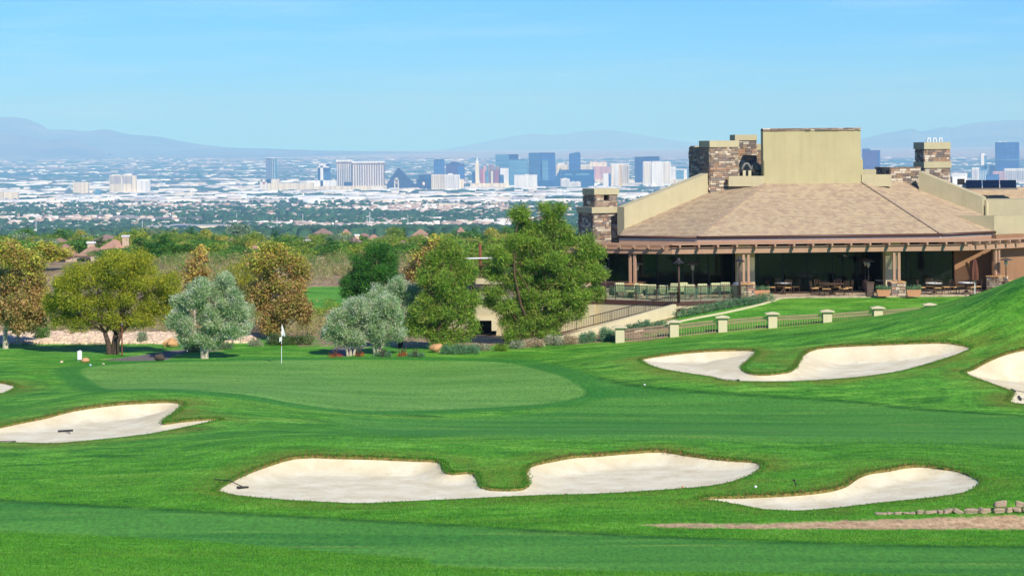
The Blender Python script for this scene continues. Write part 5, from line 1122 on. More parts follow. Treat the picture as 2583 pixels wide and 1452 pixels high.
roof_facet([HRl, ER, onR(2478, 541), onR(2322, 478), onR(2280, 458.5), HRt], HRl, RD, 'roof_slope')
for a, b in ((HLl, HLt), (HRl, HRt)):          # hip ridge caps
    mb = MB(); n = 26
    for i in range(n): mb.bar(a.lerp(b, i/n)+UP*.075, a.lerp(b, (i+1.1)/n)+UP*.055, .22, .05)
    part(mb, 'hip_cap', simple('hip_cap', lin(182, 160, 136), .9, .1, .12))
mb = MB(); mb.add([flat(p, ZE-.12) for p in (EL, HLl, HRl, ER)]+[flat(ER+RB*7, ZE-.12), flat(HRl+VV*12, ZE-.12), flat(HLl+VV*12, ZE-.12), flat(EL+LB*7, ZE-.12)], [list(range(8))]); part(mb, 'soffit', 'timber')
for a, b, nm in ((EL, HLl, 'gutter'), (HLl, HRl, 'gutter'), (HRl, ER, 'gutter')):
    d = (b-a).normalized(); o_ = Vector((d.y, -d.x, 0))
    mb = MB(); mb.tube([a+o_*.07+UP*-.03, b+o_*.07+UP*-.03], .1, 10); part(mb, 'gutter', 'brown_metal', smooth=True)
    mb = MB(); mb.bar(a+UP*-.17-o_*.03, b+UP*-.17-o_*.03, .06, .1); part(mb, 'fascia_trim', 'white' if nm else 'white')
    mb = MB(); mb.bar(a+UP*-.36-o_*.05, b+UP*-.36-o_*.05, .12, .28); part(mb, 'fascia', 'timber')
# --- stucco walls that run up the roof
def wall_prism(pts, back, name, mat='stucco', parent=club): mb = MB(); mb.prism(pts, back); return part(mb, name, mat, parent)
def wz(p, px, py): q = Vector(p); q.z = P(px, py, p.y).z; return q
b0, b1 = onL(1575, 578), onL(1786, 487); t0_, t1_ = wz(b0, 1578, 522), wz(b1, 1783, 437)
wd = flat(b1-b0, 0).normalized(); wb = Vector((-wd.y, wd.x, 0))
wall_prism([b0-UP*.4, b1-UP*.4, t1_, t0_], wb*.7, 'parapet_wall')
b0, b1 = onR(2318, 480), onR(2478, 541.5); t0_, t1_ = wz(b0, 2318, 432), wz(b1, 2480, 497)
wd = flat(b1-b0, 0).normalized(); wb = Vector((-wd.y, wd.x, 0))
wall_prism([b0-UP*.4, b1-UP*.4, t1_, t0_], wb*.7, 'parapet_wall')
Yw = b1.y
wall_prism([P(2486, 546, Yw+.3), P(2760, 540, Yw+.3), P(2760, 504, Yw+.3), P(2486, 504, Yw+.3)], (0, 6, 0), 'parapet_wall')
mb = MB(); mb.bar(P(2491, 546, Yw-.05), P(2491, 509, Yw-.05), .12, .12, (0, 1, 0)); part(mb, 'downpipe', 'stucco_pale')
ra_ = onR(2412, 545); rb3 = Vector(ER); wd = flat(rb3-ra_, 0).normalized(); wb = Vector((-wd.y, wd.x, 0))
zt3 = ra_.z+.05; far3 = flat(rb3, 0)+Vector((math.cos(.1), math.sin(.1), 0))*9
wall_prism([ra_-UP*.25, rb3-UP*.55, flat(rb3, zt3), flat(ra_, zt3)], wb*.5, 'parapet_wall')
wall_prism([flat(rb3, ZE-.55), flat(far3, ZE-.55), flat(far3, zt3), flat(rb3, zt3)], (0.0, .6, 0), 'parapet_wall')
# --- tall stucco block with a stone coping
A_, B_ = pv(1926, 470, 9.65), pv(2172, 470, 9.65); zt = pv(1926, 331, 9.65).z
mb = MB(); mb.prism([flat(A_, 8.5), flat(B_, 8.5), flat(B_, zt), flat(A_, zt)], VV*.9); tw = part(mb, 'stucco_block', simple('stucco_olive', lin(190, 178, 136), .95, .1, .05, .8, bump=.1))
A2, B2 = pv(1928, 470, 9.58), pv(2177, 470, 9.58); zm = pv(2050, 403, 9.6).z
mb = MB(); mb.prism([flat(A2, 8.6), flat(B2, 8.6), flat(B2, zm), flat(A2, zm)], VV*.05); part(mb, 'stucco_panel', tw.data.materials[0])
STONES = np.array([lin(158, 136, 116)[:3], lin(180, 158, 134)[:3], lin(136, 120, 110)[:3], lin(206, 190, 166)[:3], lin(150, 128, 114)[:3], lin(134, 124, 118)[:3], lin(178, 142, 116)[:3], lin(216, 202, 180)[:3]])
rs = np.random.default_rng(33)
def veneer(mb, p0, d, width, z0, z1, nrm, rows=(.1, .2), lens=(.18, .6), proud=(.02, .07)):
    z = z0
    while z < z1-.02:
        h = min(rs.uniform(*rows), z1-z); x = -rs.uniform(0, .2)
        while x < width:
            L = rs.uniform(*lens); a, b = max(0, x), min(width, x+L); x += L
            if b-a < .04: continue
            pr = rs.uniform(*proud); mb.cur = tuple(STONES[rs.integers(0, len(STONES))]*rs.uniform(.75, 1.15))
            c = Vector(p0)+Vector(d)*((a+b)/2); c = flat(c, z+h/2)+Vector(nrm)*(pr/2-.02)
            mb.box(c, (b-a-.018, pr+.04, h-.018), (d, nrm, UP))
        z += h
    mb.cur = None
mb = MB(); veneer(mb, A_-U*.02, U, (B_-A_).length+.04, zt, zt+.2, -VV, (.08, .12), (.2, .7), (.05, .1)); o = part(mb, 'stone_coping', 'stone_col', col=True); o['kind'] = 'stuff'
mb = MB(); mb.prism([flat(A_, zt), flat(B_, zt), flat(B_, zt+.17), flat(A_, zt+.17)], VV*.9); part(mb, 'coping_core', 'mortar')
# --- chimneys: boxes set by three photo columns (left edge, near corner, right edge)
def corner_box(pxl, pxc, pxr, py0, py1, Yc, deg, depth=None, zb=None):
    D, B = dirs(deg); c = P(pxc, (py0+py1)/2, Yc); w = (on_line(pxr, c, D)-c).length
    dp = depth if depth is not None else (on_line(pxl, c, B)-c).length
    zt_ = P(pxc, py0, Yc).z; zb_ = P(pxc, py1, Yc).z if zb is None else zb
    return c, D, B, w, dp, zb_, zt_
def solid(mb, q, grow=0.0):
    c, D, B, w, dp, z0, z1 = q; m = flat(c, (z0+z1)/2)+D*(w/2)+B*(dp/2); mb.box(m, (w+grow, dp+grow, z1-z0), (D, B, UP)); return mb
def stone_box(name, q, parent=club):
    o = part(solid(MB(), q), name, 'mortar', parent) if parent is club else sub(solid(MB(), q), name, 'mortar', parent)
    c, D, B, w, dp, z0, z1 = q; mb = MB()
    veneer(mb, c, D, w, z0, z1, -B); veneer(mb, c+B*dp, -B, dp, z0, z1, -D); veneer(mb, c+D*w, B, dp, z0, z1, D)
    s_ = mb.build('ledge_stones', M['stone_col'], o, col=True); s_['kind'] = 'stuff'
    return o
G = 24
Yc = 167.0
ch = stone_box('chimney', corner_box(1460, 1498, 1571, 537, 620, Yc, G))
cap = corner_box(1454, 1493, 1577, 523, 538, Yc-.25, G); sub(solid(MB(), cap), 'chimney_cap', 'stucco', ch)
q = corner_box(1472, 1502, 1556, 491, 524, Yc+.25, G)
c, D, B, w, dp, z0, z1 = q
lo = (c, D, B, w, dp, z0, z0+(z1-z0)*.55); stk = stone_box('chimney', lo)
for a, b in ((0, .36), (.66, 1.0)):
    stone_box('chimney', (c+D*(w*a), D, B, w*(b-a), dp, z0+(z1-z0)*.55, z1))
mb = MB(); solid(mb, (c+D*(w*.36)+B*.5, D, B, w*.3, dp-.7, z0+(z1-z0)*.55, z1)); sub(mb, 'dark_recess', 'dark_metal', stk)  # dark block standing in for the shade inside the chimney opening
mb = MB(); solid(mb, (c+D*(w*.36)-B*.03, D, B, w*.13, .1, z0+.05, z0+(z1-z0)*.54)); sub(mb, 'clay_strip', 'sandstone_rock', stk)
sub(solid(MB(), corner_box(1469, 1499, 1562, 476, 491.5, Yc+.1, G)), 'chimney_cap', 'stucco', stk)
Yc = onL(1790, 487).y-.1
q = corner_box(1767, 1791, 1862, 371, 490, Yc, G); c = q[0]
bigc = stone_box('chimney', (q[0], q[1], q[2], (on_line(1862, c, q[1])-c).length, 3.0, q[5]-.4, q[6]))
sub(solid(MB(), corner_box(1763, 1790, 1864, 355, 371.5, Yc-.12, G)), 'chimney_cap', 'stucco', bigc)
Y2 = Yc+3.2
bk = stone_box('chimney', corner_box(None, 1862, 1908, 354, 470, Y2, 6, 1.6))
sub(solid(MB(), corner_box(None, 1854, 1910, 340, 354.5, Y2-.15, 6, 1.9)), 'chimney_cap', 'stucco', bk)
b3 = stone_box('chimney', corner_box(None, 1758, 1772, 381, 470, Y2+1.5, 6, 1.5)); sub(solid(MB(), corner_box(None, 1752, 1775, 368, 381.5, Y2+1.3, 6, 1.8)), 'chimney_cap', 'stucco', b3)
b4 = stone_box('chimney', corner_box(None, 1906, 1930, 378, 470, Y2+2, 4, 1.5)); sub(solid(MB(), corner_box(None, 1904, 1932, 363, 378.5, Y2+1.9, 4, 1.8)), 'chimney_cap', 'stucco', b4)
wall_prism([pv(1838, 470, 9.4), pv(1928, 470, 9.4), pv(1928, 444, 9.4), pv(1838, 444, 9.4)], VV*.4, 'parapet_wall')
wall_prism([pv(1858, 452, 12.5), pv(1928, 452, 12.5), pv(1928, 414, 12.5), pv(1858, 414, 12.5)], VV*.4, 'parapet_wall')
wall_prism([pv(2174, 470, 9.5), pv(2249, 470, 9.5), pv(2249, 440, 9.5), pv(2174, 440, 9.5)], VV*.4, 'parapet_wall')
wall_prism([pv(2174, 450, 12.5), pv(2210, 450, 12.5), pv(2210, 427, 12.5), pv(2174, 427, 12.5)], VV*.4, 'parapet_wall')
# roof plant behind the low parapet: bent ducts, rail, two pale boxes
du = empty('roof_ducts', pv(1892, 440, 11), 0, 'bent silver ducts and small pale units on the roof beside the stucco block', 'ducts'); di = Matrix.Translation(-Vector(du.location))
for x0, x1 in ((1872, 1893), (1896, 1917)):
    mb = MB(); mb.tube([pv(x0, 444, 11), pv(x0, 424, 11), pv((x0*2+x1)/3, 413, 11), pv((x0+x1*2)/3, 413, 11), pv(x1, 424, 11), pv(x1, 444, 11)], .1, 8); mb.build('duct', simple('dull_duct', lin(120, 118, 112), .5, .4), du, True).matrix_parent_inverse = di
mb = MB(); mb.bar(pv(1860, 431, 10.7), pv(1928, 431, 10.7), .12, .16); mb.build('rail', M['dark_metal'], du).matrix_parent_inverse = di
for x0 in (1874, 1888):
    mb = MB(); mb.prism([pv(x0, 445, 10.4), pv(x0+7, 445, 10.4), pv(x0+7, 430, 10.4), pv(x0, 430, 10.4)], VV*.25); mb.build('unit', M['stucco_pale'], du).matrix_parent_inverse = di
# right: low stone wall on the roof, tall chimney, vents
Y3 = onR(2300, 470).y+.4
stone_box('stone_wall', corner_box(2208, 2246, 2322, 422, 484, Y3, 12))
Y4 = Y3+5
c4 = stone_box('chimney', corner_box(2322, 2333, 2396, 376, 470, Y4, 10, 2.0))
sub(solid(MB(), corner_box(2320, 2331, 2398, 359, 376.5, Y4-.12, 10, 2.3)), 'chimney_cap', 'stucco', c4); sub(solid(MB(), corner_box(2319, 2331, 2400, 408, 424, Y4-.14, 10, 2.3)), 'chimney_band', 'stucco', c4)
for x0, x1 in ((2339.5, 2346), (2354, 2361), (2368.5, 2375.5)):
    c, D, B, w, dp, z0, z1 = corner_box(None, x0, x1, 349, 359, Y4+.6, 10, .2); mb = MB()
    for a in (0, 1): mb.box(flat(c+D*(w*a), (z0+z1)/2), (.05, .12, z1-z0), (D, B, UP))
    mb.box(flat(c+D*(w/2), z1), (w+.06, .16, .06), (D, B, UP)); sub(mb, 'vent_cap', 'white', c4)
# far wing roof with solar panels
roof_facet([P(2440, 512, 174), P(2800, 508, 174), P(2800, 470, 182), P(2440, 474, 182)], P(2440, 512, 174), Vector((1, 0, 0)), 'roof_slope')
sp = empty('solar_array', P(2500, 478, 176), 0, 'black solar panels tilted on the far wing roof', 'solar panels'); si_ = Matrix.Translation(-Vector(sp.location))
for a, b in ((2437, 2477), (2479, 2521), (2523, 2564)):
    mb = MB(); mb.prism([P(a, 473, 175), P(b, 472.6, 175), P(b-1, 454, 176.4), P(a-1, 454.4, 176.4)], (0, .02, -.06)); mb.build('panel', simple('solar_cell', lin(20, 24, 34), .25, .5, .1), sp).matrix_parent_inverse = si_
mb = MB(); mb.prism([P(2434, 479, 174.9), P(2568, 478, 174.9), P(2568, 474, 174.95), P(2434, 475, 174.95)], (0, 1.2, -.02)); mb.build('frame', M['dark_metal'], sp).matrix_parent_inverse = si_
rb = empty('roof_unit', P(2418, 474, 177), 0, 'white air-conditioning box beside the solar panels', 'air conditioner')
mb = MB(); mb.box((0, 0, .4), (1.0, .8, .8)); mb.build('cabinet', M['white'], rb); mb = MB(); mb.box((.1, -.41, .45), (.5, .04, .4)); mb.build('grille', M['dark_metal'], rb)

# --- glass walls, rooms behind, piers
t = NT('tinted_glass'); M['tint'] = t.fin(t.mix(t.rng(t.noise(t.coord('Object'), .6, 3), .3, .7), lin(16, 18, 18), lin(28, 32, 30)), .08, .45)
GZ0, GZ1 = ZP-.05, ZE-.14
def glass_run(a, b, n, B):
    a, b = Vector(a), Vector(b); d = (b-a)/n
    for i in range(n):
        p, q = a+d*i, a+d*(i+1)
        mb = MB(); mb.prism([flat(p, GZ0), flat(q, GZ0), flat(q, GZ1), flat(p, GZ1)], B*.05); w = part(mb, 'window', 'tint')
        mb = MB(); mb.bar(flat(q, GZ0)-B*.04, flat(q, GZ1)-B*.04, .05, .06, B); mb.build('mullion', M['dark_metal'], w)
gl = on_line(1660, flat(O0+VV*5.6, 3.5), U); gr = on_line(2412, flat(O0+VV*5.6, 3.5), U)
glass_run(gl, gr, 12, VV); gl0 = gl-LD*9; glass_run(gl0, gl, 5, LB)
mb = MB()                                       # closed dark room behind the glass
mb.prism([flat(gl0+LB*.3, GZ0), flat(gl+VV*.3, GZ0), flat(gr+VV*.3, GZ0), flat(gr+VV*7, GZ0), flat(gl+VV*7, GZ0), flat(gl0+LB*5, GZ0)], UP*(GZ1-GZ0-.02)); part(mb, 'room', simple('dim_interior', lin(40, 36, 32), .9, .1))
M['brown_stucco'] = simple('brown_stucco', lin(158, 122, 92), .95, .1, .06, 1.0)
ga, gb = on_line(2408, flat(O0+VV*5.3, 3.5), U), on_line(2500, flat(O0+VV*5.3, 3.5), U)
wall_prism([flat(ga, GZ0), flat(gb, GZ0), flat(gb, GZ1), flat(ga, GZ1)], VV*.4, 'patio_wall', 'brown_stucco')
rr0 = flat(gb+VV*1.0, 3); wall_prism([flat(gb+VV*1.5, GZ0), flat(gb+VV*1.5+U*2.4, GZ0), flat(gb+VV*1.5+U*2.4, GZ1), flat(gb+VV*1.5, GZ1)], VV*.3, 'patio_wall', 'brown_stucco')
rw = on_line(2514, flat(O0+VV*2.8, 3.5), U); wall_prism([flat(rw, GZ0), flat(rw+RD*8, GZ0), flat(rw+RD*8, GZ1), flat(rw, GZ1)], RB*.4, 'patio_wall', 'brown_stucco')
for px0, px1 in ((1860, 1904), (2234, 2272)):
    a, b = on_line(px0, flat(O0+VV*2.3, 4), U), on_line(px1, flat(O0+VV*2.3, 4), U)
    mb = MB(); mb.prism([flat(a, ZP-.02), flat(b, ZP-.02), flat(b, GZ1-.02), flat(a, GZ1-.02)], VV*.8); part(mb, 'pier', 'stucco_pale')

# ------------------------------------------------------------------ pergola
pg = empty('pergola', O0, 0, 'brown timber pergola with paired posts along the clubhouse patio', 'pergola')
def pp_(mb, name, mat='timber', parent=None, **k):
    o = mb.build(name, M[mat], parent or pg, **k)
    if parent is None: o.matrix_parent_inverse = INV
    return o
BZ0, BZ1 = 5.19, 5.60
L1 = on_line(1694, flat(O0, 5.3), U); R1 = on_line(2446, flat(O0, 5.3), U)
L0 = L1-LD*7.5; R0 = R1+RD*9
for a, b in ((L0, L1), (L1, R1), (R1, R0)):
    for off in (0, .3):
        d = (b-a).normalized(); B = Vector((-d.y, d.x, 0)); e_ = .06 if off else 0
        mb = MB(); mb.bar(flat(a, (BZ0+BZ1)/2)+B*off+d*e_, flat(b, (BZ0+BZ1)/2)+B*off-d*e_, .12, BZ1-BZ0); pp_(mb, 'beam', bevel=.012)
def rafter(p, B, out=.55, inn=1.35):
    mb = MB(); z0, z1 = BZ1-.1, BZ1+.17; a, b = p-B*out, p+B*inn; d = B.cross(UP).normalized()*.055
    prof = [flat(a, z0+.12), flat(a+B*.1, z0), flat(b, z0), flat(b, z1), flat(a, z1)]
    mb.prism([q-d for q in prof], d*2); pp_(mb, 'rafter')
for k in range(16): rafter(on_line(1712.6+47.85*k, flat(O0, 5.6), U), VV)
nL_ = 7
for k in range(nL_): rafter(L1-LD*(.45+1.02*k), LB, .5, 1.6)
for k in range(8): rafter(R1+RD*(.45+1.05*k), RB, .5, 1.6)
def slats(a, b, B, n, v0, dv):
    for i in range(n): mb = MB(); mb.bar(flat(a, BZ1+.205)+B*(v0+dv*i), flat(b, BZ1+.205)+B*(v0+dv*i), .05, .06); pp_(mb, 'slat')
slats(L1, R1, VV, 11, -.38, .15); slats(L0, L1-LD*.1, LB, 10, -.35, .18); slats(R1+RD*.1, R0, RB, 10, -.35, .18)
def stone_pieces(parent, p0, d, width, z0, z1, nrm, rows, lens):
    """stones big enough to tell apart: each one its own piece"""
    z = z0; hs = []
    while z < z1-.03:
        h = min(rs.uniform(*rows), z1-z); h = z1-z if z1-z-h < .06 else h; x = 0
        while x < width-.01:
            L = rs.uniform(*lens); L = width-x if width-x-L < .1 else L
            pr = rs.uniform(.03, .09); mb = MB(); mb.cur = tuple(STONES[rs.integers(0, len(STONES))]*rs.uniform(.8, 1.15))
            c = flat(Vector(p0)+Vector(d)*(x+L/2), z+h/2)+Vector(nrm)*(pr/2-.02)
            mb.box(c, (L-.022, pr+.04, h-.022), (d, nrm, UP)); mb.build('stone', M['stone_col'], parent, bevel=.012, col=True); x += L
        z += h
def pedestal(px, w, h, p=None, D=U, B=VV):
    c = on_line(px, flat(O0, 2.8), U) if p is None else p
    c = flat(c, 0)+B*.15; mb = MB(); mb.box(flat(c, ZP+h/2), (w, w, h), (D, B, UP)); o = pp_(mb, 'pedestal', 'mortar')
    a = c-D*(w/2)-B*(w/2); stone_pieces(o, a, D, w, ZP-.08, ZP+h, -B, (.13, .24), (.2, .5)); stone_pieces(o, a+B*w, -B, w, ZP-.08, ZP+h, -D, (.13, .24), (.2, .5)); stone_pieces(o, a+D*w, B, w, ZP-.08, ZP+h, D, (.13, .24), (.2, .5))
    mb = MB(); mb.box(flat(c, ZP+h+.03), (w+.12, w+.12, .07), (D, B, UP)); mb.build('cap_stone', M['sandstone_rock'], o, bevel=.02)
    return c
def posts(c, h, D, B, gap=.32):
    for s_ in (-1, 1):
        mb = MB(); p = flat(c, 0)+D*(gap/2*s_); mb.box(flat(p, (ZP+h+BZ0)/2+.02), (.17, .19, BZ0-ZP-h-.04), (D, B, UP)); pp_(mb, 'post', bevel=.012)
for px in (1883, 2263): posts(pedestal(px, .92, .82), .86, U, VV)
cl_ = L1-LD*2.85; posts(pedestal(0, .9, .82, cl_, LD, LB), .86, LD, LB)
cr_ = R1+RD*3.0; posts(pedestal(0, .95, 1.0, cr_, RD, RB), 1.04, RD, RB)
cr2 = L1-LD*6.6; posts(pedestal(0, .9, .82, cr2, LD, LB), .86, LD, LB)

# ------------------------------------------------------------------ patio, terrace walls, railings
t = NT('flagstone'); pos = t.pos(); vo = t.node('ShaderNodeTexVoronoi', feature='DISTANCE_TO_EDGE'); t.put(vo.inputs['Vector'], pos); vo.inputs['Scale'].default_value = 1.6
M['paving'] = t.fin(t.mix(t.rng(vo.outputs[0], .0, .04), lin(140, 124, 104), t.mix(t.rng(t.noise(pos, 1.2, 3), .3, .7), lin(206, 186, 156), lin(186, 166, 140))), .85, .15)
TC = P(1708, 764, 157.2); TC.z = ZP                      # terrace corner
TL = on_line(1440, TC, dirs(-33)[0]); TR = on_line(1886, TC, dirs(14)[0])
patio = MB(); fl_ = [TL, TC, TR, flat(on_line(1990, flat(O0-VV*.5, ZP), U), ZP), flat(O0+U*14-VV*.9, ZP), flat(O0+U*22+VV*8, ZP), flat(O0+U*10+VV*12, ZP), flat(gl+VV*6, ZP), flat(gl0+LB*3, ZP)]
patio.prism([p-UP*.25 for p in fl_], UP*.25); po = patio.build('patio', M['paving']); tag(po, 'stone-paved clubhouse patio under the pergola', kind='structure')
tw_ = empty('terrace_wall', TC, 0, 'cream stucco terrace wall with brown coping below the patio chairs', 'wall'); ti = Matrix.Translation(-TC)
def tp(mb, name, mat, parent=None, **k):
    o = mb.build(name, M[mat], parent or tw_, **k)
    if parent is None: o.matrix_parent_inverse = ti
    return o
for a, b in ((TL, TC), (TC, TR)):
    d = (b-a).normalized(); B = Vector((-d.y, d.x, 0))
    mb = MB(); mb.prism([flat(a, -.6), flat(b, -.6), flat(b, ZP-.26), flat(a, ZP-.26)], B*.4); tp(mb, 'wall', 'stucco_pale')
    mb = MB(); mb.bar(flat(a, ZP-.12)-B*.0, flat(b, ZP-.12), .12, .24); tp(mb, 'coping', 'brown_metal')
mb = MB(); mb.bar(flat(TC, .3)-Vector((0, .03, 0)), flat(TC, ZP-.27)-Vector((0, .03, 0)), .26, .1, (0, 1, 0)); tp(mb, 'corner_pilaster', 'stucco')
# ramp wall with its baluster rail
rm = empty('ramp_wall', P(1560, 830, 152), 0, 'sloping cream ramp wall with dark baluster railing below the terrace', 'wall'); ri = Matrix.Translation(-Vector(rm.location))
RA, RBp = P(1390, 857, 149.3), P(1706, 767, 156.6)
d = flat(RBp-RA, 0).normalized(); B = Vector((-d.y, d.x, 0))
mb = MB(); mb.prism([flat(RA, -.6), flat(RBp, -.6), RBp, RA], B*.3); mb.build('wall', M['stucco_pale'], rm).matrix_parent_inverse = ri
ra, rb_ = P(1318, 866, 150.2), P(1640, 785, 156.5); rc2 = P(1702, 769, 157.0); RH = .62
def railing(a, b, n, posts_at):
    for h_ in (0.06, RH): mb = MB(); mb.bar(a+UP*h_, b+UP*h_, .035, .045); mb.build('rail', M['dark_metal'], rm).matrix_parent_inverse = ri
    L = (b-a).length; k = int(L/.14)
    for i in range(k+1):
        p = a.lerp(b, i/k); w = .045 if i % posts_at == 0 else .02; mb = MB(); mb.box(p+UP*(RH/2), (w, w, RH)); mb.build('baluster', M['dark_metal'], rm).matrix_parent_inverse = ri
railing(ra, rb_, 0, 10); railing(rb_, rc2, 0, 10)
# glass guard on the terrace edge
t = NT('clear_glass'); tr_ = t.node('ShaderNodeBsdfTransparent'); tr_.inputs[0].default_value = (.86, .93, .9, 1); gs = t.node('ShaderNodeBsdfGlossy'); gs.inputs['Roughness'].default_value = .05
mm = t.node('ShaderNodeMixShader'); mm.inputs[0].default_value = .07; t.l.new(tr_.outputs[0], mm.inputs[1]); t.l.new(gs.outputs[0], mm.inputs[2]); t.l.new(mm.outputs[0], t.out.inputs[0]); M['glass'] = t.m
def glass_guard(name, label, runs, h=.92, n_=1.5):
    e = empty(name, runs[0][0], 0, label, 'railing'); gi = Matrix.Translation(-Vector(runs[0][0]))
    for a, b in runs:
        a, b = Vector(a), Vector(b); d = (b-a).normalized(); B = Vector((-d.y, d.x, 0)); L = (b-a).length; k = max(1, round(L/n_))
        mb = MB(); mb.bar(a+UP*h, b+UP*h, .05, .05); mb.build('top_rail', M['brown_metal'], e).matrix_parent_inverse = gi
        for i in range(k+1): mb = MB(); mb.bar(a.lerp(b, i/k), a.lerp(b, i/k)+UP*h, .04, .04, B); mb.build('post', M['brown_metal'], e).matrix_parent_inverse = gi
        for i in range(k):
            p, q = a.lerp(b, i/k)+d*.04, a.lerp(b, (i+1)/k)-d*.04; mb = MB(); mb.prism([p+UP*.06, q+UP*.06, q+UP*(h-.04), p+UP*(h-.04)], B*.012); mb.build('glass_panel', M['glass'], e).matrix_parent_inverse = gi
    return e
d1 = (TC-TL).normalized(); d2 = (TR-TC).normalized(); i1 = Vector((-d1.y, d1.x, 0))*.12; i2 = Vector((-d2.y, d2.x, 0))*.12
gt = TC+i1+i2
glass_guard('glass_railing', 'clear glass guard rail with brown posts round the terrace chairs', [(flat(on_line(1500, TL, d1)+i1, ZP), flat(gt, ZP)), (flat(gt, ZP), flat(TR+i2, ZP))])
# --- left: lower terrace with passage, upper deck, shade post, behind the pines
lt = empty('lower_terrace', P(1240, 800, 160), 0, 'beige lower terrace block with dark passage behind the pines', 'wall'); li = Matrix.Translation(-Vector(lt.location))
def lp(mb, name, mat, parent=None):
    o = mb.build(name, M[mat], parent or lt); o.matrix_parent_inverse = li if parent is None else Matrix.Identity(4); return o
Yl = 160.0
def face(x0, y0, x1, y1, Y, dep): return MB().prism([P(x0, y1, Y), P(x1, y1, Y), P(x1, y0, Y), P(x0, y0, Y)], (0, dep, 0))
lp(face(1188, 766, 1500, 800, Yl, 1.0), 'upper_wall', 'stucco'); lp(face(1186, 757, 1500, 766, Yl-.05, 1.1), 'coping', 'brown_metal')  # darker stucco on the terrace walls stands in for their shade
lp(face(1193, 800, 1253, 808, Yl-.2, 1.2), 'lintel', 'stucco_pale'); lp(face(1240, 808, 1254, 834, Yl-.25, .6), 'corner_post', 'stucco_pale')
lp(face(1252, 800, 1500, 890, Yl, .6), 'lower_wall', 'stucco'); lp(face(1100, 800, 1192, 890, Yl+.2, .6), 'lower_wall', 'stucco'); lp(face(1180, 806, 1260, 890, Yl+2.5, .3), 'passage_back', 'dark_rock')  # dark passage back: the shade of the passage put into its colour
lp(face(1200, 700, 1300, 716, Yl+6, 4), 'upper_deck', 'stucco'); lp(face(1198, 694, 1302, 700, Yl+5.95, 4.1), 'deck_edge', 'brown_metal')
lp(face(1190, 757, 1480, 758, Yl+.9, 5.2), 'terrace_floor', 'paving')
glass_guard('glass_railing', 'green-tinted glass guard on the lower terrace behind the pines', [(P(1190, 757, Yl+.2), P(1440, 755, Yl+.2))], .95)
glass_guard('glass_railing', 'glass guard on the upper deck beside the rust-red panel', [(P(1200, 696, Yl+6.1), P(1300, 694, Yl+6.1))], .7)
M['rust'] = simple('rust_steel', lin(128, 78, 58), .8, .2, .15, 2.0)
ss = empty('shade_post', P(1211, 700, 166.5), 0, 'rust-red post with white scalloped shade strip above the upper deck', 'shade'); sI = Matrix.Translation(-Vector(ss.location))
mb = MB(); mb.tube([P(1212, 700, 166.5), P(1211, 614, 166.5)], .1, 10); mb.build('post', M['rust'], ss, True).matrix_parent_inverse = sI
mb = face(1213, 667, 1226, 697, 166.2, .08); mb.build('panel', M['rust'], ss).matrix_parent_inverse = sI
mb = MB(); n = 22; a, b = P(1163, 651, 166.3), P(1253, 649.5, 166.3)
for i in range(n): p = a.lerp(b, (i+.5)/n); mb.tube([p+UP*-.02, p+Vector((0, 1.9, -.1))], .055, 6)
o = mb.build('scalloped_shade', M['white'], ss); o.matrix_parent_inverse = sI

# ------------------------------------------------------------------ baluster fence across the slope
M['fence_metal'] = simple('fence_metal', lin(176, 140, 122), .6, .3, .1, 5.0)
fe = empty('fence', P(1563, 860, 147.2), 0, 'low baluster fence with pale capped pillars across the slope', 'fence'); fi = Matrix.Translation(-Vector(fe.location))
FP = [(1563, 820, 147.2), (1700, 806.5, 147.6), (1822, 795, 147.9), (1948, 786, 148.2), (2086, 780, 148.5), (2214, 771.5, 148.8), (2345, 763.5, 149.2), (2480, 756, 149.8)]
tops = [P(*q) for q in FP]
for p in tops[:7]:
    h = 1.04; b = p-UP*h; mb = MB(); w = .53
    mb.box(b+UP*((h-.14)/2-.25), (w, w, h-.14+.5)); pl = mb.build('pillar', M['stucco_pale'], fe, bevel=.015); pl.matrix_parent_inverse = fi
    mb = MB(); q = .42; z0, z1, z2 = h-.14, h-.09, h; mb.add([b+Vector((sx*q, sy*q, z)) for z in (z0, z1) for sx, sy in ((-1, -1), (1, -1), (1, 1), (-1, 1))]+[b+Vector((sx*.06, sy*.06, z2)) for sx, sy in ((-1, -1), (1, -1), (1, 1), (-1, 1))], [[3, 2, 1, 0], [0, 1, 5, 4], [1, 2, 6, 5], [2, 3, 7, 6], [3, 0, 4, 7], [4, 5, 9, 8], [5, 6, 10, 9], [6, 7, 11, 10], [7, 4, 8, 11], [8, 9, 10, 11]])
    mb.build('pillar_cap', M['stucco_pale'], pl)
for a, b in zip(tops[:-1], tops[1:]):
    d = flat(b-a, 0).normalized(); a2, b2 = a+d*.28, b-d*.28; a2, b2 = a2-UP*.28, b2-UP*.28
    for h_ in (0, -.2, -.68): mb = MB(); mb.bar(a2+UP*h_, b2+UP*h_, .05, .04); mb.build('rail', M['fence_metal'], fe).matrix_parent_inverse = fi
    L = (b2-a2).length; k = int(L/.15)
    for i in range(k+1): p = a2.lerp(b2, i/k); mb = MB(); mb.box(p-UP*.44, (.022, .022, .48)); mb.build('baluster', M['fence_metal'], fe).matrix_parent_inverse = fi
    mb = MB(); k = int(L/.17)
    for i in range(k):
        p = a2.lerp(b2, (i+.5)/k)-UP*.1
        for an in (0, 1, 2, 3):
            u1 = Vector((math.cos(an*math.pi/2), 0, math.sin(an*math.pi/2)))*.075; u2 = Vector((math.cos((an+1)*math.pi/2), 0, math.sin((an+1)*math.pi/2)))*.075; mb.bar(p+u1, p+u2, .02, .025)
    o = mb.build('scroll_band', M['fence_metal'], fe); o['kind'] = 'stuff'; o.matrix_parent_inverse = fi
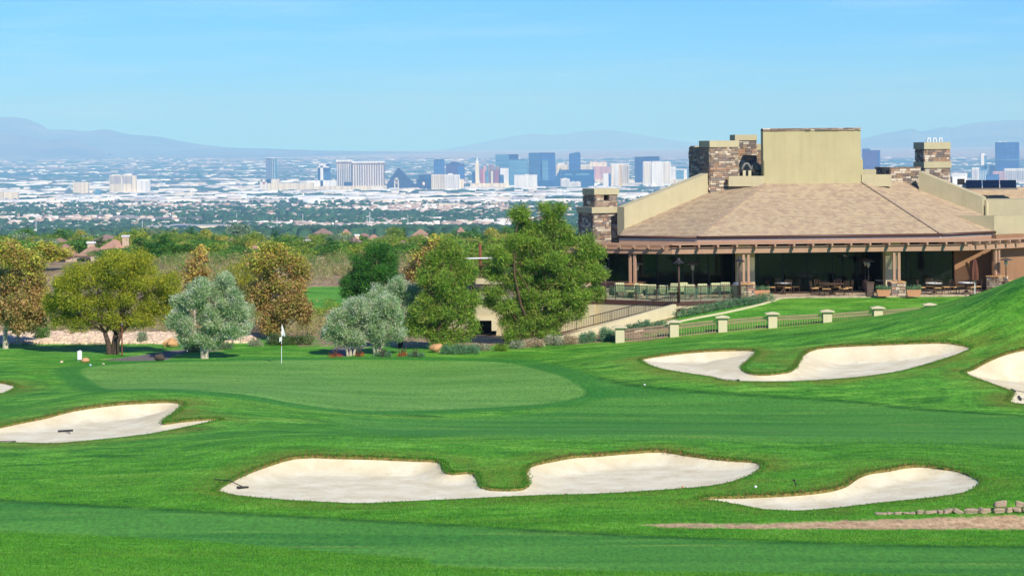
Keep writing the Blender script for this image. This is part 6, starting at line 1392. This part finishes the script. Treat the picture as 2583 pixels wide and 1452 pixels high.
jn = [ground_at(x, Y) for x, Y in ((1708, 155.3), (1760, 156), (1830, 157), (1900, 158), (1945, 158.8))]
hedge('juniper_bed', 'blue-green juniper bed climbing along the cream terrace wall', jn, .55, .75, 'juniper', 44, 130)
shrub('dark green shrub at the right edge beside the last pergola post', 2578, 690, 30, 46, 'green', 45, at=flat(on_line(2580, flat(O0+VV*.6, ZP), U), ZP))
# kerb between lawn and planting bed
kb = empty('bed_kerb', ground_at(1960, 158.6), 0, 'pale curved kerb between the lawn and the juniper bed', 'kerb'); kI = Matrix.Translation(-Vector(kb.location))
kp = [(1965, 160.2), (1955, 159.0), (1925, 157.6), (1880, 156.3), (1830, 155.2), (1770, 154.2), (1700, 153.0), (1640, 151.8), (1600, 151.0)]
for (x0, y0), (x1, y1) in zip(kp[:-1], kp[1:]):
    mb = MB(); mb.bar(ground_at(x0, y0)+UP*.03, ground_at(x1, y1)+UP*.03, .16, .14); mb.build('kerb_stone', M['stucco_pale'], kb).matrix_parent_inverse = kI
# ------------------------------------------------------------------ patio furniture and small things
def place(e, p, rz=0.0, label=None, group=None):
    e.location = p; e.rotation_euler.z = rz
    if label: e['label'] = label
    if group: e['group'] = group
    return e
def terr(px, py): q = PZ(px, py, ZP); return q
t = NT('plaid_cushion'); v = t.coord('Object'); sx = t.node('ShaderNodeSeparateXYZ'); t.put(sx.inputs[0], v)
st = lambda s_, f: t.rng(t.math('FRACT', t.math('MULTIPLY', sx.outputs[s_], f)), .45, .55)
pc = t.mix(st(0, 9), lin(206, 202, 150), lin(104, 132, 100)); pc = t.mix(t.math('MULTIPLY', st(2, 9), .6), pc, lin(220, 212, 164)); M['cushion'] = t.fin(pc, .9, .1)
M['green_metal'] = simple('green_metal', lin(96, 122, 110), .5, .4, .1, 4); M['tan_fabric'] = simple('tan_fabric', lin(196, 156, 108), .9, .1, .1, 4); M['bronze'] = simple('bronze', lin(92, 72, 58), .5, .4, .15, 5)
M['terracotta'] = simple('terracotta', lin(206, 148, 112), .9, .1, .08, 2); M['canopy_brown'] = simple('canopy_brown', lin(112, 70, 58), .9, .1, .1, 3); M['bin'] = simple('bin_brown', lin(104, 84, 76), .7, .2, .1, 3)
def lounge():
    e = empty('lounge_chair'); 
    for sx_ in (-1, 1):
        for sy_ in (-1, 1): MB().tube([(sx_*.31, sy_*.3, 0), (sx_*.31, sy_*.3, .42)], .018, 6).build('leg', M['green_metal'], e)
        MB().tube([(sx_*.33, -.32, .42), (sx_*.34, -.34, .62), (sx_*.34, .3, .62), (sx_*.33, .32, .42)], .018, 6).build('arm', M['green_metal'], e)
    mb = MB(); mb.bar((-.31, -.33, .8), (.31, -.33, .8), .03, .03).bar((-.31, -.31, .36), (.31, -.31, .36), .03, .03)
    for i in range(9): x = -.29+.58*i/8; mb.bar((x, -.32, .36), (x, -.335, .8), .014, .014, (0, 1, 0))
    mb.build('back_frame', M['green_metal'], e)
    MB().box((0, .02, .43), (.6, .6, .13)).build('seat_cushion', M['cushion'], e, bevel=.045)
    MB().box((0, -.24, .68), (.6, .16, .46), (Vector((1, 0, 0)), Vector((0, .97, .24)), Vector((0, -.24, .97)))).build('back_cushion', M['cushion'], e, bevel=.06)
    return e
lc = lounge(); GL = 'green plaid lounge chairs behind the glass guard'
spots = [(1561, 754, .15, 'plaid lounge chair at the far left of the glass guard'), (1594, 756, 1.2, 'plaid lounge chair turned sideways, second from the left'), (1622, 758, .1, 'plaid lounge chair left of the tall lamp post, third along'), (1644, 759, -.1, 'plaid lounge chair fourth along the glass guard'), (1669, 761, .3, 'plaid lounge chair fifth along, just left of the lamp post'), (1697, 757, 2.6, 'plaid lounge chair facing the camera behind the lamp post'), (1726, 755, 3.3, 'plaid lounge chair facing away behind the lamp post'), (1741, 759, -.15, 'plaid lounge chair first right of the lamp post'), (1771, 757, 0, 'plaid lounge chair second right of the lamp post'), (1803, 755, .1, 'plaid lounge chair third right of the lamp post'), (1829, 753, -.05, 'plaid lounge chair nearest the outdoor grill')]
for i, (x, y, a, lab) in enumerate(spots):
    o = lc if i == 0 else copy_tree(lc); place(o, terr(x, y-4), a, lab, GL); o['category'] = 'chair'; o.scale = (1.08, 1.08, 1.08)
def dining():
    e = empty('dining_chair')
    for sx_ in (-1, 1):
        MB().tube([(sx_*.22, .2, 0), (sx_*.22, .2, .44)], .016, 6).build('leg', M['bronze'], e)
        MB().tube([(sx_*.22, -.22, 0), (sx_*.22, -.2, .44), (sx_*.24, -.27, .95)], .016, 6).build('leg', M['bronze'], e)
    mb = MB()
    for z in (.93, .8, .66): mb.tube([(-.23, -.25-(z-.66)*.06, z), (0, -.25-(z-.66)*.06, z+.035), (.23, -.25-(z-.66)*.06, z)], .013, 5)
    for x in (-.1, .1): mb.bar((x*1.5, -.25, .66), (-x*1.2, -.265, .93), .012, .012)
    mb.build('back_frame', M['bronze'], e); MB().box((0, 0, .46), (.46, .46, .07)).build('seat', M['tan_fabric'], e, bevel=.025)
    return e
dc = dining(); dfirst = [True]
def dchair(p, rz, lab):
    o = dc if dfirst[0] else copy_tree(dc); dfirst[0] = False; place(o, p, rz, lab, 'bronze dining chairs on the patio'); o['category'] = 'chair'
def table(p, rad, top, lab):
    e = empty('dining_table', p, 0, lab, 'table'); MB().lathe([(rad*.96, .70), (rad, .72), (rad, .75), (rad*.97, .76)], n=20).build('table_top', M[top], e)
    MB().lathe([(.05, .05), (.06, .35), (.04, .7)], n=10).build('pedestal', M['bronze'], e)
    for k in range(4): a = k*math.pi/2+.4; MB().tube([(0, 0, .3), (.22*math.cos(a), .22*math.sin(a), .1), (.36*math.cos(a), .36*math.sin(a), .02)], .025, 6).build('foot', M['bronze'], e)
def cset(px, py, rad, top, n, name, a0=.5):
    c = terr(px, py); table(c, rad, top, 'round '+('white' if top == 'white' else 'bronze')+' patio table '+name)
    for k in range(n):
        a = a0+k*2*math.pi/n; p = c+Vector((math.cos(a), math.sin(a), 0))*(rad+.28); dchair(p, a+math.pi/2, 'bronze chair %s of the table %s' % (('right', 'back', 'left', 'near side', 'near right', 'far side')[k], name))
cset(1976, 741, .56, 'white', 4, 'just right of the left pergola posts', .2)
cset(2098, 744, .85, 'bronze', 6, 'midway between the pergola posts', .1)
cset(2226, 734, .5, 'white', 3, 'hidden behind the terracotta planter', .3)
cset(2356, 742, .55, 'white', 4, 'right of the terracotta planters', .1)
cset(2437, 741, .5, 'white', 4, 'beside the closed umbrella', .3)
# closed umbrella
p = terr(2459, 745); e = empty('closed_umbrella', p, 0, 'closed brown patio umbrella on a white pole', 'umbrella')
MB().lathe([(.36, 0), (.36, .05), (.3, .08), (.06, .1)], n=18).build('base', M['dark_metal'], e); MB().tube([(0, 0, .08), (0, 0, 1.05)], .028, 8).build('pole', M['white'], e)
mb = MB(); n = 20; prof = [(.2, .98), (.22, 1.3), (.19, 1.7), (.13, 2.1), (.09, 2.32), (.04, 2.36)]
V = [Vector((r0*(1+.22*math.cos(k*10*math.pi/n*1.0))*math.cos(k*2*math.pi/n), r0*(1+.22*math.cos(k*10*math.pi/n))*math.sin(k*2*math.pi/n), z)) for r0, z in prof for k in range(n)]
mb.add(V, [[i*n+k, i*n+(k+1) % n, (i+1)*n+(k+1) % n, (i+1)*n+k] for i in range(len(prof)-1) for k in range(n)]+[list(range(n))[::-1], [(len(prof)-1)*n+k for k in range(n)]]); mb.build('folded_canopy', M['canopy_brown'], e)
# patio heaters
def heater(lab, p):
    e = empty('patio_heater', p, 0, lab, 'heater', 'mushroom patio heaters')
    MB().lathe([(.23, 0), (.23, .06), (.2, .08), (.2, .72), (.1, .8)], n=14).build('base', M['bin'], e); MB().tube([(0, 0, .78), (0, 0, 1.75)], .035, 8).build('pole', M['dark_metal'], e)
    MB().lathe([(.05, 1.72), (.11, 1.86), (.12, 2.02), (.06, 2.1)], n=12).build('burner', M['steel'], e); MB().lathe([(.44, 2.1), (.46, 2.115), (.25, 2.2), (.05, 2.26)], n=20).build('reflector', simple('dull_steel', lin(120, 120, 122), .35, .5, .1, 4, metal=.7), e)
    return e
heater('dark patio heater behind the lounge chairs near the left pergola posts', terr(1608, 748)); heater('patio heater right of the tall lamp post, behind the lounge chairs', terr(1748, 748))
heater('patio heater beside the brown waste bin', terr(2191, 741)); heater('small patio heater deep in the shade behind the bin', flat(on_line(2183, flat(O0+VV*4, ZP), U), ZP)); heater('patio heater against the brown wall at the right end', terr(2538, 737))
# lamp posts with cone shades
def lamp_post(lab, p, h):
    e = empty('lamp_post', p, 0, lab, 'lamp post', 'brown lamp posts on the terrace edge')
    MB().tube([(0, 0, 0), (0, 0, h-.3)], [.075, .045], 10).build('pole', M['brown_metal'], e, True); MB().lathe([(.33, h-.34), (.34, h-.32), (.12, h-.14), (.09, h-.04), (.05, h)], n=18).build('shade', M['dark_metal'], e); MB().ball((0, 0, h-.34), .06).build('bulb', M['white'], e)
    return e
lamp_post('tall brown lamp post with cone shade at the terrace corner', flat(TC+Vector((.12, -.06, 0)), ZP-.02), 2.78); lamp_post('lamp post with cone shade in front of the left pergola posts', flat(on_line(1866, TR, d2)-Vector((0, .04, 0)), ZP-.02), 2.78); lamp_post('brown lamp post at the edge of the tall pine', flat(on_line(1527, TL, d1)-Vector((0, .04, 0)), ZP-.02), 2.2)
# grill, bin, planters
p = terr(1858, 752); e = empty('outdoor_grill', p, .1, 'dark outdoor grill cart at the right end of the glass guard', 'grill')
MB().box((0, 0, .4), (.55, .5, .8)).build('cabinet', M['dark_metal'], e, bevel=.02); MB().lathe([(.3, .8), (.3, .9), (.2, 1.02), (.05, 1.06)], n=14).build('lid', M['steel'], e); MB().bar((-.2, -.3, .95), (.2, -.3, .95), .03, .03).build('handle', M['steel'], e)
p = terr(2194, 746); e = empty('waste_bin', p, .05, 'brown square waste bin beside the planter', 'bin')
MB().box((0, 0, .42), (.46, .46, .84)).build('body', M['bin'], e, bevel=.015); MB().box((0, 0, .87), (.54, .54, .07)).build('lid', M['bronze'], e, bevel=.015); MB().box((0, -.24, .45), (.34, .03, .6)).build('door', M['bin'], e); MB().box((0, -.26, .7), (.14, .02, .04)).build('handle', M['dark_metal'], e)
def planter(lab, p, w):
    e = empty('planter', p, 0, lab, 'planter', 'terracotta planters'); a, b = w*.42, w*.5; mb = MB()
    mb.add([(-a, -.2, 0), (a, -.2, 0), (a, .2, 0), (-a, .2, 0), (-b, -.25, .42), (b, -.25, .42), (b, .25, .42), (-b, .25, .42)], [[3, 2, 1, 0], [0, 1, 5, 4], [1, 2, 6, 5], [2, 3, 7, 6], [3, 0, 4, 7], [4, 5, 6, 7]]); mb.build('trough', M['terracotta'], e, bevel=.01)
    r_ = np.random.default_rng(int(p.x*10)); C = np.column_stack([r_.uniform(-b, b, 60), r_.uniform(-.2, .2, 60), r_.uniform(.42, .66, 60)]); Vv_, F_, K_ = leaf_cloud(C, np.tile([0, 0, 1.0], (60, 1)), 12, .05, .08, .35, PAL['juniper'], r_, .4); mesh_np('plants', Vv_, F_, M['leaf'], e, cols=K_)
planter('terracotta trough left of the stone pedestal', terr(2228, 747), .9); planter('terracotta trough right of the stone pedestal', terr(2304, 747), .95); planter('terracotta trough right of the left pergola posts', terr(1922, 748), 1.0)
# low stone wall at the right pergola end
p = terr(2560, 735); e = empty('low_stone_wall', p, math.radians(20), 'low ledge-stone wall under the last pergola posts', 'wall')
MB().box((.6, 0, .35), (2.4, .4, .7)).build('core', M['mortar'], e); mb = MB(); veneer(mb, (-.6, -.2, 0), Vector((1, 0, 0)), 2.4, 0, .68, Vector((0, -1, 0)), (.12, .2), (.2, .5)); o = mb.build('ledge_stones', M['stone_col'], e, col=True); o['kind'] = 'stuff'; MB().box((.6, 0, .73), (2.5, .5, .07)).build('cap_stone', M['sandstone_rock'], e)
p = terr(1572, 744); e = empty('low_stone_wall', p, math.radians(-20), 'low ledge-stone wall behind the leftmost lounge chairs', 'wall')
MB().box((0, 0, .42), (2.9, .4, .84)).build('core', M['mortar'], e); mb = MB(); veneer(mb, (-1.45, -.2, 0), Vector((1, 0, 0)), 2.9, 0, .82, Vector((0, -1, 0)), (.12, .2), (.2, .5)); o = mb.build('ledge_stones', M['stone_col'], e, col=True); o['kind'] = 'stuff'; MB().box((0, 0, .86), (3.0, .5, .07)).build('cap_stone', M['sandstone_rock'], e)

# ------------------------------------------------------------------ on the course
p = hit(710, 917); e = empty('flagstick', p, 0, 'white flagstick with small white flag standing in the green', 'flagstick')
MB().tube([(0, 0, -.1), (.015, 0, 1.2), (.04, 0, 2.2)], .016, 8).build('pole', M['white'], e)
mb = MB(); n = 8; V = []
for i in range(n+1):
    q = i/n; V += [Vector((.05+.18*q, .05*math.sin(q*5), 2.18-.55*q*.9)), Vector((.035+.20*q*.9, .05*math.sin(q*5)+.01, 1.62-.1*q))]
mb.add(V, [[2*i, 2*i+2, 2*i+3, 2*i+1] for i in range(n)]); o = mb.build('flag', M['white'], e); md = o.modifiers.new('thickness', 'SOLIDIFY'); md.thickness = .008
mb = MB(); mb.add([Vector((.03, 0, 1.52)), Vector((-.1, .03, 1.48)), Vector((-.12, .03, 1.22)), Vector((.02, 0, 1.3))], [[0, 1, 2, 3]]); o = mb.build('lower_flag', M['white'], e); md = o.modifiers.new('thickness', 'SOLIDIFY'); md.thickness = .008
MB().lathe([(.055, .002), (.055, .006)], n=14).build('cup', M['dark_metal'], e)
MB().lathe([(.022, 1.0), (.03, 1.02), (.03, 1.1), (.022, 1.12)], n=8).build('collar', simple('red_band', lin(120, 40, 34), .6, .3), e)
p = hit(201, 909); e = empty('tee_sign', p, .1, 'small blank white sign board beside the tan rock', 'sign')
MB().box((0, 0, .3), (.25, .05, .5)).build('board', M['white'], e, bevel=.01); MB().box((.03, 0, .57), (.07, .04, .05)).build('tab', M['white'], e)
for s_ in (-1, 1): MB().tube([(s_*.09, 0, -.05), (s_*.09, 0, .1)], .012, 6).build('leg', M['white'], e)
p = hit(308, 897); e = empty('path_lamp', p, 0, 'slim rust-brown post beside the mesquite trunk', 'post'); MB().tube([(0, 0, -.1), (0, 0, 1.75)], [.045, .04], 8).build('pole', M['rust'], e); MB().lathe([(.1, 1.75), (.11, 1.78), (.05, 1.92), (.02, 1.95)], n=12).build('cap', M['dark_metal'], e); MB().lathe([(.08, -.02), (.08, .03)], n=10).build('foot_plate', M['dark_metal'], e)
def ball(lab, px, py, rad, mat='white', cat='ball'):
    p = hit(px, py)
    if p is None: return
    mb = MB(); mb.ball((0, 0, 0), rad, 10, 7); o = mb.build('tee_marker' if cat == 'marker' else 'golf_ball', M[mat], None, True); o.location = p+UP*rad*.9; tag(o, lab, cat)
M['pale_blue'] = simple('pale_blue', lin(180, 214, 224), .4, .4, .05)
ball('pale blue tee marker ball at the back left edge of the green', 228, 923, .065, 'pale_blue', 'marker'); ball('white golf ball lying on the fairway right of the green', 1626, 972, .05); ball('white golf ball on the slope between the two front bunkers', 1906, 1230, .05); ball('tan ball at the near lip of the large bunker', 1722, 1231, .05, 'tan_fabric')
def sand_z(x, y):
    for bb, nrm, back, lip in LIPEDGE:
        if inpoly(np.array([x]), np.array([y]), bb)[0]:
            d_ = np.hypot(bb[:, 0]-x, bb[:, 1]-y); k_ = int(np.argmin(d_)); return float(sand_height([q[0] is bb for q in LIPEDGE].index(True), x, y, gz(x, y), d_[k_], lip[k_], back[k_]))
    return gz(x, y)
def rake(lab, px, py, ang, L=1.5):
    p = hit(px, py); c, s_ = math.cos(ang), math.sin(ang); e = empty('bunker_rake', Vector((p.x, p.y, 0)), 0, lab, 'rake', 'bunker rakes')
    def w(a, b, h): x, y = c*a-s_*b, s_*a+c*b; return Vector((x, y, sand_z(p.x+x, p.y+y)+h))
    MB().tube([w(0, 0, .06), w(0, L*.5, .06), w(0, L, .05)], .018, 6).build('handle', M['dark_metal'], e); MB().bar(w(-.32, 0, .05), w(.32, 0, .05), .09, .07).build('head', M['dark_metal'], e)
    for k_ in range(9): a = -.3+.075*k_; MB().bar(w(a, 0, .05), w(a, -.02, -.02), .015, .02, (1, 0, 0)).build('tine', M['dark_metal'], e)
rake('black rake lying in the middle of the left bunker', 165, 1068, 3.5, 1.1); rake('black rake lying at the near edge of the left bunker', 34, 1110, 1.6, 1.3); rake('black rake at the left tip of the large bunker', 612, 1217, 1.1, 1.2)
rake('black rake at the near edge of the two-lobed bunker', 1862, 956, 1.6, 1.2); rake('black rake in the bunker cut by the right edge, upper one', 2556, 982, -1.5, 1.2); rake('black rake in the bunker cut by the right edge, lower one', 2572, 998, -1.6, 1.2)
p = hit(2008, 1226); e = empty('sprinkler_marker', p, 0, 'tiny dark marker stake on the slope between the front bunkers', 'marker'); MB().tube([(0, 0, 0), (-.06, 0, .2)], .02, 6).build('stake', M['dark_metal'], e); MB().box((-.07, 0, .22), (.1, .03, .06)).build('plate', M['dark_metal'], e)
# low dry-stone edge beside the dirt path
se = empty('stone_edging', hit(2400, 1290), 0, 'low dry-stone edging above the dirt path at the right edge', 'wall'); sI = Matrix.Translation(-Vector(se.location))
M['edging'] = simple('edging_stone', lin(176, 156, 134), .95, .1, .22, 3.0, bump=.5)
em = [rock_mesh('stone', 900+i, (1, .8, .9), 10, 7, .24, 'edging', .45) for i in range(5)]
r = np.random.default_rng(77); x = 2205
while x < 2660:
    f_ = (x-2205)/378; yb = 1298-f_*6; w_ = r.uniform(14, 38); rows_ = 1 if (x < 2480 or r.uniform() < .4) else 2
    for k_ in range(rows_):
        hh = (9 if x < 2300 else 13)*r.uniform(.85, 1.15)+(4*f_); yc = yb-(k_*hh*.92)-hh*.45
        b_ = hit(min(x, 2700)+w_/2+(k_*7), yb-2); s_ = b_.y/FPX; o = bpy.data.objects.new('stone', em[r.integers(0, 5)]); link(o, se); o.matrix_parent_inverse = sI
        o.location = b_+Vector((0, .12*k_, (yb-yc)*s_-.04)); o.scale = (w_*s_*.45, .17, hh*s_*r.uniform(.36, .5)); o.rotation_euler = (r.normal(0, .12), r.normal(0, .14), r.normal(0, .25))
    x += w_*.95
